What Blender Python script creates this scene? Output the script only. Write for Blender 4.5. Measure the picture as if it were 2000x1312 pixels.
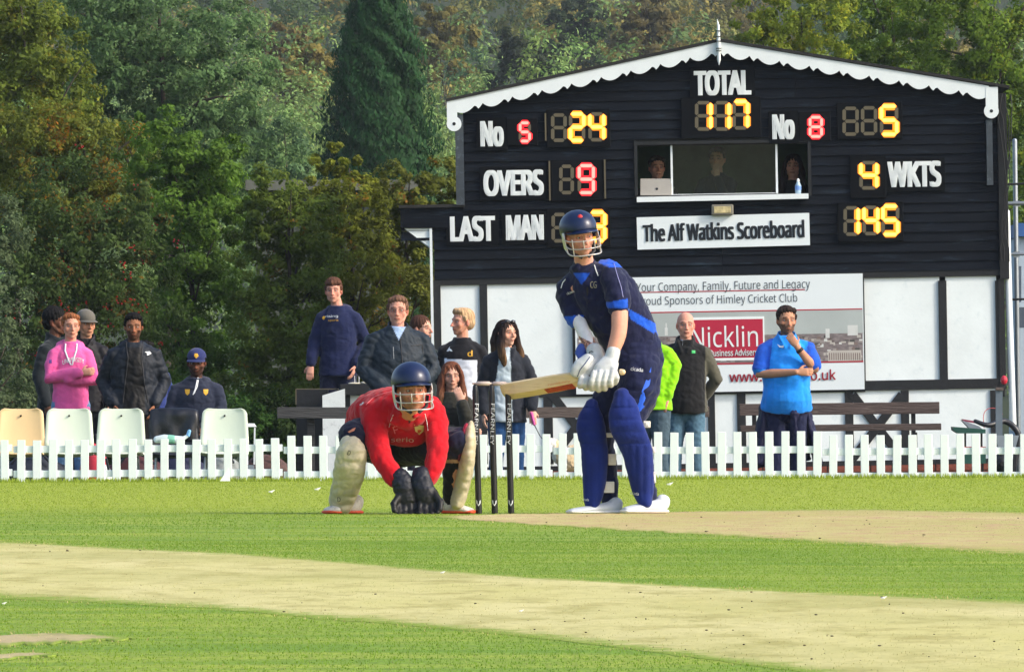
import bpy, bmesh, math, random
import numpy as np
from mathutils import Vector, Matrix, noise
from mathutils.bvhtree import BVHTree
R = math.radians
for _o in list(bpy.data.objects): bpy.data.objects.remove(_o)
SC = bpy.context.scene
COL = SC.collection
# ------------------------------------------------------------------ camera
F = 20700.0; CX = 1000.0; HY = 829.0; CH = 0.504      # focal length and horizon in photo pixels, eye height in metres
cam_d = bpy.data.cameras.new('camera'); cam = bpy.data.objects.new('camera', cam_d); COL.objects.link(cam)
cam.location = (0, 0, CH); cam.rotation_euler = (R(90), 0, 0)
cam_d.sensor_width = 36; cam_d.sensor_fit = 'HORIZONTAL'; cam_d.lens = F / 2000 * 36
cam_d.shift_y = (HY - 656) / 2000; cam_d.clip_start = 0.5; cam_d.clip_end = 6000
SC.camera = cam
# ------------------------------------------------------------------ light
SUN_EL, SUN_AZ = 34.0, 112.0        # azimuth clockwise from the view direction (+Y)
w = bpy.data.worlds.new('World'); SC.world = w; w.use_nodes = True
wn = w.node_tree.nodes; wl = w.node_tree.links
bg = wn['Background']; bg.inputs['Strength'].default_value = 0.15
sky = wn.new('ShaderNodeTexSky'); sky.sky_type = 'NISHITA'; sky.sun_disc = False
sky.sun_elevation = R(SUN_EL); sky.sun_rotation = R(SUN_AZ)
sky.air_density = 1.0; sky.dust_density = 3.0; sky.ozone_density = 1.0
wl.new(sky.outputs['Color'], bg.inputs['Color'])
sd = bpy.data.lights.new('sun', 'SUN'); sd.energy = 1.7; sd.angle = R(8); sd.color = (1.0, 0.93, 0.82)
so = bpy.data.objects.new('sun', sd); COL.objects.link(so)
_to = Vector((math.sin(R(SUN_AZ)) * math.cos(R(SUN_EL)), math.cos(R(SUN_AZ)) * math.cos(R(SUN_EL)), math.sin(R(SUN_EL))))
so.rotation_euler = _to.to_track_quat('Z', 'Y').to_euler(); so.location = (20, 20, 40)
SC.view_settings.view_transform = 'Standard'; SC.view_settings.look = 'None'
SC.view_settings.exposure = 0.88; SC.view_settings.gamma = 1; SC.view_settings.use_curve_mapping = False
SC.cycles.max_bounces = 6; SC.cycles.diffuse_bounces = 3; SC.cycles.transmission_bounces = 4
SC.cycles.transparent_max_bounces = 8; SC.cycles.volume_bounces = 0
SC.cycles.use_denoising = True
HAZE = 0.00014
# ------------------------------------------------------------------ helpers
def srgb(r, g, b):
    f = lambda c: ((c / 255 + 0.055) / 1.055) ** 2.4 if c > 10.3 else c / 255 / 12.92
    return (f(r), f(g), f(b), 1.0)
def P(px, py, s, dy=0.0):
    """world point seen at photo pixel (px, py) at the depth whose scale is s px per metre, then moved dy further away"""
    D = F / s
    v = Vector(((px - CX) / s, D, CH - (py - HY) / s))
    v.y += dy
    return v
MATS = {}
def nodes_mat(name):
    m = bpy.data.materials.new(name); m.use_nodes = True
    return m, m.node_tree.nodes, m.node_tree.links, m.node_tree.nodes['Principled BSDF']
def mat(name, col=(0.5, 0.5, 0.5, 1), rough=0.6, metal=0.0, var=0.15, vscale=6.0, bump=0.15, bscale=40.0, spec=0.5,
        attr=None, stretch=(1, 1, 1), emit=None, estr=0.0, col2=None, wear=None, objcol=False, sheen=0.0, coat=0.0, sub=0.0, alpha=1.0, bdist=0.01):
    """general procedural surface: two-scale colour variation, optional wear colour, noise bump"""
    if name in MATS: return MATS[name]
    m, n, l, p = nodes_mat(name)
    p.inputs['Roughness'].default_value = rough; p.inputs['Metallic'].default_value = metal
    p.inputs['Specular IOR Level'].default_value = spec
    tc = n.new('ShaderNodeTexCoord'); mp = n.new('ShaderNodeMapping'); mp.inputs['Scale'].default_value = stretch
    l.new(tc.outputs['Object'], mp.inputs['Vector'])
    nz = n.new('ShaderNodeTexNoise'); nz.inputs['Scale'].default_value = vscale; nz.inputs['Detail'].default_value = 5
    nz.inputs['Roughness'].default_value = 0.6
    l.new(mp.outputs[0], nz.inputs['Vector'])
    if attr:
        a = n.new('ShaderNodeAttribute'); a.attribute_name = attr; base = a.outputs['Color']
    elif objcol:
        a = n.new('ShaderNodeObjectInfo'); base = a.outputs['Color']
    else:
        a = n.new('ShaderNodeRGB'); a.outputs[0].default_value = col; base = a.outputs[0]
    rmp = n.new('ShaderNodeMapRange'); rmp.inputs['From Min'].default_value = 0.3; rmp.inputs['From Max'].default_value = 0.7
    rmp.inputs['To Min'].default_value = 1 - var; rmp.inputs['To Max'].default_value = 1 + var
    l.new(nz.outputs['Fac'], rmp.inputs['Value'])
    mul = n.new('ShaderNodeVectorMath'); mul.operation = 'SCALE'
    l.new(base, mul.inputs[0]); l.new(rmp.outputs[0], mul.inputs['Scale'])
    out = mul.outputs[0]
    if wear or col2:
        c2 = wear or col2
        nw = n.new('ShaderNodeTexNoise'); nw.inputs['Scale'].default_value = vscale * 2.3; nw.inputs['Detail'].default_value = 8
        nw.inputs['Roughness'].default_value = 0.7
        l.new(mp.outputs[0], nw.inputs['Vector'])
        wr = n.new('ShaderNodeMapRange')
        lo, hi = (0.56, 0.72) if wear else (0.4, 0.6)
        wr.inputs['From Min'].default_value = lo; wr.inputs['From Max'].default_value = hi
        l.new(nw.outputs['Fac'], wr.inputs['Value'])
        mx = n.new('ShaderNodeMix'); mx.data_type = 'RGBA'
        l.new(wr.outputs[0], mx.inputs['Factor']); l.new(out, mx.inputs['A']); mx.inputs['B'].default_value = c2
        out = mx.outputs['Result']
    l.new(out, p.inputs['Base Color'])
    if bump:
        nb = n.new('ShaderNodeTexNoise'); nb.inputs['Scale'].default_value = bscale; nb.inputs['Detail'].default_value = 4
        l.new(mp.outputs[0], nb.inputs['Vector'])
        b = n.new('ShaderNodeBump'); b.inputs['Strength'].default_value = bump; b.inputs['Distance'].default_value = bdist
        l.new(nb.outputs['Fac'], b.inputs['Height']); l.new(b.outputs[0], p.inputs['Normal'])
    if sheen: p.inputs['Sheen Weight'].default_value = sheen
    if coat: p.inputs['Coat Weight'].default_value = coat
    if sub:
        p.inputs['Subsurface Weight'].default_value = sub; p.inputs['Subsurface Scale'].default_value = 0.01
        p.inputs['Subsurface Radius'].default_value = (1, 0.35, 0.2)
    if emit:
        p.inputs['Emission Color'].default_value = emit; p.inputs['Emission Strength'].default_value = estr
    MATS[name] = m
    return m
def catmull(pts, k):
    out = []
    n = len(pts)
    for i in range(n - 1):
        p0, p1, p2, p3 = pts[max(i - 1, 0)], pts[i], pts[i + 1], pts[min(i + 2, n - 1)]
        for j in range(k):
            t = j / k
            out.append(0.5 * ((2 * p1) + (-p0 + p2) * t + (2 * p0 - 5 * p1 + 4 * p2 - p3) * t * t + (-p0 + 3 * p1 - 3 * p2 + p3) * t ** 3))
    out.append(pts[-1])
    return out
class MB:
    """collects closed shapes; build() links them as ONE mesh object"""
    def __init__(s): s.v = []; s.f = []; s.m = []; s.mi = 0
    def add(s, vs, fs):
        o = len(s.v); s.v.extend([tuple(v) for v in vs]); s.f.extend([tuple(i + o for i in f) for f in fs]); s.m.extend([s.mi] * len(fs)); return s
    def box(s, c, size, rot=None, taper=None):
        x, y, z = size[0] / 2, size[1] / 2, size[2] / 2
        vs = [Vector(q) for q in [(-x, -y, -z), (x, -y, -z), (x, y, -z), (-x, y, -z), (-x, -y, z), (x, -y, z), (x, y, z), (-x, y, z)]]
        if taper: vs = [Vector((v.x * (taper if v.z > 0 else 1), v.y * (taper if v.z > 0 else 1), v.z)) for v in vs]
        if rot is not None: vs = [rot @ v for v in vs]
        c = Vector(c)
        return s.add([v + c for v in vs], [(0, 3, 2, 1), (4, 5, 6, 7), (0, 1, 5, 4), (1, 2, 6, 5), (2, 3, 7, 6), (3, 0, 4, 7)])
    def bar(s, a, b, w, d, side=(1, 0, 0)):
        """a straight bar of rectangular section from a to b"""
        a, b = Vector(a), Vector(b); t = (b - a).normalized(); u = Vector(side); u = (u - t * u.dot(t)).normalized(); q = t.cross(u)
        vs = [a + u * i * w / 2 + q * j * d / 2 for i, j in ((-1, -1), (1, -1), (1, 1), (-1, 1))] + [b + u * i * w / 2 + q * j * d / 2 for i, j in ((-1, -1), (1, -1), (1, 1), (-1, 1))]
        return s.add(vs, [(0, 3, 2, 1), (4, 5, 6, 7), (0, 1, 5, 4), (1, 2, 6, 5), (2, 3, 7, 6), (3, 0, 4, 7)])
    def prism(s, outline, y0, y1):
        """outline [(x, z)] extruded from y0 to y1"""
        n = len(outline)
        vs = [(x, y0, z) for x, z in outline] + [(x, y1, z) for x, z in outline]
        fs = [tuple(range(n)), tuple(range(2 * n - 1, n - 1, -1))] + [(i + n, (i + 1) % n + n, (i + 1) % n, i) for i in range(n)]
        return s.add(vs, fs)
    def loft(s, pts, rs, side=None, n=12, smooth=0, caps=True):
        """tapered tube through pts; rs entries r or (half width, half depth); side = width axis"""
        pts = [Vector(p) for p in pts]; rs = [r if isinstance(r, (tuple, list)) else (r, r) for r in rs]
        if smooth:
            rv = catmull([Vector((r[0], r[1], 0)) for r in rs], smooth); rs = [(max(q.x, 1e-4), max(q.y, 1e-4)) for q in rv]; pts = catmull(pts, smooth)
        P_, R_ = [], []
        def tang(i):
            a = pts[max(i - 1, 0)]; b = pts[min(i + 1, len(pts) - 1)]; return (b - a).normalized()
        if caps:
            t0 = tang(0); r0 = rs[0]; m0 = min(r0)
            for k in (0.97, 0.75, 0.4): P_.append(pts[0] - t0 * m0 * k); R_.append((r0[0] * math.sqrt(1 - k * k), r0[1] * math.sqrt(1 - k * k)))
        n0 = len(P_)
        P_ += pts; R_ += rs
        if caps:
            t1 = tang(len(pts) - 1); r1 = rs[-1]; m1 = min(r1)
            for k in (0.4, 0.75, 0.97): P_.append(pts[-1] + t1 * m1 * k); R_.append((r1[0] * math.sqrt(1 - k * k), r1[1] * math.sqrt(1 - k * k)))
        T = [(P_[min(i + 1, len(P_) - 1)] - P_[max(i - 1, 0)]).normalized() for i in range(len(P_))]
        if side is None:
            u = Vector((1, 0, 0)) if abs(T[0].x) < 0.8 else Vector((0, 1, 0))
        else: u = Vector(side)
        vs = []; 
        for i, (p, r, t) in enumerate(zip(P_, R_, T)):
            b = (Vector(side) if side is not None else u); q = b - t * b.dot(t)
            if q.length < 1e-4: q = u - t * u.dot(t)
            u = q.normalized(); v = t.cross(u)
            for k in range(n):
                a = 2 * math.pi * k / n; vs.append(p + u * math.cos(a) * r[0] + v * math.sin(a) * r[1])
        m = len(P_); fs = []
        for i in range(m - 1):
            for k in range(n):
                k2 = (k + 1) % n; fs.append((i * n + k, i * n + k2, (i + 1) * n + k2, (i + 1) * n + k))
        fs.append(tuple(range(n - 1, -1, -1))); fs.append(tuple(range((m - 1) * n, m * n)))
        return s.add(vs, fs)
    def ell(s, c, r, rot=None, n=12, m=8):
        c = Vector(c); vs = []; fs = []
        vs.append(Vector((0, 0, r[2])))
        for i in range(1, m):
            th = math.pi * i / m
            for k in range(n):
                a = 2 * math.pi * k / n; vs.append(Vector((r[0] * math.sin(th) * math.cos(a), r[1] * math.sin(th) * math.sin(a), r[2] * math.cos(th))))
        vs.append(Vector((0, 0, -r[2])))
        if rot is not None: vs = [rot @ v for v in vs]
        vs = [v + c for v in vs]
        for k in range(n): fs.append((0, 1 + k, 1 + (k + 1) % n))
        for i in range(m - 2):
            for k in range(n): fs.append((1 + i * n + k, 1 + (i + 1) * n + k, 1 + (i + 1) * n + (k + 1) % n, 1 + i * n + (k + 1) % n))
        L = len(vs) - 1
        for k in range(n): fs.append((L, 1 + (m - 2) * n + (k + 1) % n, 1 + (m - 2) * n + k))
        return s.add(vs, fs)
    def xform(s, M, start=0):
        s.v = s.v[:start] + [tuple(M @ Vector(v)) for v in s.v[start:]]; return s
    def build(s, name, mats, parent=None, smooth=False, world=True, bevel=0.0):
        me = bpy.data.meshes.new(name); vs = s.v
        if parent is not None and world:
            Mi = RM[parent.name]; vs = [tuple(Mi @ Vector(v)) for v in vs]
        me.from_pydata(vs, [], s.f)
        if not isinstance(mats, (list, tuple)): mats = [mats]
        for m in mats: me.materials.append(m)
        if len(mats) > 1: me.polygons.foreach_set('material_index', s.m)
        if smooth: me.polygons.foreach_set('use_smooth', [True] * len(me.polygons))
        o = bpy.data.objects.new(name, me); COL.objects.link(o)
        if bevel:
            b = o.modifiers.new('bevel', 'BEVEL'); b.width = bevel; b.segments = 1; b.limit_method = 'ANGLE'
        if parent is not None:
            o.parent = parent
            RM[o.name] = RM[parent.name]
        return o
RM = {}      # world -> local matrices of the things (and of their parts, which sit at the thing's origin)
def tag(o, label=None, cat=None, group=None, kind=None):
    if label: o['label'] = label
    if cat: o['category'] = cat
    if group: o['group'] = group
    if kind: o['kind'] = kind
    return o
def thing(name, label, cat, loc=(0, 0, 0), rot=(0, 0, 0), group=None):
    o = bpy.data.objects.new(name, None); COL.objects.link(o); o.empty_display_size = 0.1
    o.location = loc; o.rotation_euler = rot
    tag(o, label, cat, group)
    M = Matrix.Translation(Vector(loc)) @ (Matrix.Rotation(rot[2], 4, 'Z') @ Matrix.Rotation(rot[1], 4, 'Y') @ Matrix.Rotation(rot[0], 4, 'X'))
    RM[o.name] = M.inverted()
    return o
def share(src, parent, loc, name=None, rot=None, scale=None):
    """a copy of a part that shares its mesh data"""
    c = src.copy(); COL.objects.link(c); c.parent = parent; c.location = loc
    if rot is not None: c.rotation_euler = rot
    if scale is not None: c.scale = scale
    if parent is not None: RM[c.name] = RM[parent.name]
    return c
_TXT = {}
FONT = None
try:
    import os
    FONT = bpy.data.fonts.load(os.path.join(bpy.utils.system_resource('DATAFILES'), 'fonts', 'NotoSansHebrew-Regular.woff2'))
except Exception: FONT = None
def text_geo(txt, offset=0.0, shear=0.0, res=3):
    key = (txt, offset, shear)
    if key in _TXT: return _TXT[key]
    cu = bpy.data.curves.new('t', 'FONT'); cu.body = txt
    if FONT: cu.font = FONT
    cu.offset = offset; cu.shear = shear; cu.resolution_u = res; cu.fill_mode = 'FRONT'
    o = bpy.data.objects.new('t', cu); COL.objects.link(o)
    dg = bpy.context.evaluated_depsgraph_get(); me = o.evaluated_get(dg).to_mesh()
    v = np.empty(len(me.vertices) * 3); me.vertices.foreach_get('co', v); v = v.reshape(-1, 3)
    f = [tuple(p.vertices) for p in me.polygons]
    o.evaluated_get(dg).to_mesh_clear()
    bpy.data.objects.remove(o); bpy.data.curves.remove(cu)
    v = v[:, :2]; lo = v.min(0); hi = v.max(0)
    _TXT[key] = ((v - (lo + hi) / 2) / (hi - lo), f, (hi - lo)[0] / (hi - lo)[1])
    return _TXT[key]
def text_flat(mb, txt, c, width, height, bold=(0, 0), offset=0.0, rot=0.0, shear=0.0):
    """flat lettering in the x-z plane at c"""
    v, f, asp = text_geo(txt, offset, shear)
    if width is None: width = height * asp
    if height is None: height = width / asp
    ca, sa = math.cos(rot), math.sin(rot); c = Vector(c)
    bx, by = bold; width -= 2 * bx; height -= 2 * by
    for i, (dx, dz) in enumerate([(0, 0)] if not bx else [(-bx, -by), (bx, -by), (bx, by), (-bx, by), (-bx, 0), (bx, 0), (0, by), (0, -by), (0, 0)]):
        vs = []
        for x, y in v:
            X, Z = x * width + dx, y * height + dz; vs.append((c.x + X * ca - Z * sa, c.y - i * .0006, c.z + X * sa + Z * ca))
        for j, q in enumerate(f): mb.add([(vs[k][0], vs[k][1] - (j % 5) * .0011, vs[k][2]) for k in q], [tuple(range(len(q)))])
def smoothstep(a, b, x):
    t = np.clip((x - a) / (b - a), 0, 1); return t * t * (3 - 2 * t)
FENCE_Y = 90.0; LOW = -0.2
def ground_z(x, y):
    x = np.asarray(x, float); y = np.asarray(y, float)
    xc = np.clip(x, -6, 6)
    z = (0.0346 + 0.0049 * xc) * smoothstep(60, 88, y)
    z = z + (LOW - z) * smoothstep(FENCE_Y + 0.25, FENCE_Y + 1.2, y)
    t = np.clip(y - 200, 0, None)
    z = z + 0.00012 * np.minimum(t, 560) ** 2
    return z
# ------------------------------------------------------------------ the ground
def ground_mat():
    m, n, l, p = nodes_mat('turf')
    g = n.new('ShaderNodeNewGeometry'); sep = n.new('ShaderNodeSeparateXYZ'); l.new(g.outputs['Position'], sep.inputs[0])
    def noise_(scale, st=(1, 1, 1), det=5, ro=0.6):
        mp = n.new('ShaderNodeMapping'); mp.inputs['Scale'].default_value = st; l.new(g.outputs['Position'], mp.inputs['Vector'])
        z = n.new('ShaderNodeTexNoise'); z.inputs['Scale'].default_value = scale; z.inputs['Detail'].default_value = det; z.inputs['Roughness'].default_value = ro
        l.new(mp.outputs[0], z.inputs['Vector']); return z.outputs['Fac']
    def mix(f, a, b):
        x = n.new('ShaderNodeMix'); x.data_type = 'RGBA'
        l.new(f, x.inputs['Factor'])
        for s_, v in (('A', a), ('B', b)):
            if isinstance(v, tuple): x.inputs[s_].default_value = v
            else: l.new(v, x.inputs[s_])
        return x.outputs['Result']
    def rng(v, a, b, c=0.0, d=1.0):
        r = n.new('ShaderNodeMapRange'); r.inputs['From Min'].default_value = a; r.inputs['From Max'].default_value = b
        r.inputs['To Min'].default_value = c; r.inputs['To Max'].default_value = d; l.new(v, r.inputs['Value']); return r.outputs[0]
    big = rng(noise_(0.5, (1, 0.35, 1)), 0.35, 0.65)
    c = mix(big, (0.145, 0.26, 0.022, 1), (0.22, 0.31, 0.033, 1))
    # the band between the two strips is fresher green
    c = mix(rng(noise_(0.9, (1, .12, 1), 6), .38, .66), c, (0.13, 0.24, 0.02, 1))
    # mown bands along the outfield: lighter beyond the square
    band = rng(sep.outputs['Y'], 57, 66)
    c = mix(band, c, (0.29, 0.36, 0.03, 1))
    st = rng(noise_(3.0, (0.25, 0.5, 1), 6), 0.42, 0.7)
    c = mix(st, c, (0.33, 0.38, 0.05, 1))
    fine = rng(noise_(60, (1, 0.2, 1), 4), 0.35, 0.7)
    dk = n.new('ShaderNodeVectorMath'); dk.operation = 'SCALE'; l.new(c, dk.inputs[0]); l.new(rng(fine, 0, 1, 0.75, 1.25), dk.inputs['Scale'])
    # rough dark ground behind the fence
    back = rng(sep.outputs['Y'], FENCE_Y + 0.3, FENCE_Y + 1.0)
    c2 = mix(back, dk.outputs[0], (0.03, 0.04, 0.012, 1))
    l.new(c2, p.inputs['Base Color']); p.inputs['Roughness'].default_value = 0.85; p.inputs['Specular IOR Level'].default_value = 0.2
    b = n.new('ShaderNodeBump'); b.inputs['Strength'].default_value = 0.6; b.inputs['Distance'].default_value = 0.02
    l.new(noise_(25, (1, 0.5, 1), 6), b.inputs['Height']); l.new(b.outputs[0], p.inputs['Normal'])
    return m
def grid_obj(name, xs, ys, mat_, zoff=0.0):
    X, Y = np.meshgrid(xs, ys); Z = ground_z(X, Y) + zoff
    nx, ny = len(xs), len(ys)
    v = np.stack([X.ravel(), Y.ravel(), Z.ravel()], 1)
    idx = np.arange(nx * ny).reshape(ny, nx)
    f = np.stack([idx[:-1, :-1].ravel(), idx[:-1, 1:].ravel(), idx[1:, 1:].ravel(), idx[1:, :-1].ravel()], 1)
    me = bpy.data.meshes.new(name); me.from_pydata(v.tolist(), [], f.tolist()); me.materials.append(mat_)
    me.polygons.foreach_set('use_smooth', [True] * len(me.polygons))
    o = bpy.data.objects.new(name, me); COL.objects.link(o); return o
xs = sorted(set(list(np.linspace(-6, 6, 41)) + [-900, -400, -200, -100, -60, -40, -25, -15, -10, 10, 15, 25, 40, 60, 100, 200, 400, 900]))
ys = sorted(set(list(np.arange(-40, 60, 10)) + list(np.arange(60, 90, 2)) + list(np.linspace(90, 91.6, 17)) + list(np.arange(92, 200, 12)) + list(np.arange(200, 1301, 25))))
tag(grid_obj('ground', xs, ys, ground_mat()), kind='structure')
# dry pitch strips, laid as sheets 4 mm above the turf
def strip_mat(name, a, b, dirt, dirt_lo, tint=(0.30, 0.32, 0.09, 1)):
    m, n, l, p = nodes_mat(name)
    g = n.new('ShaderNodeNewGeometry')
    def noise_(scale, st, det=6, ro=0.6):
        mp = n.new('ShaderNodeMapping'); mp.inputs['Scale'].default_value = st; mp.inputs['Rotation'].default_value = (0, 0, R(10)); l.new(g.outputs['Position'], mp.inputs['Vector'])
        z = n.new('ShaderNodeTexNoise'); z.inputs['Scale'].default_value = scale; z.inputs['Detail'].default_value = det; z.inputs['Roughness'].default_value = ro
        l.new(mp.outputs[0], z.inputs['Vector']); return z.outputs['Fac']
    def rng(v, a_, b_, c=0.0, d=1.0):
        r = n.new('ShaderNodeMapRange'); r.inputs['From Min'].default_value = a_; r.inputs['From Max'].default_value = b_
        r.inputs['To Min'].default_value = c; r.inputs['To Max'].default_value = d; l.new(v, r.inputs['Value']); return r.outputs[0]
    def mix(f, A, B):
        x = n.new('ShaderNodeMix'); x.data_type = 'RGBA'; l.new(f, x.inputs['Factor'])
        for s_, v in (('A', A), ('B', B)):
            if isinstance(v, tuple): x.inputs[s_].default_value = v
            else: l.new(v, x.inputs[s_])
        return x.outputs['Result']
    c = mix(rng(noise_(1.2, (1, 0.12, 1)), 0.35, 0.65), a, b)
    c = mix(rng(noise_(5, (1, 0.25, 1), 8, 0.7), dirt_lo, dirt_lo + 0.16), c, dirt)
    sp = n.new('ShaderNodeTexVoronoi'); sp.inputs['Scale'].default_value = 7.0
    mp = n.new('ShaderNodeMapping'); mp.inputs['Scale'].default_value = (1, 0.6, 1); l.new(g.outputs['Position'], mp.inputs['Vector']); l.new(mp.outputs[0], sp.inputs['Vector'])
    c = mix(rng(sp.outputs['Distance'], 0.05, 0.10, 0.5, 0.0), c, (0.05, 0.035, 0.02, 1))
    ea = n.new('ShaderNodeAttribute'); ea.attribute_name = 'Edge'
    ad = n.new('ShaderNodeMath'); ad.operation = 'ADD'; l.new(ea.outputs['Fac'], ad.inputs[0]); l.new(rng(noise_(9, (1, .35, 1), 7, .7), .3, .7, -.42, .42), ad.inputs[1])
    c = mix(rng(noise_(.45, (1, .5, 1)), .45, .62, 0, .55), c, tint)
    c = mix(rng(ad.outputs[0], .15, .75), (0.21, 0.29, 0.035, 1), c)
    l.new(c, p.inputs['Base Color']); p.inputs['Roughness'].default_value = 0.9; p.inputs['Specular IOR Level'].default_value = 0.15
    b_ = n.new('ShaderNodeBump'); b_.inputs['Strength'].default_value = 0.5; b_.inputs['Distance'].default_value = 0.015
    l.new(noise_(30, (1, 0.5, 1)), b_.inputs['Height']); l.new(b_.outputs[0], p.inputs['Normal'])
    return m
def on_ground(px, py):
    s = (py - HY) / CH
    for _ in range(6):
        D = F / s; x = (px - CX) / s; z = float(ground_z(x, D)); s = (py - HY) / (CH - z)
    return Vector(((px - CX) / s, F / s, 0))
def resample(line, step):
    out = []
    for a, b in zip(line[:-1], line[1:]):
        k = max(1, int(abs(b[0] - a[0]) / step))
        for j in range(k): t = j / k; out.append((a[0] + (b[0] - a[0]) * t, a[1] + (b[1] - a[1]) * t))
    out.append(line[-1]); return out
def color_attr(me, cols, domain='POINT', name='Col'):
    a = me.color_attributes.new(name, 'FLOAT_COLOR', domain)
    c = np.ones((len(cols), 4), np.float32); c[:, :3] = cols[:, :3]; a.data.foreach_set('color', c.ravel())
STRIPS = []
TT = [0, .04, .10, .25, .5, .75, .90, .96, 1]; TE = [0, .45, 1, 1, 1, 1, 1, .45, 0]
def strip(name, far_edge, near_edge, m, kind='structure', rough=1.6):
    TE = [0, .45, 1, 1, 1, 1, 1, .45, 0] if name != 'bare_patch' else [0, .12, .3, .75, 1, .75, .3, .12, 0]
    """far and near edges are lines on the ground; the same number of points on each, filled with a quad grid"""
    rnd = random.Random(name)
    A = resample(far_edge, 18); B = resample(near_edge, 18); n_ = 90
    def at(L, t):
        i = t * (len(L) - 1); k = min(int(i), len(L) - 2); return (L[k][0] + (L[k + 1][0] - L[k][0]) * (i - k), L[k][1] + (L[k + 1][1] - L[k][1]) * (i - k))
    cols = []
    for i in range(n_ + 1):
        a = at(A, i / n_); b = at(B, i / n_)
        ja = noise.noise(Vector((a[0] * 0.03, 1.7, 0))) * rough + rnd.uniform(-.3, .3) * rough; jb = noise.noise(Vector((b[0] * 0.03, 5.2, 0))) * rough * 1.6 + rnd.uniform(-.3, .3) * rough
        pa = on_ground(a[0], a[1] + ja * 0.5); pb = on_ground(b[0], b[1] + jb)
        col_ = []
        for j in range(9):
            q = pa.lerp(pb, TT[j]); q.z = float(ground_z(q.x, q.y)) + (0.0008 if j in (0, 8) else 0.004 if 1 < j < 7 else .0025); col_.append(q)
        cols.append(col_)
    mb = MB(); vs = [q for c in cols for q in c]; fs = [(i * 9 + j, i * 9 + j + 1, (i + 1) * 9 + j + 1, (i + 1) * 9 + j) for i in range(n_) for j in range(8)]
    mb.add(vs, fs); o = mb.build(name, m, smooth=True); tag(o, kind=kind)
    ed = np.array([TE[j] * min(1, i / (5 if name != 'bare_patch' else 25), (n_ - i) / (5 if name != 'bare_patch' else 25)) for i in range(n_ + 1) for j in range(9)]); color_attr(o.data, np.stack([ed] * 3, 1), name='Edge')
    STRIPS.append([(q.x, q.y) for q in [c[0] for c in cols]] + [(q.x, q.y) for q in [c[8] for c in reversed(cols)]])
    return o
M_pitch = strip_mat('dry_pitch', (0.44, 0.39, 0.14, 1), (0.54, 0.46, 0.21, 1), (0.46, 0.30, 0.17, 1), 0.45, (.40, .36, .12, 1))
M_strip = strip_mat('straw_strip', (0.51, 0.47, 0.18, 1), (0.60, 0.54, 0.26, 1), (0.38, 0.34, 0.12, 1), 0.48, (.33, .32, .10, 1))
M_dirt = strip_mat('bare_earth', (0.48, 0.39, 0.22, 1), (0.42, 0.34, 0.18, 1), (0.22, 0.2, 0.09, 1), 0.52)
strip('pitch', [(850, 1008.5), (1000, 1003), (1200, 1002), (1400, 997), (1700, 994), (2140, 1003)],
      [(850, 1010), (1000, 1022), (1400, 1046), (1700, 1065), (2140, 1092)], M_pitch, rough=2.0)
strip('practice_strip', [(-120, 1051), (0, 1057), (500, 1083), (1000, 1124), (1500, 1152), (2400, 1190)],
      [(-120, 1163), (0, 1168), (400, 1187), (700, 1214), (900, 1230), (1200, 1262), (1400, 1290), (2000, 1372), (2400, 1430)], M_strip, rough=2.0)
strip('bare_patch', [(-120, 1238), (0, 1240), (120, 1236), (255, 1248)], [(-120, 1262), (0, 1261), (110, 1257), (258, 1250)], M_dirt, rough=4)
strip('bare_patch', [(-120, 1274), (0, 1278), (60, 1276), (112, 1280)], [(-120, 1292), (0, 1289), (60, 1284), (114, 1281)], M_dirt, rough=2)
# turf blades near the camera: nobody could count them
def in_poly(px, py, poly):
    ins = np.zeros(len(px), bool); n_ = len(poly); j = n_ - 1
    for i in range(n_):
        xi, yi = poly[i]; xj, yj = poly[j]
        c = ((yi > py) != (yj > py)) & (px < (xj - xi) * (py - yi) / (yj - yi + 1e-12) + xi)
        ins ^= c; j = i
    return ins
def tri_mesh(name, V, nv):
    """V (n, nv, 3): n separate faces of nv corners"""
    n_ = len(V); me = bpy.data.meshes.new(name)
    me.vertices.add(n_ * nv); me.vertices.foreach_set('co', V.astype(np.float32).ravel())
    me.loops.add(n_ * nv); me.loops.foreach_set('vertex_index', np.arange(n_ * nv, dtype=np.int32))
    me.polygons.add(n_); me.polygons.foreach_set('loop_start', np.arange(0, n_ * nv, nv, dtype=np.int32)); me.polygons.foreach_set('loop_total', np.full(n_, nv, dtype=np.int32))
    me.update(calc_edges=True); return me
def leaf_mat(name, trans=0.35, rough=0.55, objcol=True):
    m, n, l, p = nodes_mat(name)
    a = n.new('ShaderNodeAttribute'); a.attribute_name = 'Col'
    out = a.outputs['Color']
    if objcol:
        oi = n.new('ShaderNodeObjectInfo'); mu = n.new('ShaderNodeVectorMath'); mu.operation = 'MULTIPLY'
        l.new(oi.outputs['Color'], mu.inputs[0]); l.new(a.outputs['Color'], mu.inputs[1]); out = mu.outputs[0]
    l.new(out, p.inputs['Base Color']); p.inputs['Roughness'].default_value = rough; p.inputs['Specular IOR Level'].default_value = 0.12
    t = n.new('ShaderNodeBsdfTranslucent'); mx = n.new('ShaderNodeMixShader'); mx.inputs[0].default_value = trans
    l.new(out, t.inputs['Color']); l.new(p.outputs[0], mx.inputs[1]); l.new(t.outputs[0], mx.inputs[2])
    l.new(mx.outputs[0], n['Material Output'].inputs['Surface'])
    return m
M_blade = leaf_mat('grass_blade', 0.4, 0.6, False)
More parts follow.
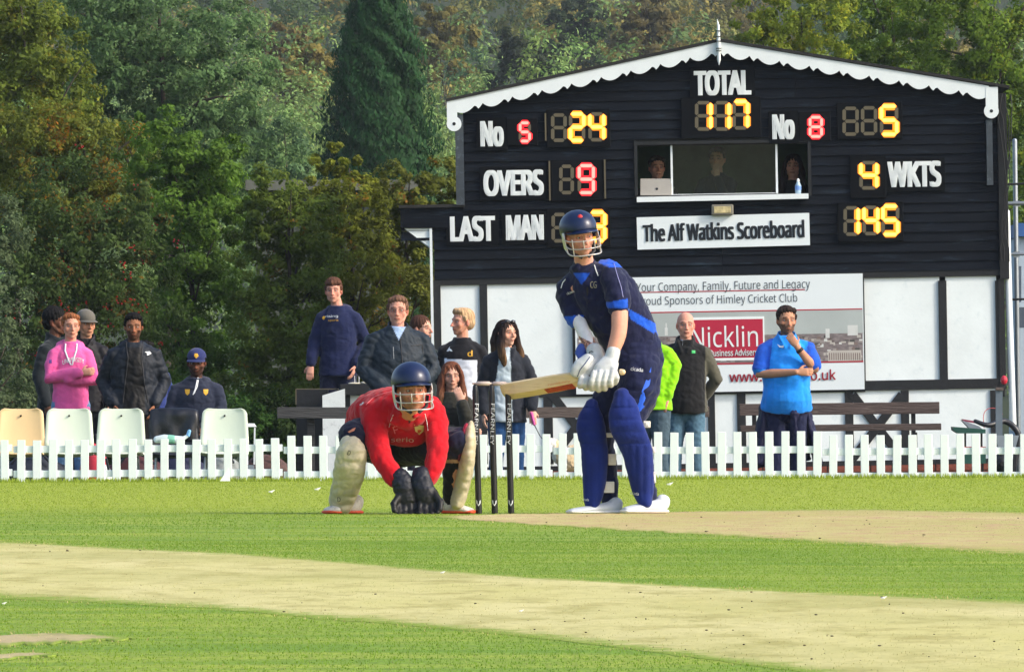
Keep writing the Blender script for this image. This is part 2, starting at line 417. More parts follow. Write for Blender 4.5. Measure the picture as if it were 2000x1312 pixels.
def blades(seed, n_, d0, d1, h0, h1, wd, on_strip):
    g = np.random.default_rng(seed)
    u = g.random(n_); d = np.sqrt(d0 * d0 + u * (d1 * d1 - d0 * d0)); x = (g.random(n_) * 2 - 1) * d * 0.0505
    jx = x + g.normal(size=n_) * .02; jd = d + g.normal(size=n_) * .012 * d * .6; poly = np.zeros(n_, bool)
    for pl in STRIPS: poly |= in_poly(jx, jd, pl)
    keep = poly if on_strip else ~poly
    x, d = x[keep], d[keep]; n_ = len(x)
    z = ground_z(x, d)
    h = g.uniform(h0, h1, n_); sc = np.clip(d / 35, 1, 2.2); w_ = wd * sc * g.uniform(.7, 1.3, n_)
    a = g.random(n_) * 2 * np.pi; lean = g.uniform(0, 0.9, n_) * h
    dx, dy = np.cos(a), np.sin(a)
    V = np.zeros((n_, 3, 3))
    V[:, 0] = np.stack([x - dy * w_ / 2, d + dx * w_ / 2, z - 0.002], 1); V[:, 1] = np.stack([x + dy * w_ / 2, d - dx * w_ / 2, z - 0.002], 1)
    V[:, 2] = np.stack([x + dx * lean, d + dy * lean, z + h], 1)
    if on_strip: base = np.array([0.52, 0.46, 0.19])
    else: base = np.array([0.19, 0.31, 0.027])
    c = base[None] * g.uniform(.94, 1.07, (n_, 1)); t = g.random((n_, 1)); c = np.where(t > .975, np.array([0.40, 0.38, 0.14])[None] * g.uniform(.7, 1.1, (n_, 1)), c)
    patch = np.sin(x * 2.1 + 1.3 * np.sin(d * .31)) * np.sin(d * .23 + x * .7); c = c * (1 + 0.24 * patch[:, None] * np.array([1.0, .5, 1.0])[None])
    far = np.clip((d - 55) / 10, 0, 1)[:, None] if not on_strip else 0
    c = c * (1 - far) + np.array([0.30, 0.38, 0.045])[None] * g.uniform(.9, 1.1, (n_, 1)) * far
    return V, np.repeat(c, 3, 0)
for nm, args in (('short_grass', [(1, 150000, 20.5, 46, 0.002, 0.0055, 0.0040, False), (4, 9000, 89.5, 90.12, 0.015, 0.05, 0.005, False), (2, 110000, 46, 89.8, 0.003, 0.008, 0.0045, False)]), ('dry_stubble', [(3, 120000, 20.5, 62, 0.002, 0.008, 0.005, True)])):
    Vs, Cs = zip(*[blades(*a) for a in args]); V = np.concatenate(Vs); C = np.concatenate(Cs)
    me = tri_mesh(nm, V, 3); color_attr(me, C); me.materials.append(M_blade)
    o = bpy.data.objects.new(nm, me); COL.objects.link(o); tag(o, 'short mown grass covering the outfield' if nm == 'short_grass' else 'dry straw stubble on the pitch strips', kind='stuff')
# loose specks on the turf: clods, footmarks, feathers
M_clod = mat('clod', (0.06, 0.045, 0.025, 1), 0.9, var=0.3); M_fleck = mat('feather', (0.8, 0.8, 0.76, 1), 0.8)
rnd = random.Random(5); mb = MB()
for k in range(300):
    px = rnd.uniform(-30, 2030); 
    py = rnd.choice([rnd.uniform(1000, 1080), rnd.uniform(1130, 1300), rnd.uniform(1130, 1300)])
    if px < 900 and py < 1060: continue
    if py > 1100 and rnd.random() > 0.35 + px / 2600: continue
    q = on_ground(px, py)
    if not in_poly(np.array([q.x]), np.array([q.y]), STRIPS[0])[0] and not in_poly(np.array([q.x]), np.array([q.y]), STRIPS[1])[0]: continue
    q.z = float(ground_z(q.x, q.y)) + 0.006; r = rnd.choice([.0009, .0012, .0016, .0024]) * (1 if py > 1100 else 1.7)
    mb.ell(q, (r * rnd.uniform(1, 2.2), r, r * .7), n=5, m=4)
tag(mb.build('clods', M_clod), 'scattered dark clods of earth on the pitch strips', kind='stuff')
for k, (px, py) in enumerate([(1729 / 2, 930 + 387 / 2), (1018, 1200), (8, 1185), (530, 963), (620, 958), (1308, 948), (1652, 940), (1726, 1174)]):
    q = on_ground(px, py); q.z = float(ground_z(q.x, q.y)) + 0.01; s_ = (py - HY) / CH; r = 3.4 / s_ if k < 3 else 4.2 / s_
    mb = MB(); mb.loft([q + Vector((-r, 0, 0)), q, q + Vector((r * 1.4, 0, r * .8))], [r * .35, r * .6, r * .15], n=6)
    lab = ['white feather on the straw strip below the wicketkeeper', 'white fleck on the straw strip right of centre', 'white fleck at the far left edge of the near grass', 'tiny white fleck on the grass left of the wicketkeeper',
           'tiny white fleck on the grass near the wicketkeeper boot', 'white fleck on the grass right of the batsman', 'white fleck on the grass at the foot of the fence', 'white fleck on the straw strip at far right'][k]
    tag(mb.build('feather', M_fleck), lab, 'feather', 'white flecks lying on the turf')
# ------------------------------------------------------------------ the scoreboard building
BS = 185.0; BD = F / BS
TILT = -R(1.0)
M_black = mat('black_boards', srgb(9, 15, 24), 0.6, var=0.35, vscale=2.2, bump=0.35, bscale=18, stretch=(0.5, 1, 3), wear=srgb(40, 52, 64), spec=0.12)
M_plate = mat('black_plate', srgb(7, 10, 15), 0.7, var=0.15, bump=0.03, spec=.1)
M_timber = mat('black_timber', srgb(12, 14, 18), 0.6, var=0.3, vscale=5, bump=0.3, bscale=30)
M_white = mat('white_render', (0.80, 0.86, 0.86, 1), 0.75, var=0.05, vscale=3, bump=0.12, bscale=25, wear=(0.66, 0.74, 0.76, 1))
M_wpaint = mat('white_paint', (0.76, 0.81, 0.82, 1), 0.45, var=0.04, vscale=5, bump=0.08, bscale=40)
M_letter = mat('white_letter', (0.80, 0.84, 0.84, 1), 0.5, var=0.02, bump=0)
M_sign = mat('white_sign', (0.74, 0.80, 0.82, 1), 0.4, var=0.03, vscale=2, bump=0.02)
M_ink = mat('dark_ink', srgb(18, 24, 34), 0.5, var=0.0, bump=0)
M_grey_ink = mat('slate_ink', srgb(62, 72, 82), 0.5, var=0.0, bump=0)
M_red_ink = mat('red_ink', srgb(165, 28, 48), 0.5, var=0.03, bump=0)
M_dim = mat('unlit_segment', srgb(94, 86, 66), 0.5, var=0.05, bump=0)
M_amber = mat('amber_lamp', (0.9, 0.4, 0.03, 1), 0.5, var=0, bump=0, emit=(1.0, 0.50, 0.07, 1), estr=2.0)
M_amber_halo = mat('amber_halo', (0.7, 0.25, 0.02, 1), 0.5, var=0, bump=0, emit=(1.0, 0.22, 0.002, 1), estr=0.8)  # orange glow round lit segments, imitated by an added emissive band
M_red = mat('red_lamp', (0.9, 0.1, 0.05, 1), 0.5, var=0, bump=0, emit=(1.0, 0.14, 0.12, 1), estr=2.2)
M_red_halo = mat('red_halo', (0.7, 0.02, 0.02, 1), 0.5, var=0, bump=0, emit=(1.0, 0.004, 0.02, 1), estr=0.7)  # red glow round lit segments, imitated the same way
M_felt = mat('roof_felt', srgb(34, 34, 34), 0.9, var=0.3, bump=0.4, bscale=60)
M_weath = mat('weathered_timber', srgb(96, 84, 78), 0.85, var=0.35, vscale=6, bump=0.6, bscale=20, stretch=(0.4, 2, 4), wear=srgb(58, 48, 46), bdist=0.02)
M_weathd = mat('dark_weathered_timber', srgb(66, 66, 66), 0.85, var=0.35, vscale=6, bump=0.6, bscale=20, stretch=(0.4, 2, 4), wear=srgb(48, 46, 46), bdist=0.02)
M_galv = mat('galvanised', srgb(150, 158, 165), 0.45, metal=0.6, var=0.12, bump=0.05)
M_brick = mat('red_brick', srgb(120, 62, 48), 0.9, var=0.3, vscale=12, bump=0.4, bscale=50)
M_room = mat('dark_room', srgb(92, 116, 94), 0.9, var=0.2)
base_pt = P(1410, 829, BS); base_pt.z = LOW
bld = thing('scoreboard_building', 'black and white timber cricket scoreboard building behind the spectators', 'building', base_pt, (0, TILT, 0))
Minv = RM[bld.name]
def L(px, py, dy=0.0): return Minv @ P(px, py, BS, dy)
def rect(mb, x0, y0, x1, y1, ya, yb):
    c = L((x0 + x1) / 2, (y0 + y1) / 2); mb.box((c.x, (ya + yb) / 2, c.z), ((x1 - x0) / BS, abs(yb - ya), (y1 - y0) / BS)); return mb
def quad(mb, pts, ya, yb):
    q = [L(*p) for p in pts]; mb.prism([(v.x, v.z) for v in q], ya, yb); return mb
B = dict(parent=bld, world=False)
# roof line in local metres
EL, PK, ER = L(893, 196), L(1405, 83), L(1948, 171)
def roof_z(x):
    return EL.z + (x - EL.x) / (PK.x - EL.x) * (PK.z - EL.z) if x < PK.x else ER.z + (ER.x - x) / (ER.x - PK.x) * (PK.z - ER.z)
def roof_x(z):
    return EL.x + (z - EL.z) / (PK.z - EL.z) * (PK.x - EL.x), ER.x - (z - ER.z) / (PK.z - ER.z) * (ER.x - PK.x)
XL = L(905, 320).x; XR = L(1950, 400).x; XL2 = L(848, 500).x; XE = L(783, 420).x
ZS = L(1400, 402).z; ZM = L(1400, 536).z; ZE = L(1400, 446).z
WIN0, WIN1 = L(1245, 382), L(1578, 280)
# structural walls behind the cladding, with the window left open
DEPTH = 3.0; WT = 0.08
mb = MB()
mb.box(((XL2 + WIN0.x) / 2, WT / 2, (ZM + ZS) / 2), (WIN0.x - XL2, WT, ZS - ZM))
mb.prism([(XL, ZS), (WIN0.x, ZS), (WIN0.x, roof_z(WIN0.x) - .03), (XL, roof_z(XL) - .03)], 0, WT)
mb.prism([(WIN0.x, WIN1.z), (WIN1.x, WIN1.z), (WIN1.x, roof_z(WIN1.x) - .03), (PK.x, PK.z - .03), (WIN0.x, roof_z(WIN0.x) - .03)], 0, WT)
mb.prism([(WIN0.x, ZM), (WIN1.x, ZM), (WIN1.x, WIN0.z), (WIN0.x, WIN0.z)], 0, WT)
mb.prism([(WIN1.x, ZM), (XR, ZM), (XR, roof_z(XR) - .03), (WIN1.x, roof_z(WIN1.x) - .03)], 0, WT)
mb.box((XL + .04, DEPTH / 2 + .05, (ZS + EL.z) / 2 - .05), (.08, DEPTH - .1, EL.z - ZS)); mb.box((XR - .04, DEPTH / 2 + .05, ER.z / 2 - .03), (.08, DEPTH - .1, ER.z - .1))
mb.box((XL2 + .04, DEPTH / 2 + .05, ZS / 2), (.08, DEPTH - .1, ZS)); mb.box(((XL2 + XR) / 2, DEPTH, ZS / 2), (XR - XL2, .08, ZS)); mb.prism([(XL, ZS), (XR, ZS), (XR, roof_z(XR) - .04), (PK.x, PK.z - .04), (XL, roof_z(XL) - .04)], DEPTH - .04, DEPTH + .04)
mb.build('wall', M_timber, **B)
mb = MB(); mb.box(((WIN0.x + WIN1.x) / 2, 1.6, WIN0.z - .88), (4.0, 2.7, .06)); mb.box(((WIN0.x + WIN1.x) / 2, 1.9, WIN0.z + .2), (3.6, .05, 2.2)); mb.box(((WIN0.x + WIN1.x) / 2, 1.2, WIN1.z + .12), (3.6, 1.6, .05))
mb.build('scorers_room', M_room, **B)
# lapped boards, one by one
RH = 19.0 / BS
def board(x0, x1, z0, z1, xt0=None, xt1=None):
    xt0 = x0 if xt0 is None else xt0; xt1 = x1 if xt1 is None else xt1
    d = random.uniform(-.003, .003)
    b = MB(); b.add([(x0, -.034 + d, z0), (x1, -.034 + d, z0), (x1, -.002, z0), (x0, -.002, z0), (xt0, -.016 + d, z1), (xt1, -.016 + d, z1), (xt1, -.002, z1), (xt0, -.002, z1)],
        [(0, 3, 2, 1), (4, 5, 6, 7), (0, 1, 5, 4), (1, 2, 6, 5), (2, 3, 7, 6), (3, 0, 4, 7)])
    return b.build('board', M_black, **B)
random.seed(3)
z = ZM; JX = L(1411, 500).x
while z < PK.z - .08:
    z1 = z + RH * .955; za, zb = z, z1
    l0, l1 = (XL2, XL2) if z1 < ZE else ((XE, XE) if z1 < ZS + .02 else (XL, XL)); r0 = r1 = XR
    if z1 > EL.z - .05:
        a, c = roof_x(za); a2, c2 = roof_x(zb); l0, l1 = max(l0, a + .02), max(l1, a2 + .02)
    if z1 > ER.z - .05:
        a, c = roof_x(za); a2, c2 = roof_x(zb); r0, r1 = min(r0, c - .02), min(r1, c2 - .02)
    if z1 > WIN0.z + .02 and z < WIN1.z - .02:
        board(l0, WIN0.x - .03, za, zb, l1, WIN0.x - .03); board(WIN1.x + .03, r0, za, zb, WIN1.x + .03, r1)
    elif r0 - l0 > 3.0:
        jx = JX + random.choice([0, 0, -.9, .8]) if z > ZS else JX
        jx = min(max(jx, l0 + .6), r0 - .6)
        board(l0, jx - .003, za, zb, l1, jx - .003); board(jx + .003, r0, za, zb, jx + .003, r1)
    elif r0 - l0 > .25: board(l0, r0, za, zb, l1, r1)
    z += RH
# eaves box at the left with its white underside
mb = MB(); rect(mb, 782, 405, 906, 445, -.06, 1.2); mb.build('eaves_box', M_black, **B)
mb = MB(); quad(mb, [(789, 446), (843, 446), (843, 486)], -.03, 1.1); mb.build('soffit', M_white, **B)
mb = MB(); rect(mb, 843, 446, 848, 930, -.05, .05); mb.build('corner_strip', M_wpaint, **B)
mb = MB(); rect(mb, 779, 400, 908, 406, -.1, 1.25); mb.build('flashing', M_felt, **B)
# roof planes
mb = MB()
for a, b in ((EL, PK), (PK, ER)):
    d = Vector((b.x - a.x, 0, b.z - a.z)).normalized(); nrm = Vector((-d.z, 0, d.x)); a_ = a - d * (.12 if a is EL else 0) + nrm * .005; b_ = b + d * (.12 if b is ER else 0) + nrm * .005
    q = [(a_.x, a_.z), (b_.x, b_.z), ((b_ + nrm * .03).x, (b_ + nrm * .03).z), ((a_ + nrm * .03).x, (a_ + nrm * .03).z)]
    mb.prism(q, -.17, DEPTH + .15)
mb.build('roof', M_felt, **B)
# scalloped bargeboards
def barge(p0, p1, flip):
    n = 9; top = [L(*p0), L(*p1)]; pts = []
    for i in range(n * 14 + 1):
        u = i / 14; t = u - int(u) if i < n * 14 else 1.0
        tt = 1 - t if flip else t
        dep = 18 + 11 * math.sin(math.pi * tt / .74) ** .8 if tt < .74 else 18 + 10 * (1 - abs((tt - .87) / .13))
        f = u / n; x = p0[0] + (p1[0] - p0[0]) * f; y = p0[1] + (p1[1] - p0[1]) * f
        pts.append(L(x, y + dep))
    mb = MB()
    for i in range(len(pts) - 1):
        f0, f1 = i / (len(pts) - 1), (i + 1) / (len(pts) - 1)
        a, b = top[0].lerp(top[1], f0), top[0].lerp(top[1], f1)
        mb.prism([(pts[i].x, pts[i].z), (pts[i + 1].x, pts[i + 1].z), (b.x, b.z), (a.x, a.z)], -.155, -.125)
    bm = bmesh.new(); me = bpy.data.meshes.new('t'); me.from_pydata(mb.v, [], mb.f); bm.from_mesh(me)
    bmesh.ops.remove_doubles(bm, verts=bm.verts, dist=1e-5)
    seen = {}
    for f in list(bm.faces):
        seen.setdefault(tuple(sorted(v.index for v in f.verts)), []).append(f)
    bm.verts.index_update()
    seen = {}
    for f in list(bm.faces): seen.setdefault(tuple(sorted(v.index for v in f.verts)), []).append(f)
    for k, fl in seen.items():
        if len(fl) > 1:
            for f in fl: bm.faces.remove(f)
    bm.to_mesh(me); bm.free(); me.materials.append(M_wpaint)
    o = bpy.data.objects.new('bargeboard', me); COL.objects.link(o); o.parent = bld; RM[o.name] = Minv
    return o
bl = barge((885, 197), (1405, 83), False); br = barge((1405, 83), (1930, 169), True)
for (xa, ya, xb, yb, cx, cy, par) in ((873, 197, 893, 245, 887, 243, bl), (1924, 171, 1948, 222, 1935, 218, br)):
    mb = MB(); rect(mb, xa, ya, xb, yb, -.158, -.122); c = L(cx, cy); ring = [(c.x + math.cos(t) * .078, c.z + math.sin(t) * .078) for t in np.linspace(0, 2 * math.pi, 24, endpoint=False)]
    mb.prism(ring, -.1595, -.1205); mb.build('scroll_end', M_wpaint, par, world=False)
    mb = MB(); ring = [(c.x + math.cos(t) * .018, c.z + math.sin(t) * .018) for t in np.linspace(0, 2 * math.pi, 12, endpoint=False)]; mb.prism(ring, -.162, -.15); mb.build('scroll_hole', M_timber, par, world=False)
mb = MB(); q = L(1403, 90, 0)
mb.loft([(q.x, -.18, L(1405, 128).z), (q.x, -.18, L(1405, 118).z), (q.x, -.18, L(1404, 98).z), (q.x, -.18, L(1403, 88).z), (q.x, -.18, L(1403, 76).z), (q.x, -.18, L(1403, 52).z), (q.x - .01, -.18, L(1401, 40).z)], [.004, .02, .018, .022, .018, .014, .003], n=8)
fin = mb.build('finial', M_wpaint, smooth=True, **B)
mb = MB()
for yy in (62, 73, 82, 96, 101): c = L(1403, yy); mb.box((q.x, -.18, c.z), (.052, .052, .008))
mb.build('finial_band', M_timber, fin, world=False)
# side posts / downpipes
mb = MB(); rect(mb, 890, 225, 906, 401, -.12, -.03); mb.build('downpipe', mat('aged_blue_paint', srgb(52, 60, 68), 0.6, var=.3, wear=srgb(105, 118, 125), vscale=8), **B)
mb = MB(); rect(mb, 1926, 235, 1938, 362, -.12, -.03); mb.build('downpipe', MATS['aged_blue_paint'], **B)
mb = MB(); rect(mb, 1950, 182, 1968, 545, -.05, .35); rect(mb, 1951, 545, 1963, 760, -.03, .2); mb.build('corner_post', M_timber, **B)
mb = MB()
for k in range(4):
    pts = [L(1958 + k * 3 + random.uniform(-3, 3) + (8 * math.sin(yy * .02 + k)), yy, -.1) for yy in range(185, 520, 25)]
    mb.loft(pts, [.006] * len(pts), n=5)
mb.build('cable', M_timber, smooth=True, **B)
mb = MB(); mb.loft([L(1966, 415, .02), L(1971, 600, .02), L(1979, 835, .02)], [.036] * 3, n=10); mb.build('drainpipe', M_wpaint, smooth=True, **B)
# seven-segment displays
SEG = {'0': 'abcdef', '1': 'bc', '2': 'abged', '3': 'abgcd', '4': 'fgbc', '5': 'afgcd', '6': 'afgedc', '7': 'abc', '8': 'abcdefg', '9': 'abcfgd', ' ': ''}
def seg_poly(k, x0, y0, x1, y1, th, grow=0.0):
    m = (y0 + y1) / 2; h = th / 2; g = th * .18
    X0, X1 = x0 + h, x1 - h; Y0, Y1 = y0 + h, y1 - h
    E = {'a': ((X0, Y0), (X1, Y0)), 'd': ((X0, Y1), (X1, Y1)), 'g': ((X0, m), (X1, m)), 'f': ((X0, Y0), (X0, m)), 'b': ((X1, Y0), (X1, m)), 'e': ((X0, m), (X0, Y1)), 'c': ((X1, m), (X1, Y1))}[k]
    (ax, ay), (bx, by) = E; L_ = math.hypot(bx - ax, by - ay); ux, uy = (bx - ax) / L_, (by - ay) / L_; nx, ny = -uy, ux
    e = g - grow; hh = h + grow
    P_ = [(e, 0), (e + hh * .8, hh), (L_ - e - hh * .8, hh), (L_ - e, 0), (L_ - e - hh * .8, -hh), (e + hh * .8, -hh)]
    return [(ax + ux * a + nx * b, ay + uy * a + ny * b) for a, b in P_]
def display(label, rct, digits, th, colour):
    mb = MB(); rect(mb, *rct, -.062, -.03); pnl = mb.build('display_panel', M_plate, bevel=.004, **B)
    core, halo = (M_amber, M_amber_halo) if colour == 'a' else (M_red, M_red_halo)
    for (ch, x0, y0, x1, y1) in digits:
        lit = SEG[ch]
        for k in 'abcdefg':
            dim = MB(); b1 = MB(); b2 = MB()
            if k in lit:
                quad(b1, seg_poly(k, x0, y0, x1, y1, th, 3.0), -.066, -.0625); quad(b2, seg_poly(k, x0, y0, x1, y1, th * .8, 0), -.070, -.0662)  # wider emissive shape behind the core draws the glow halo
            else: quad(dim, seg_poly(k, x0, y0, x1, y1, th * .85), -.066, -.0625)
            if dim.v: dim.build('unlit_segment', M_dim, pnl, world=False)
            if b1.v: b1.build('segment_halo', halo, pnl, world=False); b2.build('lit_segment', core, pnl, world=False)
    return pnl
display('no 5', (990, 232, 1050, 284), [('5', 1013, 238, 1037, 279)], 7, 'r')
display('24', (1068, 213, 1192, 288), [(' ', 1076, 222, 1107, 278), ('2', 1111, 220, 1143, 278), ('4', 1149, 220, 1182, 277)], 8, 'a')
display('9', (1076, 312, 1178, 392), [(' ', 1092, 322, 1121, 380), ('9', 1128, 321, 1162, 380)], 8, 'r')
display('3', (1068, 406, 1192, 482), [(' ', 1077, 416, 1108, 474), (' ', 1113, 416, 1143, 474), ('3', 1150, 412, 1184, 473)], 8, 'a')
display('117', (1330, 190, 1486, 270), [('1', 1357, 198, 1391, 256), ('1', 1393, 198, 1427, 256), ('7', 1430, 196, 1463, 254)], 8, 'a')
display('no 8', (1560, 218, 1622, 275), [('8', 1579, 227, 1607, 270)], 7, 'r')
display('5', (1634, 200, 1762, 272), [(' ', 1645, 209, 1677, 266), (' ', 1681, 208, 1713, 265), ('5', 1718, 205, 1754, 266)], 8, 'a')
display('4', (1660, 305, 1730, 388), [('4', 1678, 315, 1715, 371)], 8, 'a')
display('145', (1636, 395, 1764, 472), [('1', 1647, 403, 1679, 461), ('4', 1684, 402, 1717, 460), ('5', 1721, 400, 1756, 461)], 8, 'a')
def word(txt, x0, y0, x1, y1, m=None, off=(.016, .009), plate=True, y=-.062, parent=None, pad=7, tilt=0.0):
    par = parent
    if plate:
        mb = MB(); rect(mb, x0 - pad, y0 - pad, x1 + pad, y1 + pad, -.056, -.03); par = mb.build('name_plate', M_plate, **B)
    mb = MB(); c = L((x0 + x1) / 2, (y0 + y1) / 2); text_flat(mb, txt, (c.x, y, c.z), (x1 - x0) / BS, (y1 - y0) / BS, bold=off, rot=tilt)
    return mb.build('lettering', m or M_letter, par or bld, world=False)
word('TOTAL', 1355, 138, 1467, 187); word('No', 938, 237, 984, 287); word('OVERS', 944, 332, 1062, 383); word('LAST', 879, 422, 967, 472)
word('MAN', 988, 420, 1062, 469); word('No', 1508, 224, 1552, 273); word('WKTS', 1733, 315, 1838, 366)
for (x, y0, y1) in ((1064, 222, 275), (1072, 315, 392), (1180, 312, 388)):
    mb = MB(); rect(mb, x, y0, x + 3, y1, -.075, -.036); mb.build('batten', M_dim, **B)
# name sign
mb = MB(); c = L(1412.5, 452); mb.box((c.x, -.06, c.z), (337 / BS, .02, 63 / BS), Matrix.Rotation(-R(.5), 3, 'Y')); sg = mb.build('name_sign', M_sign, **B)
mb = MB(); c = L(1413, 451); text_flat(mb, 'The Alf Watkins Scoreboard', (c.x, -.0715, c.z), 316 / BS, 35 / BS, bold=(.0085, .004), rot=R(.6)); mb.build('lettering', M_ink, sg, world=False)
# bulkhead floodlight under the sill
mb = MB(); rect(mb, 1389, 400, 1432, 421, -.13, -.03); lamp = mb.build('floodlight', mat('lamp_housing', srgb(120, 116, 104), .5, var=.2), bevel=.01, **B)
mb = MB(); rect(mb, 1394, 404, 1427, 417, -.137, -.128); mb.build('lamp_glass', mat('lamp_glass', srgb(190, 175, 130), .2, var=.35, vscale=20), lamp, bevel=.004, world=False)
# window
mb = MB(); rect(mb, 1240, 275, 1583, 281, -.05, .1); rect(mb, 1239, 275, 1245, 383, -.049, .099); rect(mb, 1578, 275, 1584, 383, -.049, .099); wf = mb.build('window_frame', M_timber, **B)
mb = MB(); c = L(1411, 387); mb.box((c.x, -.05, c.z), (335 / BS, .16, 10 / BS), Matrix.Rotation(-R(.2), 3, 'Y')); mb.build('window_sill', M_wpaint, wf, world=False)
mb = MB(); rect(mb, 1310, 283, 1314, 381, .0, .04); rect(mb, 1515, 282, 1519, 381, .0, .04); rect(mb, 1314, 378, 1515, 381, .001, .039); mb.build('mullion', M_wpaint, wf, world=False)
def glass():
    m, n, l, p = nodes_mat('window_glass')
    tr = n.new('ShaderNodeBsdfTransparent'); tr.inputs[0].default_value = (.86, .92, .88, 1); gl = n.new('ShaderNodeBsdfGlossy'); gl.inputs['Roughness'].default_value = .04
    df = n.new('ShaderNodeBsdfDiffuse'); df.inputs[0].default_value = (.07, .11, .08, 1)
    a = n.new('ShaderNodeMixShader'); a.inputs[0].default_value = .02; b = n.new('ShaderNodeMixShader'); b.inputs[0].default_value = .02
    l.new(tr.outputs[0], a.inputs[1]); l.new(gl.outputs[0], a.inputs[2]); l.new(a.outputs[0], b.inputs[1]); l.new(df.outputs[0], b.inputs[2]); l.new(b.outputs[0], n['Material Output'].inputs['Surface'])
    return m
mb = MB(); rect(mb, 1314, 283, 1515, 378, .016, .022); mb.build('glass_pane', glass(), wf, world=False)
# lower wall: timber frame with white panels
Z0 = 0.0
mb = MB(); rect(mb, 848, 531, 1963, 548, -.025, .06); mb.build('beam', M_timber, **B)
WP = ((862, 548, 938, 752), (953, 548, 1122, 752), (1122, 548, 1687, 752), (1687, 530, 1834, 741), (1850, 529, 1945, 740))
for i, r_ in enumerate(WP):
    mb = MB(); rect(mb, r_[0] - 2, r_[1] - 2, r_[2] + 2, r_[3] + 2, .0, .05); mb.build('white_panel', M_white, **B)
for (x0, x1) in ((848, 862), (938, 953), (1834, 1850), (1945, 1963)):
    mb = MB(); rect(mb, x0, 548, x1, 760, -.022, .055); mb.build('timber_post', M_timber, **B)
mb = MB(); rect(mb, 848, 752, 1690, 772, -.024, .057); mb.build('beam', M_timber, **B)
mb = MB(); rect(mb, 1686, 741, 1963, 760, -.0245, .058); mb.build('beam', M_timber, **B)
mb = MB(); rect(mb, 848, 760, 1950, 906, .0, .05); mb.build('white_panel', M_white, **B)
for (x0, x1) in ((848, 862), (1062, 1080), (1172, 1188), (1383, 1397), (1440, 1457), (1651, 1667), (1760, 1776), (1935, 1950), (938, 952)):
    mb = MB(); rect(mb, x0, 762, x1, 906, -.02, -.001); mb.build('timber_post', M_timber, **B)
for (xa, xb, ym) in ((1078, 1174, 832), (1665, 1762, 832)):
    for a, b in (((xa, 770), (xb, 896)), ((xb, 770), (xa, 896))):
        pa, pb = L(*a), L(*b); mb = MB(); yy = -.012 if a[0] == xa else -.0135; mb.bar((pa.x, yy, pa.z), (pb.x, yy, pb.z), .022, .09, (0, 1, 0)); mb.build('brace', M_timber, **B)
mb = MB(); rect(mb, 850, 904, 1962, 915, -.03, .05); mb.build('plinth_board', M_timber, **B)
# brick plinth, laid brick by brick
br0 = MB(); br0.box((0, 0, 0), (.215, .1, .065)); brick = None
zz = L(1400, 920).z
for row in range(3):
    for k in range(27):
        loc = (XL2 + .12 + k * .228 + (.114 if row % 2 else 0), -.005 + random.uniform(-.003, .003), zz - row * .075)
        if loc[0] > XR: continue
        if brick is None: brick = br0.build('brick', M_brick, **B); brick.location = loc
        else: share(brick, bld, loc)
mb = MB(); mb.box(((XL2 + XR) / 2, .04, zz - .16), (XR - XL2, .06, .5)); mb.build('footing', mat('mortar', srgb(120, 112, 100), .9), **B)
# ---- sponsor sign
mb = MB(); c = L(1405, 652); mb.box((c.x, -.045, c.z), (563 / BS, .03, 226 / BS)); ad = mb.build('sponsor_sign', M_sign, **B)
mb = MB(); rect(mb, 1118, 543, 1124, 768, -.05, -.026); rect(mb, 1686, 532, 1689, 760, -.05, -.026); mb.build('sign_edge', M_timber, ad, world=False)
A = dict(parent=ad, world=False)
def adword(txt, x0, y0, x1, y1, m, off=(0, 0), y=-.0625):
    mb = MB(); c = L((x0 + x1) / 2, (y0 + y1) / 2); text_flat(mb, txt, (c.x, y, c.z), (x1 - x0) / BS, (y1 - y0) / BS, bold=off, rot=R(.25)); mb.build('lettering', m, **A)
adword('For Your Company, Family, Future and Legacy', 1213, 549, 1582, 572, M_grey_ink)
adword('Proud Sponsors of Himley Cricket Club', 1245, 576, 1557, 598, M_grey_ink)
mb = MB(); rect(mb, 1128, 568.5, 1572, 570.5, -.0625, -.0605); rect(mb, 1128, 607, 1684, 609.5, -.0625, -.0605); rect(mb, 1128, 709, 1686, 712, -.0628, -.0605); mb.build('rule', M_red_ink, **A)
# printed picture of a city: flat print on the sign
M_psky = mat('print_sky', srgb(168, 176, 174), .5, var=.12, vscale=1.5, bump=0); M_pland = mat('print_land', srgb(122, 112, 112), .5, var=.45, vscale=14, bump=0, stretch=(1, 1, 2.5), wear=srgb(72, 66, 66))
mb = MB(); rect(mb, 1128, 609.5, 1685, 657, -.0618, -.0604); mb.build('printed_sky', M_psky, **A)
mb = MB(); rect(mb, 1128, 655, 1685, 709, -.0619, -.0604); mb.build('printed_town', M_pland, **A)
rr = random.Random(11); shades = [mat('print_shade_%d' % i, srgb(*c_), .5, var=.1, bump=0) for i, c_ in enumerate([(206, 208, 205), (150, 142, 138), (96, 84, 82), (182, 176, 168), (120, 104, 98), (70, 70, 66)])]
mb = MB()
for k in range(330):
    x = rr.uniform(1130, 1680); y = rr.uniform(652, 703); wd_, hg = rr.uniform(3, 13), rr.uniform(2, 7)
    if abs(x - 1655) < 18 and y < 660: y += 10
    mb.mi = rr.randrange(6); rect(mb, x, y, min(x + wd_, 1684), min(y + hg, 708), -.0622 - k * 1e-6, -.06205)
mb.mi = 0; rect(mb, 1655, 635, 1675, 655, -.0626, -.0623); rect(mb, 1612, 642, 1620, 660, -.0626, -.0623)
mb.mi = 3; rect(mb, 1617, 684, 1682, 706, -.0626, -.0623); mb.mi = 4
for k in range(15): rect(mb, 1619 + k * 4.2, 689, 1621 + k * 4.2, 703, -.0629, -.0627)
mb.mi = 0; rect(mb, 1300, 631, 1302, 655, -.0626, -.0623); rect(mb, 1298, 640, 1304, 655, -.0628, -.0627)
tag(mb.build('printed_buildings', shades, **A), kind='stuff')
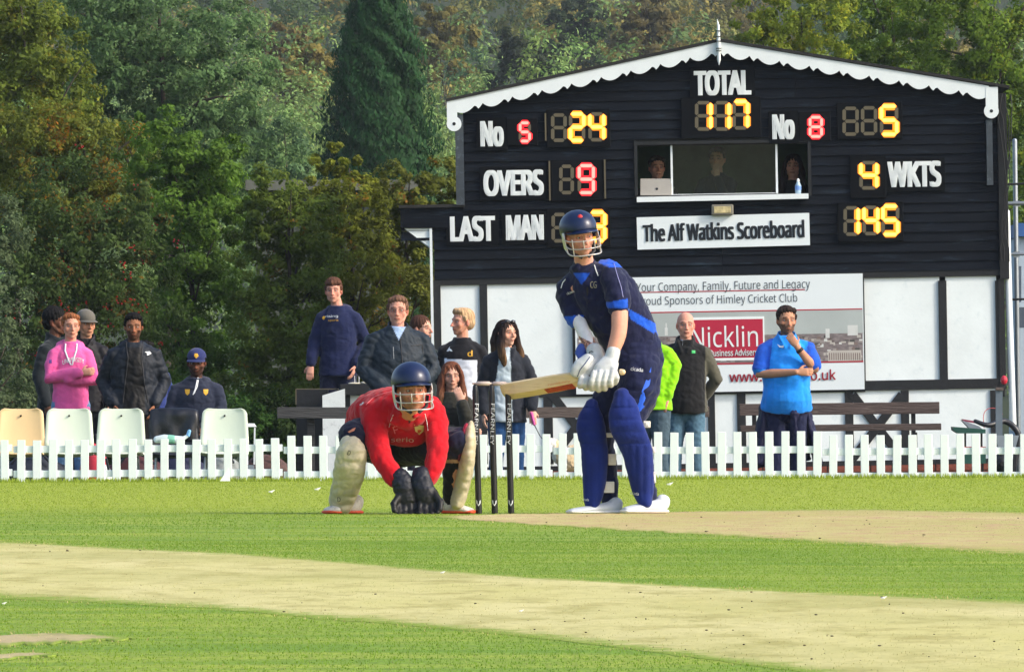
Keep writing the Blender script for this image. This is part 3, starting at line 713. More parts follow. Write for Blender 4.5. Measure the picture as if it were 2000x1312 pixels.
mb = MB(); rect(mb, 1340, 619, 1493, 704, -.066, -.063); lp = mb.build('logo_panel', M_letter, **A)
mb = MB(); rect(mb, 1344, 624, 1490, 699, -.0665, -.0661); mb.build('logo_field', mat('logo_red', srgb(178, 24, 58), .45, var=.03, bump=0), lp, world=False)
def lw(txt, x0, y0, x1, y1, off):
    mb = MB(); c = L((x0 + x1) / 2, (y0 + y1) / 2); text_flat(mb, txt, (c.x, -.0675, c.z), (x1 - x0) / BS, (y1 - y0) / BS, bold=off, rot=R(.3)); mb.build('lettering', M_letter, lp, world=False)
lw('Nicklin', 1350, 636, 1480, 678, (0, 0)); lw('Business Advisers', 1386, 682, 1479, 695, (.0012, .0008))
adword('www.nicklin.co.uk', 1424, 723, 1632, 744, M_red_ink, (.0022, .0015))
c = L(1399, 738); mb = MB(); mb.prism([(c.x + math.cos(t) * .021, c.z + math.sin(t) * .021) for t in np.linspace(0, 2 * math.pi, 16, endpoint=False)], -.0625, -.0605); mb.build('bullet', M_ink, **A)
# ------------------------------------------------------------------ things round the building
def world_rect(mb, x0, y0, x1, y1, s, dy0, dy1):
    c = P((x0 + x1) / 2, (y0 + y1) / 2, s); mb.box((c.x, c.y + (dy0 + dy1) / 2, c.z), ((x1 - x0) / s, dy1 - dy0, (y1 - y0) / s)); return mb
def bench(label, x0, x1, yb, hb, ys, hs, s, m, legs, tilt=0.0):
    c = P((x0 + x1) / 2, HY, s); t = thing('bench', label, 'bench', (c.x, c.y, LOW), (0, tilt, 0), 'weathered benches by the scoreboard')
    zb = CH - (yb - HY) / s - LOW; W = (x1 - x0) / s
    mb = MB(); mb.box((0, .06, zb), (W, .04, hb / s)); mb.build('back_plank', m, t, world=False, bevel=.004)
    if ys: mb = MB(); mb.box((0, -.2, CH - (ys - HY) / s - LOW), (W, .34, hs / s)); mb.build('seat_plank', m, t, world=False, bevel=.004)
    for lx in legs:
        X = (lx - (x0 + x1) / 2) / s; mb = MB(); mb.box((X, .1, (zb - .02) / 2), (.045, .04, zb - .02)); zs = (CH - ((ys or 850) - HY) / s - LOW); mb.box((X, -.12, zs - .08), (.045, .42, .05)); mb.box((X, -.3, zs / 2 - .03), (.045, .045, zs - .08)); mb.build('leg', M_timber, t, world=False)
    return t
bench('weathered dark plank bench against the wall behind the man in the blue shirt', 1446, 1837, 798, 23, 835, 13, 190, mat('old_bench', srgb(78, 66, 62), .85, var=.35, vscale=6, bump=.6, bscale=20, stretch=(.4, 2, 4), wear=srgb(120, 108, 100), bdist=.02), (1475, 1786), -R(.6))
bench('grey plank bench partly hidden behind the bat and the batsman', 932, 1386, 805, 21, 0, 0, 194, M_weath, (1000, 1240), -R(.3))
# picnic table and boxes at the left of the building
c = P(612, HY, 200); t = thing('bench', 'dark grey plank rail on a post left of the wicketkeeper', 'bench', (c.x, c.y, LOW), group='weathered benches by the scoreboard')
mb = MB(); world_rect(mb, 541, 795, 700, 817, 200, -.02, .28); mb.build('plank', M_weathd, t, bevel=.005)
mb = MB(); world_rect(mb, 600, 817, 614, 945, 200, .1, .16); mb.build('leg', M_weathd, t)
c = P(720, HY, 192); t = thing('table', 'black topped table with white side boards behind the wicketkeeper', 'table', (c.x, c.y, LOW))
mb = MB(); world_rect(mb, 664, 750, 790, 771, 192, -.1, .7); mb.build('tabletop', M_timber, t, bevel=.006)
mb = MB(); q = [P(x, y, 192) for x, y in ((630, 772), (674, 759), (676, 940), (632, 940))]; mb.prism([(v.x, v.z) for v in q], F / 192 - .13, F / 192 - .1); mb.build('side_board', mat('scuffed_white', (0.66, .70, .70, 1), .7, var=.1, vscale=4, wear=srgb(150, 155, 155)), t)
mb = MB(); world_rect(mb, 684, 772, 780, 940, 192, .0, .03); mb.build('side_board', MATS['scuffed_white'], t)
mb = MB(); world_rect(mb, 674.5, 771, 684, 940, 192, -.02, .03); mb.build('leg', M_timber, t)
mb = MB(); world_rect(mb, 579, 760, 640, 940, 191, 0, .4); t = mb.build('crate', M_timber); tag(t, 'black wooden crate with pale edges beside the white side board', 'crate')
e_ = MB(); world_rect(e_, 578, 758.5, 660, 760.5, 191, -.004, .4); world_rect(e_, 577, 759, 579.3, 790, 191, -.003, .4); x = e_.build('edge_strip', M_dim, None); x.parent = t
for (px, w_, h_, lab) in ((692, 26, 3, 'small pale paper tray on the black table top'), (716, 24, 5, 'shallow white bowl on the black table top behind the helmet'), (738, 14, 7, 'cream cardboard cup lid at the right of the table top')):
    c = P(px, 750, 192, .1); mb = MB(); mb.ell((c.x, c.y, c.z + h_ / 192 / 2), (w_ / 192 / 2, .06, h_ / 192 / 2 + .004)); tag(mb.build('table_litter', mat('cream_card', srgb(205, 198, 175), .7)), lab, 'tableware')
# ---- picket fence: sections of pickets on two rails
M_fence = mat('fence_plastic', (0.75, .81, .85, 1), .4, var=.03, vscale=3, bump=.02, wear=(.64, .70, .70, 1))
FS = F / FENCE_Y
SECT = [(-96, 25.0, 861), (25.5, 553, 859.5), (553.5, 1080, 851), (1080.5, 1605, 845.5), (1605.5, 2110, 850)]
lab = ['short white picket fence section at the far left edge', 'white picket fence section in front of the plastic chairs', 'white picket fence section behind the wicketkeeper and stumps', 'white picket fence section behind the batsman', 'slightly lower white picket fence section at the right']
pk = None
for i, (x0, x1, ytop) in enumerate(SECT):
    xm = (x0 + x1) / 2; yb = 942.5 - xm * .0048; c = P(xm, yb, FS)
    t = thing('picket_fence', lab[i], 'fence', (c.x, c.y, c.z), (0, -R(.35), 0), 'white picket fence sections')
    W = (x1 - x0) / FS; hp = (yb + 2 - ytop) / FS
    for zr in ((yb - 878 + (xm - 1000) * -.003) / FS, (yb - 926 + (xm - 1000) * -.003) / FS):
        mb = MB(); mb.box((0, .02, zr), (W - .006, .02, .060)); mb.build('rail', M_fence, t, world=False, bevel=.003)
    k = math.floor((x0 - 10) / 31.1) + 1
    while True:
        px = 10 + k * 31.1; k += 1
        if px + 7 > x1: break
        if px - 7 < x0: continue
        X = (px - xm) / FS; h = hp + random.uniform(-.004, .004)
        if pk is None:
            mb = MB(); mb.box((0, 0, .5), (.070, .018, 1.0)); pk = mb.build('picket', M_fence, t, world=False, bevel=.003); pk.location = (X, 0, -.012); pk.scale = (1, 1, h + .012)
        else: share(pk, t, (X, 0, -.012), scale=(random.uniform(.96, 1.03), 1, h + .012), rot=(0, random.uniform(-.016, .016), 0))
# little white marker at the foot of the fence
c = P(440, 939, FS + 4); mb = MB(); mb.add([(c.x - .045, c.y - .03, c.z), (c.x + .04, c.y - .03, c.z), (c.x + .04, c.y + .03, c.z), (c.x - .045, c.y + .03, c.z), (c.x + .03, c.y - .02, c.z + .11), (c.x + .03, c.y + .02, c.z + .11)], [(0, 3, 2, 1), (0, 1, 4), (2, 3, 5), (1, 2, 5, 4), (0, 4, 5, 3)])
tag(mb.build('boundary_marker', M_letter), 'small white triangular boundary marker leaning on the fence', 'marker')
# ---- moulded plastic chairs
def shell(w_, colm, name='shell'):
    """one-piece seat and back, swept from a profile with rounded top corners"""
    prof = [(-.40, .015), (-.34, .0), (-.2, -.012), (-.06, -.01), (.0, .03), (.03, .12), (.055, .25), (.075, .36), (.085, .40)]
    prof = [(Vector((0, y, z))) for y, z in prof]; prof = catmull(prof, 3); mb = MB(); vs = []; nw = 12
    zt = prof[-1].z
    for q in prof:
        ww = w_ / 2 * (1.0 if q.z < .1 else 1.0 - .10 * (q.z - .1) / .3)
        cr = max(0, q.z - (zt - .05)); ww -= .05 - math.sqrt(max(0, .05 ** 2 - cr ** 2)) if cr > 0 else 0
        for k in range(nw + 1):
            u = k / nw * 2 - 1; curve = (abs(u) ** 2.5) * .03
            vs.append((u * ww, q.y - (curve if q.z > .06 else 0), q.z + (curve * .7 if q.z <= .06 else 0)))
    n_ = len(prof); fs = [(i * (nw + 1) + k, i * (nw + 1) + k + 1, (i + 1) * (nw + 1) + k + 1, (i + 1) * (nw + 1) + k) for i in range(n_ - 1) for k in range(nw)]
    mb.add(vs, fs); return mb
M_pale = mat('pale_plastic', srgb(206, 216, 198), .4, var=.05, bump=.03, vscale=3); M_cream = mat('cream_plastic', srgb(226, 196, 146), .4, var=.05, bump=.03, vscale=3)
CHS = 225.0
def chair(px, m, label, ptop=797, w_=.425):
    c = P(px, HY, CHS); t = thing('plastic_chair', label, 'chair', (c.x, c.y, LOW), (0, 0, R(random.uniform(-2, 2))), 'moulded plastic chairs behind the fence')
    zt = CH - (ptop - HY) / CHS - LOW; zs = zt - .405
    mb = shell(w_, m); mb.xform(Matrix.Translation((0, 0, zs))); o = mb.build('shell', m, t, world=False, smooth=True); sm = o.modifiers.new('thick', 'SOLIDIFY'); sm.thickness = .008
    mb = MB(); mb.loft([(0, .058, zt - .065), (0, .09, zt - .065)], [.009, .009], n=8); mb.build('hole_dot', M_plate, t, world=False)  # dark peg stands in for the dark hole in the chair back
    for sx in (-1, 1):
        mb = MB(); mb.loft([(sx * .17, -.34, 0), (sx * .15, -.28, zs - .02), (sx * .15, -.05, zs - .02), (sx * .17, .05, 0)], [.011] * 4, n=6); mb.build('leg', M_galv, t, world=False)
    return t
random.seed(8)
chair(40, M_cream, 'cream orange plastic chair at the left edge behind the fence'); chair(135, M_pale, 'pale green plastic chair in front of the woman in pink')
chair(236, M_pale, 'pale green plastic chair in front of the man in the puffer jacket'); tb = chair(339, mat('black_plastic', srgb(30, 34, 40), .5), 'plastic chair draped with a black jacket in the chair row', 799)
chair(438, M_pale, 'pale green plastic chair at the right end of the chair row')
# jacket draped over the fourth chair
c = P(339, HY, CHS); mb = MB(); vs = []; nx, nz = 14, 12
ztop = CH - (796 - HY) / CHS
for side_, yo in ((0, -.06), (1, .13)):
    pass
def drape(px0, px1, ptop, pbot, s, ymid, thick, seed):
    mb = MB(); vs = []; nu, nv = 18, 26
    for i in range(nv + 1):
        f = i / nv; over = f * 2 - 1     # -1 front hem .. 0 top .. 1 back hem
        z = CH - (ptop - HY) / s - (abs(over) ** 1.2) * (pbot - ptop) / s * (1 if over < 0 else .7)
        y = ymid + math.tanh(over * 6) * thick
        for k in range(nu + 1):
            u = k / nu; wv = noise.noise(Vector((u * 5 + seed, over * 2, 0))) * .025
            x = (px0 + (px1 - px0) * u - CX) / s * 1.0 + (u - .5) * .03 * abs(over)
            vs.append((x, F / s + y + wv + 0.015 * math.sin(u * 17 + seed) * abs(over), z - .02 * (abs(u * 2 - 1) ** 6)))
    fs = [(i * (nu + 1) + k, i * (nu + 1) + k + 1, (i + 1) * (nu + 1) + k + 1, (i + 1) * (nu + 1) + k) for i in range(nv) for k in range(nu)]
    mb.add(vs, fs); return mb
o = drape(293, 386, 796, 862, CHS, .07, .045, 3).build('jacket', mat('black_nylon', srgb(20, 22, 30), .38, var=.3, bump=.3, bscale=30), smooth=True)
sm = o.modifiers.new('t', 'SOLIDIFY'); sm.thickness = .012; tag(o, 'black jacket draped over the back of a plastic chair', 'jacket')
mb = MB(); a = P(306, 858, 230, .06); mb.loft([a, a + Vector((.06, 0, .008)), a + Vector((.19, 0, -.004)), a + Vector((.23, 0, .012)), a + Vector((.26, 0, .03))], [.03, .036, .034, .018, .014], n=12); o = mb.build('bottle', mat('white_bottle', srgb(205, 218, 222), .3, var=.12, vscale=12), smooth=True); tag(o, 'white plastic bottle lying on its side on the chair seat', 'bottle')
mb = MB(); mb.loft([a + Vector((.10, -.0, .004)), a + Vector((.14, 0, 0))], [.0375, .0372], n=12); x = mb.build('bottle_label', mat('green_label', srgb(120, 180, 160), .4), o if False else None); x.parent = o
mb = MB(); mb.loft([a + Vector((.265, 0, .036)), a + Vector((.275, 0, .07))], [.017, .015], n=10); x = mb.build('bottle_cap', mat('blue_cap', srgb(120, 175, 225), .3)); x.parent = o
# red and white bags, kit under the chairs (seen between the pickets)
def bag(px, py, s, w_, h_, d_, m, label, cat='bag', seed=0):
    c = P(px, py, s); mb = MB(); mb.ell((c.x, c.y, LOW + h_ / 2), (w_ / 2, d_ / 2, h_ / 2), n=16, m=10)
    v = [Vector(q) for q in mb.v]; mb.v = [tuple(q + (q - Vector((c.x, c.y, LOW + h_ / 2))).normalized() * noise.noise(q * 9 + Vector((seed, 0, 0))) * .03) for q in v]
    mb.v = [(q[0], q[1], max(q[2], LOW)) for q in mb.v]
    o = mb.build('kit_bag', m, smooth=True); hd = MB(); hd.loft([(c.x - w_ * .25, c.y - d_ * .4, LOW + h_ * .85), (c.x - w_ * .1, c.y - d_ * .4, LOW + h_ * 1.12), (c.x + w_ * .1, c.y - d_ * .4, LOW + h_ * 1.12), (c.x + w_ * .25, c.y - d_ * .4, LOW + h_ * .85)], [.012] * 4, n=6)
    x = hd.build('handle', MATS['black_nylon']); x.parent = o; tag(o, label, cat); return o
bag(182, 890, 216, .26, .55, .25, mat('red_cloth', srgb(185, 40, 60), .7, var=.2), 'red bag standing behind the fence below the pink hoodie', seed=1)
bag(268, 900, 217, .6, .42, .3, mat('maroon_cloth', srgb(72, 28, 30), .7, var=.2), 'dark maroon kit bag behind the fence below the third chair', seed=2)
bag(352, 900, 216, .5, .44, .3, mat('navy_cloth', srgb(24, 28, 60), .7, var=.2), 'navy kit bag behind the fence below the draped jacket', seed=3)
bag(205, 890, 219, .14, .36, .2, mat('white_cloth', srgb(215, 220, 220), .7, var=.1), 'small white bag between the red and maroon bags', seed=4)
bag(62, 900, 216, .7, .42, .3, mat('blue_black_cloth', srgb(22, 30, 44), .7, var=.25), 'blue black kit bag below the left chairs', seed=6)
bag(435, 900, 212, .4, .42, .3, mat('grey_cloth', srgb(150, 155, 150), .7, var=.35, vscale=20), 'pale grey patterned bag under the last chair', seed=5)
bag(520, 905, 208, .5, .42, .3, mat('brown_cloth', srgb(92, 66, 60), .8, var=.5, vscale=25), 'brown patterned bag right of the chair row', seed=7)
# glass lantern-like white framed box right of the chairs
c = P(490, HY, 219); t = thing('lantern', 'white framed lantern standing right of the last plastic chair', 'lantern', (c.x, c.y, LOW))
mb = MB()
for sx in (-1, 1):
    for sy in (-1, 1): mb.bar((c.x + sx * .03, c.y + sy * .03, LOW + .35), (c.x + sx * .035, c.y + sy * .035, LOW + .68), .012, .012)
mb.build('frame', M_wpaint, t)
mb = MB(); mb.box((c.x, c.y, LOW + .70), (.10, .10, .03), taper=.6); mb.build('lid', M_wpaint, t)
mb = MB(); mb.box((c.x, c.y, LOW + .17), (.06, .06, .35)); mb.build('stand', M_galv, t)
# ---- right-hand clutter
def post(name, x0, y0, x1, y1, s, r, m, label, cat, group=None):
    a, b = P(x0, y0, s), P(x1, y1, s); mb = MB(); mb.loft([a, b], [r, r], n=10, caps=False); o = mb.build(name, m, smooth=False); tag(o, label, cat, group); return o
t = thing('scaffold', 'galvanised scaffold frame right of the scoreboard building', 'scaffold', P(1985, HY, 178))
for (x0, y0, x1, y1, r) in ((1982, 275, 1990, 925, .026), (2040, 275, 2046, 925, .026)):
    mb = MB(); mb.loft([P(x0, y0, 178), P(x1, y1, 178)], [r, r], n=10); mb.build('upright', M_galv, t, smooth=True)
for (yy, r) in ((360, .012), (398, .022), (497, .016), (585, .012)):
    mb = MB(); mb.loft([P(1962, yy, 180), P(2060, yy - 2, 180)], [r, r], n=8); mb.build('ledger', M_galv if r > .013 else M_timber, t, smooth=True)
for yy in (398, 497): mb = MB(); mb.box(P(1985, yy, 179), (.07, .09, .06)); mb.build('coupler', M_galv, t)
mb = MB(); world_rect(mb, 1990, 462, 2120, 925, 172, 0, 2.4); t = mb.build('cabin', mat('pale_cabin', srgb(176, 192, 205), .6, var=.08)); tag(t, 'pale blue cabin at the right edge beyond the scaffold', 'cabin')
mb = MB(); world_rect(mb, 1986, 436, 2126, 462, 172, -.1, 2.5); x = mb.build('roof_edge', mat('blue_trim', srgb(52, 92, 150), .5)); x.parent = t
mb = MB(); world_rect(mb, 1991, 600, 2003, 640, 174, -.05, .1); world_rect(mb, 1986, 520, 1994, 590, 174, -.1, .05); o = mb.build('meter_box', mat('slate_box', srgb(84, 96, 112), .5)); tag(o, 'slate grey meter box on the scaffold at the right edge', 'box')
t = thing('sight_post', 'grey metal post with a wooden cap behind the right end of the fence', 'post', P(1950, 930, 200))
mb = MB(); world_rect(mb, 1945, 762, 1958, 935, 200, 0, .07); mb.build('shaft', mat('post_grey', srgb(98, 110, 120), .55, var=.15), t)
mb = MB(); world_rect(mb, 1945, 756, 1960, 762, 200, -.02, .09); mb.build('cap', M_weath, t)
mb = MB(); mb.ell(P(1961, 742, 198), (.035, .035, .045)); o = mb.build('red_lamp', mat('red_plastic', srgb(190, 40, 60), .35)); tag(o, 'red plastic lamp hanging on the corner of the building', 'lamp')
mb = MB(); mb.loft([P(1961, 750, 198), P(1961, 772, 198)], [.012, .012], n=6); x = mb.build('bracket', M_timber); x.parent = o
# machinery under a green cover
t = thing('roller_box', 'green and red ground equipment box at the right behind the fence', 'equipment', P(1900, 930, 198))
mb = MB(); q = [P(x, y, 198) for x, y in ((1861, 833), (1925, 838), (1925, 846), (1872, 846), (1862, 840))]; mb.prism([(v.x, v.z) for v in q], F / 198, F / 198 + .5); mb.build('lid', mat('green_paint', srgb(30, 78, 66), .5, var=.2), t)
mb = MB(); world_rect(mb, 1878, 878, 1926, 905, 198, .05, .45); mb.build('body', MATS['green_paint'], t)
mb = MB(); world_rect(mb, 1878, 872, 1926, 878, 198, .04, .46); mb.build('red_band', mat('red_oxide', srgb(176, 60, 48), .6), t)
mb = MB(); world_rect(mb, 1884, 846, 1888, 872, 198, .1, .14); world_rect(mb, 1916, 846, 1920, 872, 198, .1, .14); world_rect(mb, 1880, 905, 1884, 945, 198, .1, .14); world_rect(mb, 1918, 905, 1922, 945, 198, .1, .14); mb.build('leg', M_timber, t)
mb = MB(); mb.loft([P(1905, 822, 197), P(1930, 830, 197), P(1962, 822, 197, .1), P(1985, 838, 197, .1), P(1990, 862, 197, .1), P(1978, 930, 197, .1)], [.02, .026, .03, .032, .03, .03], smooth=4, n=8); o = mb.build('hose', mat('black_rubber', srgb(30, 32, 38), .4), smooth=True); tag(o, 'thick black hose drooping over the equipment at the right', 'hose')
mb = MB(); mb.add([P(1878, 820, 196), P(1912, 832, 196), P(1925, 843, 196), P(1895, 838, 196), P(1878, 820, 196, .3), P(1912, 832, 196, .3), P(1925, 843, 196, .3), P(1895, 838, 196, .3)], [(0, 1, 2, 3), (7, 6, 5, 4), (0, 4, 5, 1), (1, 5, 6, 2), (2, 6, 7, 3), (3, 7, 4, 0)]); o = mb.build('metal_sheet', M_galv); tag(o, 'grey metal sheet lying on the green equipment box', 'sheet')
mb = MB(); mb.add([P(1880, 818, 196, .1), P(1905, 822, 196, .1), P(1905, 826, 196, .1), P(1882, 822, 196, .1), P(1880, 818, 196, .3), P(1905, 822, 196, .3), P(1905, 826, 196, .3), P(1882, 822, 196, .3)], [(0, 1, 2, 3), (7, 6, 5, 4), (0, 4, 5, 1), (1, 5, 6, 2), (2, 6, 7, 3), (3, 7, 4, 0)]); o = mb.build('red_tray', mat('maroon_tray', srgb(130, 50, 70), .4)); tag(o, 'maroon tray on top of the equipment at the right', 'tray')
mb = MB(); mb.loft([P(1922, 835, 195), P(1921, 810, 195), P(1930, 798, 195), P(1948, 798, 195), P(1958, 808, 195)], [.004] * 5, smooth=4, n=5); o = mb.build('wire', mat('red_wire', srgb(205, 90, 90), .5)); tag(o, 'thin red wire arching over the equipment', 'wire')
t = thing('barrow', 'grey metal wheelbarrow tray behind the fence at far right', 'wheelbarrow', P(1965, 930, 205))
mb = MB(); q = [P(x, y, 205) for x, y in ((1942, 850), (1990, 850), (1982, 880), (1952, 880))]; mb.prism([(v.x, v.z) for v in q], F / 205, F / 205 + .4); mb.build('tray', M_galv, t)
mb = MB(); mb.loft([P(1958, 905, 205, .05), P(1958, 905, 205, .11)], [.1, .1], n=16); mb.build('wheel', M_timber, t)
mb = MB(); mb.bar(P(1950, 878, 205, .1), P(1960, 905, 205, .1), .02, .02); mb.bar(P(1982, 878, 205, .1), P(1984, 940, 205, .1), .02, .02); mb.build('leg', M_timber, t)
# ---- window contents: laptop and bottle on the sill
t = thing('laptop', 'open silver laptop on the left of the scorers window sill', 'laptop', P(1281, 381, BS, -.02), (R(0), TILT, 0))
a = P(1281, 365.5, BS, -.0); mb = MB(); mb.box((a.x, a.y, a.z), (61 / BS, .012, 33 / BS), Matrix.Rotation(R(-8), 3, 'X')); mb.build('lid', mat('silver', srgb(168, 160, 148), .35, metal=.3, var=.06, bump=0), t, bevel=.003)
mb = MB(); b_ = P(1281, 381.5, BS, .12); mb.box((b_.x, b_.y, b_.z + .006), (61 / BS, .22, .012)); mb.build('base', MATS['silver'], t)
mb = MB(); mb.prism([(a.x + .01 + math.cos(k) * .014, a.z - .02 + math.sin(k) * .014) for k in np.linspace(0, 6.283, 12, endpoint=False)], a.y - .0135, a.y - .008); mb.build('lid_mark', M_ink, t)
a = P(1558.5, 379, BS, -.06); mb = MB(); mb.loft([a + Vector((0, 0, .0)), a + Vector((0, 0, .03)), a + Vector((0, 0, .09)), a + Vector((0, 0, .115)), a + Vector((0, 0, .13))], [.03, .032, .032, .02, .013], n=14, caps=False); o = mb.build('water_bottle', mat('clear_plastic', srgb(170, 195, 215), .15, var=.1), smooth=True); tag(o, 'clear water bottle with a white cap on the right of the sill', 'bottle')
mb = MB(); mb.loft([a + Vector((0, 0, .04)), a + Vector((0, 0, .085))], [.0335, .0335], n=14, caps=False); x = mb.build('bottle_label', mat('blue_label', srgb(110, 150, 215), .4)); x.parent = o
mb = MB(); mb.loft([a + Vector((0, 0, .132)), a + Vector((0, 0, .148))], [.015, .015], n=10); x = mb.build('bottle_cap', M_letter); x.parent = o
# ------------------------------------------------------------------ people
def attr_mat(name, rough=.8, var=.12, vscale=12, bump=.25, bscale=120, spec=.3, sheen=0, sub=0, coat=0, stretch=(1, 1, 1), bdist=.004):
    return mat(name, rough=rough, var=var, vscale=vscale, bump=bump, bscale=bscale, spec=spec, attr='Col', sheen=sheen, sub=sub, coat=coat, stretch=stretch, bdist=bdist)
M_skin = attr_mat('skin', .62, .08, 30, .1, 150, .2, sub=.12)
M_cloth = attr_mat('cloth', .85, .14, 9, .35, 160, .2, sheen=.15)
M_shiny = attr_mat('shiny_nylon', .62, .2, 14, .3, 60, .25)
M_denim = attr_mat('denim', .9, .22, 14, .3, 200, .15)
M_hair = attr_mat('hair', .75, .35, 70, .9, 140, .15, stretch=(1, 1, .25))
M_leather = attr_mat('leather', .55, .18, 18, .35, 50, .4)
M_eyew = mat('eye_white', (.34, .30, .28, 1), .3, var=0, bump=0); M_iris = mat('iris', (.03, .025, .02, 1), .2, var=0, bump=0)
M_helm = mat('helmet_shell', srgb(16, 30, 66), .32, var=.12, vscale=5, bump=.05, bscale=200, spec=.5)
M_grille = mat('grille', srgb(196, 190, 186), .35, metal=.5, var=.05, bump=0)
def wr_noise(co, amp, wl, seed, stretch=None):
    g = np.random.default_rng(seed); out = np.zeros(len(co)); c = co * (np.array(stretch)[None] if stretch is not None else 1)
    for k in range(7):
        d = g.normal(size=3); d /= np.linalg.norm(d); e = g.normal(size=3); e /= np.linalg.norm(e)
        f = 2 * np.pi / (wl * g.uniform(.6, 1.6)); out += np.sin(c @ d * f + g.uniform(0, 6) + 1.8 * np.sin(c @ e * f * .6 + g.uniform(0, 6)))
    out /= 7; return amp * (np.abs(out) * 2 - .5)
def solid(name, mb, voxel, m, parent, col=None, smooth=3, wr=0.0, wl=.09, seed=1, decim=1.0, stretch=None, post=None):
    """fuses the closed shapes of mb into one continuous surface"""
    me = bpy.data.meshes.new('tmp'); me.from_pydata(mb.v, [], mb.f); o = bpy.data.objects.new('tmp', me); COL.objects.link(o)
    r = o.modifiers.new('r', 'REMESH'); r.mode = 'VOXEL'; r.voxel_size = voxel
    if smooth: s_ = o.modifiers.new('s', 'SMOOTH'); s_.factor = .5; s_.iterations = smooth
    if decim < 1: d_ = o.modifiers.new('d', 'DECIMATE'); d_.ratio = decim
    dg = bpy.context.evaluated_depsgraph_get(); nm = bpy.data.meshes.new_from_object(o.evaluated_get(dg)); bpy.data.objects.remove(o); bpy.data.meshes.remove(me)
    n_ = len(nm.vertices); co = np.empty(n_ * 3, np.float32); nm.vertices.foreach_get('co', co); co = co.reshape(-1, 3).astype(float)
    no = np.empty(n_ * 3, np.float32); nm.vertices.foreach_get('normal', no); no = no.reshape(-1, 3)
    if wr: co = co + no * (wr_noise(co, wr, wl, seed, stretch) + wr_noise(co, wr * .35, wl * .42, seed + 7, stretch))[:, None]
    if post: co = post(co, no)
    c = np.ones((n_, 3)) * .5 if col is None else (np.tile(np.array(col[:3])[None], (n_, 1)) if not callable(col) else col(co))
    color_attr(nm, c)
    faces = [tuple(p.vertices) for p in nm.polygons]
    bv = BVHTree.FromPolygons([Vector(v) for v in co], faces)
    Mi = np.array(RM[parent.name]); lc = co @ Mi[:3, :3].T + Mi[:3, 3]
    nm.vertices.foreach_set('co', lc.astype(np.float32).ravel()); nm.polygons.foreach_set('use_smooth', [True] * len(nm.polygons)); nm.materials.clear(); nm.materials.append(m); nm.name = name; nm.update()
    ob = bpy.data.objects.new(name, nm); COL.objects.link(ob); ob.parent = parent; RM[ob.name] = RM[parent.name]
    return ob, bv
EYE = Vector((0, 0, CH))
def on(bv, px, py, s, off=.003, dflt=0.0):
    t = P(px, py, s); d = (t - EYE).normalized(); h = bv.ray_cast(EYE, d)
    return (h[0] if h[0] is not None else P(px, py, s, dflt)) - d * off
def decal_poly(name, bv, pts, s, m, parent, off=.004):
    mb = MB(); c = on(bv, sum(p[0] for p in pts) / len(pts), sum(p[1] for p in pts) / len(pts), s, off); vs = [on(bv, p[0], p[1], s, off) for p in pts]; n_ = len(vs)
    mb.add([c] + vs, [(0, 1 + i, 1 + (i + 1) % n_) for i in range(n_)]); return mb.build(name, m, parent)
def decal_text(txt, bv, px, py, s, wpx, hpx, m, parent, rot=0.0, off=.004, bold=.02, arc=0.0, name='lettering'):
    v, f, asp = text_geo(txt, 0, 0, 2); mb = MB(); ca, sa = math.cos(rot), math.sin(rot)
    b_ = bold * hpx
    for dx, dy in ([(0, 0)] if not bold else [(-b_, 0), (b_, 0)]):
        vs = []
        for x, y in v:
            X, Y = x * wpx + dx, y * hpx - arc * (x * 2) ** 2 + dy; vs.append(on(bv, px + X * ca - Y * sa, py - (X * sa + Y * ca), s, off + (.0002 if dx > 0 else 0)))
        cam_ = Vector((0, -1, 0))
        for j, q_ in enumerate(f): mb.add([vs[k] + cam_ * (j % 5) * .0004 for k in q_], [tuple(range(len(q_)))])
    return mb.build(name, m, parent)
def piping(bv, pts, s, r, m, parent, name='piping'):
    q = []
    for a, b in zip(pts[:-1], pts[1:]):
        k = max(1, int(math.hypot(b[0] - a[0], b[1] - a[1]) / 5)); q += [(a[0] + (b[0] - a[0]) * j / k, a[1] + (b[1] - a[1]) * j / k) for j in range(k)]
    q.append(pts[-1]); mb = MB(); mb.loft([on(bv, x, y, s, .001) for x, y in q], [r] * len(q), n=5); return mb.build(name, m, parent, smooth=True)
def ring_col(base, *zones):
    pass
def head_M(c, yaw, pitch, roll, k=1.0):
    return Matrix.Translation(c) @ Matrix.Rotation(R(yaw), 4, 'Z') @ Matrix.Rotation(R(pitch), 4, 'X') @ Matrix.Rotation(R(roll), 4, 'Y') @ Matrix.Scale(k, 4)
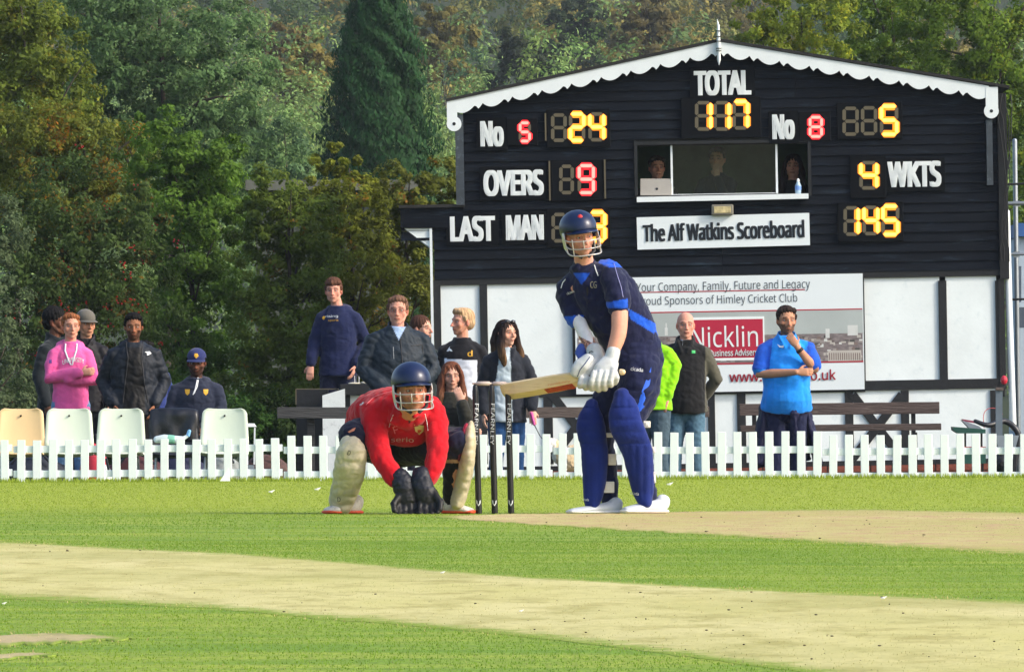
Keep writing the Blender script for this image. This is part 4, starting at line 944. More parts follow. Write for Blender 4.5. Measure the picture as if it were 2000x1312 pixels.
def head_prims(mb, M, jaw=1.0, fem=False):
    i = len(mb.v)
    mb.ell((0, .012, .034), (.075, .095, .084), n=18, m=12); mb.ell((0, -.028, .006), (.063, .062, .092), n=16, m=10); mb.ell((0, -.062, -.06), (.034, .030, .032))
    mb.loft([(0, -.04, -.02), (0, -.052, -.055), (0, -.062, -.088)], [(.058 * jaw, .052), (.05 * jaw, .042), (.030 * jaw, .024)], side=(1, 0, 0), n=14)
    mb.loft([(.052 * jaw, .0, -.035), (.04 * jaw, -.04, -.075), (0, -.068, -.092), (-.04 * jaw, -.04, -.075), (-.052 * jaw, .0, -.035)], [.02, .018, .020, .018, .02], n=8)
    mb.loft([(0, -.089, .018), (0, -.102, -.008), (0, -.115, -.03)], [.0075, .0085, .0115], n=8); mb.ell((.011, -.097, -.032), (.007, .010, .007)); mb.ell((-.011, -.097, -.032), (.007, .010, .007))
    mb.loft([(-.05, -.062, .024), (-.025, -.083, .029), (0, -.086, .024), (.025, -.083, .029), (.05, -.062, .024)], [.010, .0105, .009, .0105, .010], n=7)
    for s_ in (-1, 1):
        mb.ell((s_ * .043, -.055, -.022), (.022, .024, .030)); mb.ell((s_ * .076, .012, -.006), (.009, .018, .031), Matrix.Rotation(R(12 * s_), 3, 'Z'))
    mb.loft([(-.026, -.082, -.058), (-.01, -.094, -.056), (.01, -.094, -.056), (.026, -.082, -.058)], [.003, .005, .005, .003], n=6); mb.loft([(-.022, -.083, -.066), (0, -.0935, -.068), (.022, -.083, -.066)], [.003, .006, .003], n=6)
    mb.xform(M, i)
def head_paint(M, skin, brow, lip=None, beard=None, beard_mix=.6, stubble_lo=-.045):
    Mi = np.array(M.inverted())
    def f(co):
        p = co @ Mi[:3, :3].T + Mi[:3, 3]; n_ = len(co); c = np.tile(np.array(skin[:3])[None], (n_, 1)); x, y, z = p[:, 0], p[:, 1], p[:, 2]
        near = (np.linalg.norm(p, axis=1) < .17)
        ck = near & (np.abs(np.abs(x) - .045) < .025) & (np.abs(z + .022) < .025) & (y < -.03); c[ck] *= np.array([1.0, .90, .88])
        ns = near & (y < -.1) & (z > -.045) & (z < 0); c[ns] *= np.array([1.06, .84, .82])
        ear = near & (np.abs(x) > .070) & (np.abs(z) < .045); c[ear] *= np.array([1.03, .8, .78])
        if beard is not None:
            b = near & (z < stubble_lo + .02 * (np.abs(x) > .03)) & (y < .01) & (z > -.125); b |= near & (z < -.046) & (z > -.053) & (y < -.08) & (np.abs(x) < .03)
            c[b] = c[b] * (1 - beard_mix) + np.array(beard[:3]) * beard_mix
        lp = near & (np.abs(x) < .024) & (np.abs(z + .0612) < .0075) & (y < -.08); c[lp] = np.array((lip or (skin[0] * .78, skin[1] * .58, skin[2] * .56, 1))[:3])
        mo = near & (np.abs(x) < .026) & (np.abs(z + .0612) < .0022) & (y < -.08); c[mo] *= .35
        br = near & (np.abs(z - .031 + .25 * np.maximum(np.abs(x) - .03, 0)) < .0055) & (np.abs(x) > .012) & (np.abs(x) < .05) & (y < -.05); c[br] = c[br] * .3 + np.array(brow[:3]) * .7
        so_ = near & (np.abs(z - .006) < .011) & (np.abs(np.abs(x) - .031) < .018) & (y < -.05); c[so_] *= np.array([.62, .52, .52])  # eye socket shade darkened into the skin colour
        return c
    return f
EYE_O = []
def add_eyes(M, par, lid=True):
    if not EYE_O:
        mb = MB(); mb.ell((0, 0, 0), (.0115, .0115, .0115), n=14, m=10); mb.mi = 1; mb.ell((0, -.0075, 0), (.0058, .0052, .0058), n=12, m=8)
        o = mb.build('eye', [M_eyew, M_iris], par, world=False, smooth=True); EYE_O.append(o); first = True
    else: first = False
    for s_ in (-1, 1):
        if first and s_ == -1: o = EYE_O[0]
        else: o = EYE_O[0].copy(); COL.objects.link(o); o.parent = par
        o.matrix_local = RM[par.name] @ M @ Matrix.Translation((s_ * .031, -.0700, .005)); o.parent = par
def hand_prims(mb, w_, fd, pn, side, curl=.5, k=1.0, thumb=1, r=.0085):
    """palm, four unequal bent fingers and a thumb; w_ wrist, fd finger direction, pn palm normal, side = thumb side"""
    w_ = Vector(w_); fd = Vector(fd).normalized(); pn = Vector(pn); pn = (pn - fd * pn.dot(fd)).normalized(); sd = fd.cross(pn).normalized()
    if sd.dot(Vector(side)) < 0: sd = -sd
    mb.loft([w_, w_ + fd * .035 * k, w_ + fd * .085 * k], [(.026 * k, .02 * k), (.038 * k, .017 * k), (.040 * k, .014 * k)], side=sd, n=12)
    for i, (o, L_) in enumerate(((.030, .070), (.010, .080), (-.011, .074), (-.031, .058))):
        p = w_ + fd * .082 * k + sd * o * k; d = fd.copy(); pts = [p - fd * .01]; a = curl
        for seg, f in ((.45, 1.0), (.32, 1.5), (.23, 1.2)):
            d = (Matrix.Rotation(-a * f * .6, 3, sd) @ d) if (fd.cross(pn)).dot(sd) < 0 else (Matrix.Rotation(a * f * .6, 3, sd) @ d)
            p = p + d * L_ * seg * k; pts.append(p)
        mb.loft(pts, [r * k * 1.05, r * k, r * k * .95, r * k * .8], n=7)
    if thumb:
        p0 = w_ + fd * .022 * k + sd * .026 * k; p1 = p0 + (fd * .6 + sd * .6 + pn * .3).normalized() * .04 * k; p2 = p1 + (fd * .9 + sd * .15 + pn * .35).normalized() * .032 * k
        mb.loft([p0, p1, p2], [r * 1.35 * k, r * 1.15 * k, r * .95 * k], n=7)
SK = dict(fair=srgb(208, 160, 138), ruddy=srgb(202, 146, 126), tan=srgb(186, 136, 108), brown=srgb(140, 94, 68), dark=srgb(108, 70, 52))
def hair_mb(kind, M):
    mb = MB()
    if kind in ('short', 'crop', 'quiff', 'fringe', 'afro'):
        g_ = 0 if kind != 'crop' else -.004
        mb.ell((0, .024, .048), (.082 + g_, .098 + g_, .082 + g_), n=20, m=12); mb.ell((0, .05, .0), (.074 + g_, .07 + g_, .07 + g_), n=14, m=10)
        for s_ in (-1, 1): mb.loft([(s_ * .072, -.018, .045), (s_ * .0755, -.012, .01)], [(.012, .02), (.006, .014)], side=(0, 1, 0), n=8)
        if kind in ('short', 'afro'): mb.loft([(-.055, -.035, .085), (0, -.052, .094), (.055, -.035, .085)], [.024, .028, .024], n=8)
        if kind == 'quiff': mb.loft([(-.045, -.05, .090), (0, -.068, .102), (.05, -.045, .094)], [.022, .028, .022], n=8); mb.ell((0, 0, .09), (.064, .076, .042))
        if kind == 'fringe': mb.loft([(-.06, -.045, .08), (-.01, -.082, .078), (.06, -.05, .085)], [.024, .028, .024], n=8); mb.ell((0, -.02, .095), (.072, .075, .046))
        if kind == 'afro': mb.ell((0, .02, .06), (.09, .1, .09), n=18, m=12)
    if kind in ('long', 'long_parted'):
        mb.ell((0, .022, .046), (.088, .100, .086), n=20, m=12)
        for s_ in (-1, 1):
            mb.loft([(s_ * .045, -.055, .088), (s_ * .078, -.045, .03), (s_ * .088, -.03, -.05), (s_ * .100, -.045, -.14), (s_ * .105, -.075, -.22), (s_ * .095, -.085, -.29)], [(.02, .022), (.022, .032), (.028, .045), (.034, .05), (.034, .045), (.015, .025)], side=(1, 0, 0), n=10, smooth=2)
            mb.loft([(s_ * .05, .06, .02), (s_ * .07, .07, -.08), (s_ * .07, .07, -.2)], [.05, .055, .045], n=10)
        mb.loft([(0, .08, .0), (0, .1, -.1), (0, .09, -.22)], [.06, .055, .04], n=10)
    if kind == 'bob':
        mb.ell((0, .022, .046), (.088, .1, .086), n=20, m=12); mb.ell((0, .05, -.03), (.088, .07, .1), n=16, m=10)
    mb.xform(M); return mb
def make_hair(kind, M, par, color, voxel=.006, tip=None):
    Mi = np.array(M.inverted())
    def post(co, no):
        p = co @ Mi[:3, :3].T + Mi[:3, 3]; a = np.arctan2(p[:, 0], p[:, 1]); return co + no * (.0016 * np.sin(a * 34 + p[:, 2] * 30) + .0022 * np.sin(a * 17 - p[:, 2] * 45 + 1))[:, None]
    def colf(co):
        p = co @ Mi[:3, :3].T + Mi[:3, 3]; c = np.tile(np.array(color[:3])[None], (len(co), 1))
        if tip is not None: t = np.clip((-.08 - p[:, 2]) / .14, 0, 1)[:, None]; c = c * (1 - t) + np.array(tip[:3])[None] * t
        return c * (1 + .25 * np.sin(np.arctan2(p[:, 0], p[:, 1]) * 41))[:, None]
    return solid('hair', hair_mb(kind, M), voxel, M_hair, par, colf, smooth=2, post=post)
def cap(M, par, color, badge=None):
    mb = MB(); mb.ell((0, .016, .050), (.087, .104, .082), n=22, m=14)
    mb.v = [(v[0], v[1], max(v[2], .032 + .1 * (v[1] < -2))) for v in mb.v]
    mb.xform(M); o, bv = solid('cap_crown', mb, .006, M_cloth, par, color, smooth=2)
    mb = MB(); vs = []; n1 = 14
    for j in range(5):
        for i in range(n1 + 1):
            a = R(-62 + 124 * i / n1); r0 = .098; ext = .062 * (j / 4) * math.cos(a * .9) ** .6
            vs.append((math.sin(a) * (.086 + ext * .15), -math.cos(a) * r0 * .98 - ext + .014, .040 - ext * .25 - .012 * (math.sin(a) ** 2)))
    fs = [(j * (n1 + 1) + i, j * (n1 + 1) + i + 1, (j + 1) * (n1 + 1) + i + 1, (j + 1) * (n1 + 1) + i) for j in range(4) for i in range(n1)]
    mb.add(vs, fs); mb.xform(M); b = mb.build('cap_peak', mat('cap_peak_%02x%02x' % (int(color[0] * 255), int(color[2] * 255)), tuple(color[:3]) + (1,), .7, var=.1), par, smooth=True); so_ = b.modifiers.new('t', 'SOLIDIFY'); so_.thickness = .004
    return o, bv
def torso(mb, J, k, w_, t, bot=-.97):
    """clothing over the trunk: J local->world function, k size factor, w_ width factor, t cloth thickness"""
    H = J['H']; Z = lambda v: H(0, J.get('lean', 0) * (v + .9) if v > -.9 else 0, v)
    rows = [(bot, .192, .138), (-.84, .182, .128), (-.72, .170, .118), (-.58, .178, .122), (-.46, .184, .122), (-.392, .166, .108), (-.345, .128, .094), (-.302, .086, .08), (-.268, .072, .072)]
    sd = J['side']
    belly = J.get('belly', 0)
    mb.loft([H(0, (0 if v < -.9 else J.get('lean', 0) * (v + .9)) - (belly * .5 if -.9 < v < -.55 else 0), v) for v, a, b in rows], [((a * w_ + t) * k, (b * (w_ * .5 + .5) + t + (belly if -.9 < v < -.5 else 0)) * k) for v, a, b in rows], side=sd, n=20, smooth=2, caps=False)
def person(label, px, ptop, s, yaw=0, hyaw=0, pitch=0, roll=0, skin='fair', hair=('short', srgb(60, 42, 30)), wid=1.0, top=None, legs=None, la='down', ra='down', sit=False, ground=None,
           beard=None, beard_mix=.6, sleeves='long', headk=1.06, belly=0.0, lean=0.0, hx=0.0, hy=0.0, group='spectators behind the fence', shoe=(.03, .03, .03, 1), topmat=None, legmat=None, voxel=.0095, jaw=1.0, thick=.014, bottom=-.97, legw=1.0, fem=False, wr=.006):
    g0 = LOW if ground is None else ground
    base = P(px, HY, s); ztop = CH - (ptop - HY) / s; h = ztop - g0; base.z = g0
    stand_h = h if not sit else (h + .42)     # a seated adult of the same head height
    k = min(stand_h / 1.78, 1.08) if not sit else 1.0
    t = thing('person', label, 'person', base, group=group)
    Rz = Matrix.Rotation(R(yaw), 3, 'Z')
    def H(x, y, v):      # v = height measured down from the crown at 1.78 m
        return base + Rz @ Vector((x * k, y * k, 0)) + Vector((0, 0, h + v * k))
    J = dict(H=H, side=Rz @ Vector((1, 0, 0)), belly=belly, lean=lean)
    hc = H(0, lean * .8, 0) + Vector((hx, hy, -.12 * headk * k)); M = head_M(hc, hyaw, pitch, roll, headk * min(k, 1.02))
    sk = SK[skin] if isinstance(skin, str) else skin
    ARM = {'down': ((.235, .03, -.64), (.24, -.06, -.90), (0, -.2, -1)), 'pocket': ((.275, .07, -.64), (.19, -.10, -.86), (-.3, -.3, -1)), 'behind': ((.25, .12, -.63), (.07, .17, -.84), (-1, .1, -.3)),
           'chin': ((.15, -.20, -.60), (.07, -.20, -.36), (-.3, .15, 1)), 'under': ((.235, -.06, -.62), (-.04, -.21, -.60), (-1, -.1, .1)), 'cross_a': ((.225, -.06, -.61), (-.07, -.195, -.565), (-1, .25, .15)), 'cross_b': ((.225, -.06, -.63), (-.05, -.16, -.62), (-1, .3, .3)),
           'front': ((.23, -.06, -.60), (.05, -.26, -.80), (-.6, -.2, -1)), 'lap': ((.22, -.04, -.58), (.08, -.30, -.76), (-.4, -1, -.2)), 'loose': ((.27, .02, -.62), (.30, -.08, -.86), (.1, -.25, -1)), 'mouth': ((.14, -.17, -.60), (.045, -.20, -.33), (-.15, .1, 1))}
    limbs = []
    for sg, pose in ((-1, la), (1, ra)):
        sh = H(sg * .166 * wid, lean * .55, -.392)
        if isinstance(pose, str): e, w_, fd = ARM[pose]; el = H(sg * e[0] * (.5 + .5 * wid), e[1], e[2]); wr_ = H(sg * w_[0], w_[1], w_[2]); fdv = Rz @ Vector((sg * fd[0], fd[1], fd[2]))
        else: el, wr_, fdv = pose(sh, H)
        limbs.append((sg, sh, el, wr_, fdv.normalized(), pose if isinstance(pose, str) else 'custom'))
    if sit:
        hipz = -.88; hips = [H(sg * .09, 0, hipz) for sg in (-1, 1)]; knees = [H(sg * .11, -.42, hipz - .0) for sg in (-1, 1)]; ank = [Vector((q.x, q.y + .02, g0 + .09)) for q in [H(sg * .11, -.44, 0) for sg in (-1, 1)]]
    else:
        hips = [H(sg * .088, 0, -.93) for sg in (-1, 1)]; knees = [H(sg * .10, -.02, -1.30) for sg in (-1, 1)]; ank = [Vector((q.x, q.y, g0 + .09)) for q in [H(sg * .115, .01, 0) for sg in (-1, 1)]]
    # body: one continuous mesh
    b = MB(); head_prims(b, M, jaw)
    nb = H(0, lean * .6 + .01, -.335); b.loft([hc + (nb - hc) * .25, nb], [(.052 * k, .052 * k), (.060 * k, .058 * k)], n=12)
    b.loft([H(0, lean * .5, -.43), H(0, lean * .3, -.55), H(0, 0, -.85), H(0, 0, -.95)], [(.09 * wid * k, .05 * k), (.12 * k, .075 * k), (.12 * k, .08 * k), (.11 * k, .08 * k)], side=J['side'], n=14)
    for (sg, sh, el, wr_, fdv, pose) in limbs:
        bare = sleeves != 'long'
        b.loft([sh, sh.lerp(el, .5), el, el.lerp(wr_, .35), wr_], [.05 * k, .048 * k, .041 * k, (.044 if bare else .038) * k, .029 * k], n=10)
        pn = Rz @ Vector((0, 1, 0)) if pose in ('chin', 'mouth') else (Rz @ Vector((-sg, 0, 0)) if pose in ('down', 'loose', 'pocket') else Rz @ Vector((0, 1, 0)))
        hand_prims(b, wr_ + fdv * .01, fdv, pn, Rz @ Vector((0, -1, 0)) if pose in ('down', 'loose') else Vector((0, 0, 1)) if pose not in ('chin', 'mouth') else Rz @ Vector((-sg, 0, 0)), .75 if pose == 'chin' else .35, k)
    for i in range(2): b.loft([hips[i], knees[i], ank[i]], [.06, .045, .035], n=8)
    brc = hair[1] if hair and hair[0] != 'bald' else srgb(110, 90, 78)
    o, bvb = solid('body', b, .0062, M_skin, t, head_paint(M, sk, tuple(c_ * .6 for c_ in brc[:3]), beard=beard, beard_mix=beard_mix), smooth=3, decim=.6)
    add_eyes(M, t)
    res = dict(t=t, M=M, H=H, k=k, s=s, bvb=bvb, base=base, J=J, limbs=limbs)
    if hair and hair[0] not in ('bald', 'cap'): res['hair'] = make_hair(hair[0], M, t, hair[1], tip=hair[2] if len(hair) > 2 else None)
    if hair and hair[0] == 'cap': make_hair('crop', M, t, hair[1]); res['cap'], res['bvcap'] = cap(M, t, hair[2])
    # upper garment
    g = MB(); torso(g, J, k, wid, thick, bottom if not sit else -.93)
    for (sg, sh, el, wr_, fdv, pose) in limbs:
        tt = thick
        if sleeves == 'long': g.loft([H(sg * .10 * wid, lean * .5, -.358), sh, sh.lerp(el, .5), el, el.lerp(wr_, .5), el.lerp(wr_, .93)], [(.046 + tt) * k, (.056 + tt) * k, (.054 + tt) * k, (.048 + tt) * k, (.043 + tt) * k, (.035 + tt) * k], n=14)
        else: g.loft([H(sg * .10 * wid, lean * .5, -.358), sh, sh.lerp(el, .45), sh.lerp(el, .78)], [(.046 + tt) * k, (.058 + tt) * k, (.062 + tt) * k, (.062 + tt) * k], n=14)
    if top.get('extra'): top['extra'](g, res)
    res['top'], res['bv'] = solid(top.get('name', 'jacket'), g, voxel, topmat or M_cloth, t, top['col'], smooth=3, wr=wr * .9, wl=.17, seed=int(px), stretch=(1, 1, 1.25))
    # trousers
    g = MB(); lt = .012
    for i in range(2):
        g.loft([hips[i] + Vector((0, 0, .06 * k)) if not sit else hips[i], hips[i] - (hips[i] - knees[i]) * .3, knees[i], knees[i].lerp(ank[i], .5), ank[i]], [(.088 * k * legw + lt), (.086 * k * legw + lt), (.062 * k * legw + lt), (.056 * k * legw + lt), (.050 * k * legw + lt)], n=14)
    g.loft([H(0, 0, -.86), H(0, 0, -.96)], [((.145 * (.4 + .6 * wid)) * k, .10 * k), ((.155 * (.4 + .6 * wid)) * k, .105 * k)], side=J['side'], n=18)
    res['trousers'], res['bvl'] = solid('trousers', g, voxel, legmat or M_denim, t, legs, smooth=3, wr=.005, wl=.09, seed=int(px) + 3)
    fw = Rz @ Vector((0, -1, 0))
    for q in ank:
        m_ = MB(); m_.loft([Vector((q.x, q.y, g0 + .05)) - fw * .05, Vector((q.x, q.y, g0 + .055)) + fw * .04, Vector((q.x, q.y, g0 + .04)) + fw * .17], [(.04, .045), (.045, .05), (.036, .033)], side=J['side'], n=12)
        m_.v = [(v[0], v[1], max(v[2], g0)) for v in m_.v]; m_.build('shoe', mat('shoe_%02x' % int(shoe[0] * 255), shoe, .6), t, smooth=True)
    return res
def zone(base, *rules):
    """colour by zones: rules are (function(co) -> mask, colour)"""
    def f(co):
        c = np.tile(np.array(base[:3])[None], (len(co), 1))
        for fn, cc in rules: c[fn(co)] = np.array(cc[:3])
        return c
    return f
def pxy(co):
    return CX + co[:, 0] * F / co[:, 1], HY - (co[:, 2] - CH) * F / co[:, 1]
C_navy = srgb(24, 32, 66); C_blk = srgb(20, 22, 28)
M_whitep = mat('print_white', srgb(225, 228, 230), .6, var=.02, bump=0); M_gold = mat('print_gold', srgb(214, 164, 40), .6, var=.05, bump=0); M_redp = mat('print_red', srgb(200, 40, 45), .6, var=.05, bump=0)
M_bluep = mat('print_blue', srgb(24, 90, 215), .6, var=.05, bump=0); M_greenp = mat('print_green', srgb(40, 170, 90), .6, bump=0); M_blackp = mat('print_black', srgb(18, 18, 24), .6, bump=0)
def hood(off=.05):
    def f(g, r):
        H = r['H']; g.loft([H(-.085, -.02, -.32), H(-.10, .06, -.305), H(0, .115, -.285), H(.10, .06, -.305), H(.085, -.02, -.32), H(.02, -.10, -.37)], [.03, .042, .05, .042, .03, .02], n=10, smooth=2)
        g.loft([H(-.085, -.02, -.32), H(-.02, -.10, -.37)], [.03, .02], n=8)
    return f
def collar(h_=.03, r_=.016):
    def f(g, r):
        H = r['H']; q_ = r_ * .75; g.loft([H(-.03, -.125, -.385), H(-.072, -.075, -.305), H(-.078, .01, -.262), H(-.045, .075, -.25), H(.045, .075, -.25), H(.078, .01, -.262), H(.072, -.075, -.305), H(.03, -.125, -.385)], [(.022, q_), (.034, q_), (.036, q_), (.036, q_), (.036, q_), (.036, q_), (.034, q_), (.022, q_)], side=(0, 0, 1), n=8, smooth=2)
    return f
def puffy(co, no):
    return co
# --- left group
r = person('man in a dark jacket half hidden behind the woman in pink, facing away', 108, 603, 204, yaw=60, hyaw=75, skin='dark', hair=('afro', srgb(16, 14, 14)), top=dict(col=srgb(26, 32, 36), name='jacket', extra=collar()), legs=srgb(24, 28, 44), wid=1.02, thick=.02)
r = person('man in a grey baseball cap and black jacket behind the woman in pink', 168, 606, 204, yaw=-10, hyaw=25, pitch=6, skin='tan', hair=('cap', srgb(20, 18, 18), srgb(96, 92, 84)), top=dict(col=srgb(26, 24, 28), name='jacket', extra=collar()), legs=srgb(20, 22, 30), wid=.95, topmat=M_shiny)
pink = srgb(232, 96, 160)
r = person('woman in a bright pink hoodie standing with arms crossed', 138, 612, 213, yaw=8, hyaw=14, skin=srgb(206, 150, 126), hair=('short', srgb(136, 84, 52)), headk=1.05, top=dict(col=pink, name='hoodie', extra=hood()), legs=srgb(104, 140, 178), la='cross_a', ra='cross_b', wid=.86, bottom=-.93, thick=.022, jaw=.9, fem=True, wr=.007)
bv, s_ = r['bv'], 213
decal_text('UNIVERSITY', bv, 143, 702, s_, 42, 9, M_whitep, r['t'], rot=.05, arc=5)
piping(bv, [(128, 672), (127, 685), (134, 705), (138, 712)], s_, .008, M_whitep, r['t'], 'drawstring'); piping(bv, [(150, 672), (149, 684), (144, 700), (141, 712)], s_, .008, M_whitep, r['t'], 'drawstring')
decal_poly('sleeve_badge', bv, [(96, 702), (101, 702), (101, 709), (96, 709)], s_, mat('badge_purple', srgb(110, 70, 150), .6), r['t'])
r = person('man in a navy training top almost hidden behind the puffer jacket', 301, 666, 205, hx=-.08, yaw=30, hyaw=40, skin='brown', hair=('short', srgb(20, 18, 18)), top=dict(col=srgb(34, 50, 110), name='training_top'), legs=srgb(22, 26, 40), wid=.8)
bvn = r['bv']
r2 = person('bearded young man in a black puffer jacket with hands in pockets', 261, 612, 214, yaw=4, hyaw=2, pitch=6, skin='brown', hair=('short', srgb(16, 14, 14)), beard=srgb(22, 16, 14), beard_mix=.75,
       top=dict(col=zone(srgb(24, 30, 40), (lambda co: (np.abs(pxy(co)[0] - 262) < 15 + (pxy(co)[1] - 680) * .06) & (pxy(co)[1] > 678) & (co[:, 1] < F / 214 - .03), srgb(14, 13, 14))), name='puffer_jacket', extra=hood()), legs=srgb(22, 22, 24), la='pocket', ra='pocket', wid=1.1, thick=.028, topmat=M_shiny, wr=.013, jaw=.95)
decal_poly('logo', r2['bv'], [(283, 687), (292, 686), (296, 690), (288, 694)], 214, M_whitep, r2['t'])
for px_ in (246, 279):
    piping(r2['bv'], [(px_, 668), (px_ + (4 if px_ < 262 else -3), 700), (px_ + (-2 if px_ < 262 else 3), 750), (px_ - 6 if px_ < 262 else px_ + 10, 785)], 214, .006, M_blackp, r2['t'], 'zip_edge')
r = person('man in a navy cap and navy hoodie sitting behind the draped chair', 384, 682, 208, yaw=-4, hyaw=-3, pitch=8, skin='dark', hair=('cap', srgb(16, 14, 14), srgb(36, 44, 92)), beard=srgb(20, 15, 14), beard_mix=.7, sit=True, la='lap', ra='lap',
       top=dict(col=srgb(36, 42, 60), name='hoodie', extra=hood()), legs=srgb(26, 30, 48), wid=1.1, thick=.024, wr=.009)
decal_poly('badge', r['bvcap'], [(380, 690), (386, 690), (388, 695), (383, 700), (379, 695)], 208, M_gold, r['t'])
for cx_ in (366, 402):
    decal_poly('chest_badge', r['bv'], [(cx_ - 5, 760), (cx_ + 5, 760), (cx_ + 4, 768), (cx_, 772), (cx_ - 4, 768)], 208, M_gold, r['t'])
piping(r['bv'], [(386, 738), (381, 760), (377, 770)], 208, .005, M_whitep, r['t'], 'drawstring'); piping(r['bv'], [(388, 738), (385, 755), (379, 768)], 208, .005, M_whitep, r['t'], 'drawstring')
c_ = P(384, HY, 206); mb = MB(); mb.box((c_.x, c_.y + .45, LOW + .42), (.5, .35, .05)); mb.box((c_.x - .2, c_.y + .45, LOW + .2), (.04, .3, .4)); mb.box((c_.x + .2, c_.y + .45, LOW + .2), (.04, .3, .4)); tag(mb.build('stool', M_timber), 'low dark wooden stool under the man in the navy cap', 'stool')
# --- middle group
c_ = P(660, HY, 187); mb = MB(); mb.box((c_.x, c_.y, LOW + .18), (.7, .4, .36)); tag(mb.build('step', M_timber, bevel=.01), 'dark wooden step under the young man in the navy hoodie', 'step')
def leg_left(sh, H): return H(-.235, .0, -.62), H(-.265, -.08, -.85), Vector((-.1, -.3, -1))
r = person('young man in a navy hoodie with gold print standing on a step', 661, 544, 187, yaw=-8, hyaw=-6, skin='ruddy', hair=('fringe', srgb(92, 62, 48)), ground=LOW + .36, top=dict(col=srgb(18, 28, 66), name='hoodie', extra=hood()), legs=srgb(18, 24, 50), la=leg_left, ra='pocket', wid=.93, thick=.022, legmat=M_cloth, jaw=.95, hx=-.05, wr=.008)
decal_text('rising', r['bv'], 648, 618, 187, 24, 6, M_whitep, r['t'], rot=.03); decal_text('sports', r['bv'], 651, 626, 187, 20, 5, M_gold, r['t'], rot=.03)
mb = MB(); q = on(r['bv'], 633, 621, 187, .004); mb.ell(q, (.02, .004, .02)); mb.build('logo', M_gold, r['t'])
piping(r['bvl'], [(681, 690), (691, 720), (694, 758)], 187, .004, M_whitep, r['t']); piping(r['bvl'], [(694, 690), (701, 720), (701, 758)], 187, .004, M_whitep, r['t'])
decal_poly('crest', r['bvl'], [(675, 722), (685, 723), (683, 730), (680, 733), (676, 730)], 187, M_gold, r['t'])
def arm_w(sg):
    def f(sh, H): return H(sg * .30, -.04, -.64), H(sg * .10, -.26, -.86), Vector((-sg * .8, -.2, -.3))
    return f
r = person('grey haired man with glasses in a dark waxed jacket', 777, 577, 214, yaw=5, hyaw=-3, skin='ruddy', hair=('short', srgb(112, 82, 66)), headk=1.12, top=dict(col=zone(srgb(30, 40, 50), (lambda co: (np.abs(pxy(co)[0] - 779) < np.clip(664 - pxy(co)[1], 0, 60) * .52) & (pxy(co)[1] > 626) & (co[:, 1] < F / 214 - .04), srgb(150, 172, 205))), name='waxed_jacket', extra=collar(r_=.022)), legs=srgb(26, 28, 40), la=arm_w(-1), ra=arm_w(1), wid=1.22, thick=.03, topmat=M_shiny, wr=.011, belly=.03)
piping(r['bv'], [(782, 662), (785, 700), (786, 745)], 214, .005, M_blackp, r['t'], 'zip'); piping(r['bv'], [(803, 675), (825, 673), (826, 690)], 214, .004, M_blackp, r['t'], 'pocket_seam'); piping(r['bv'], [(768, 678), (769, 700)], 214, .004, mat('zip_metal', srgb(130, 135, 140), .4), r['t'], 'zip')
def glasses(M, par, m_):
    mb = MB()
    for s2 in (-1, 1):
        pts = [(s2 * .033 + .022 * math.cos(a), -.092 + .004 * abs(math.cos(a)), .004 + .016 * math.sin(a)) for a in np.linspace(0, 2 * math.pi, 13)]; mb.loft(pts, [.0016] * 13, n=4, caps=False); mb.loft([(s2 * .055, -.088, .008), (s2 * .078, .0, .006)], [.0016] * 2, n=4)
    mb.loft([(-.012, -.093, .006), (.012, -.093, .006)], [.0016] * 2, n=4); mb.xform(M); return mb.build('glasses', m_, par)
glasses(r['M'], r['t'], mat('glasses_frame', srgb(90, 80, 78), .3, metal=.4))
r = person('person with brown hair hidden behind the man in the waxed jacket', 824, 617, 200, yaw=20, hyaw=55, skin='fair', hair=('bob', srgb(74, 48, 38)), top=dict(col=srgb(24, 34, 34), name='jacket'), legs=srgb(30, 32, 40), wid=.8)
def crossb(sg):
    def f(sh, H): return H(sg * .25, .06, -.62), H(sg * .10, .16, -.84), Vector((-sg, 0, -.4))
    return f
r = person('blond man in a black and white sweatshirt looking left', 903, 603, 210, yaw=-6, hyaw=-58, skin='ruddy', hair=('quiff', srgb(184, 152, 116)), beard=srgb(190, 130, 90), beard_mix=.4, la=crossb(-1), ra=crossb(1), wid=.98, thick=.012,
       top=dict(col=zone(srgb(20, 20, 26), (lambda co: (pxy(co)[1] > 702 + .06 * (pxy(co)[0] - 900) ) & (np.abs(pxy(co)[0] - 900) < 32) , srgb(214, 220, 232))), name='sweatshirt'), legs=srgb(34, 36, 44), jaw=1.0)
decal_poly('triangle_logo', r['bv'], [(872, 686), (878, 677), (884, 686)], 210, M_whitep, r['t']); decal_text('d', r['bv'], 918, 690, 210, 9, 12, M_gold, r['t'], bold=.05)
def hand_mouth(sh, H): return H(.14, -.19, -.63), H(.075, -.215, -.375), Vector((-.35, .15, 1))
def arm_fold(sh, H): return H(-.2, -.08, -.62), H(.10, -.22, -.66), Vector((1, .1, .1))
r = person('seated woman with long auburn hair covering her mouth with her hand', 882, 708, 211, yaw=6, hyaw=6, pitch=4, skin='fair', hair=('long', srgb(104, 62, 44), srgb(96, 66, 44)), sit=True, la=arm_fold, ra=hand_mouth, wid=.88, thick=.026, top=dict(col=srgb(48, 48, 42), name='jacket', extra=hood()), legs=srgb(82, 122, 160), wr=.01, jaw=.88, headk=1.05)
c_ = P(876, HY, 209); mb = MB(); mb.box((c_.x, c_.y + .1, LOW + .30), (.45, .4, .04))
for dx in (-.19, .19):
    for dy_ in (-.06, .26): mb.box((c_.x + dx, c_.y + dy_, LOW + .14), (.035, .035, .28))
tag(mb.build('stool', M_timber), 'low stool under the seated auburn haired woman', 'stool')
def leash_arm(sh, H): return H(.26, -.0, -.63), H(.235, -.12, -.87), Vector((.1, -.4, -1))
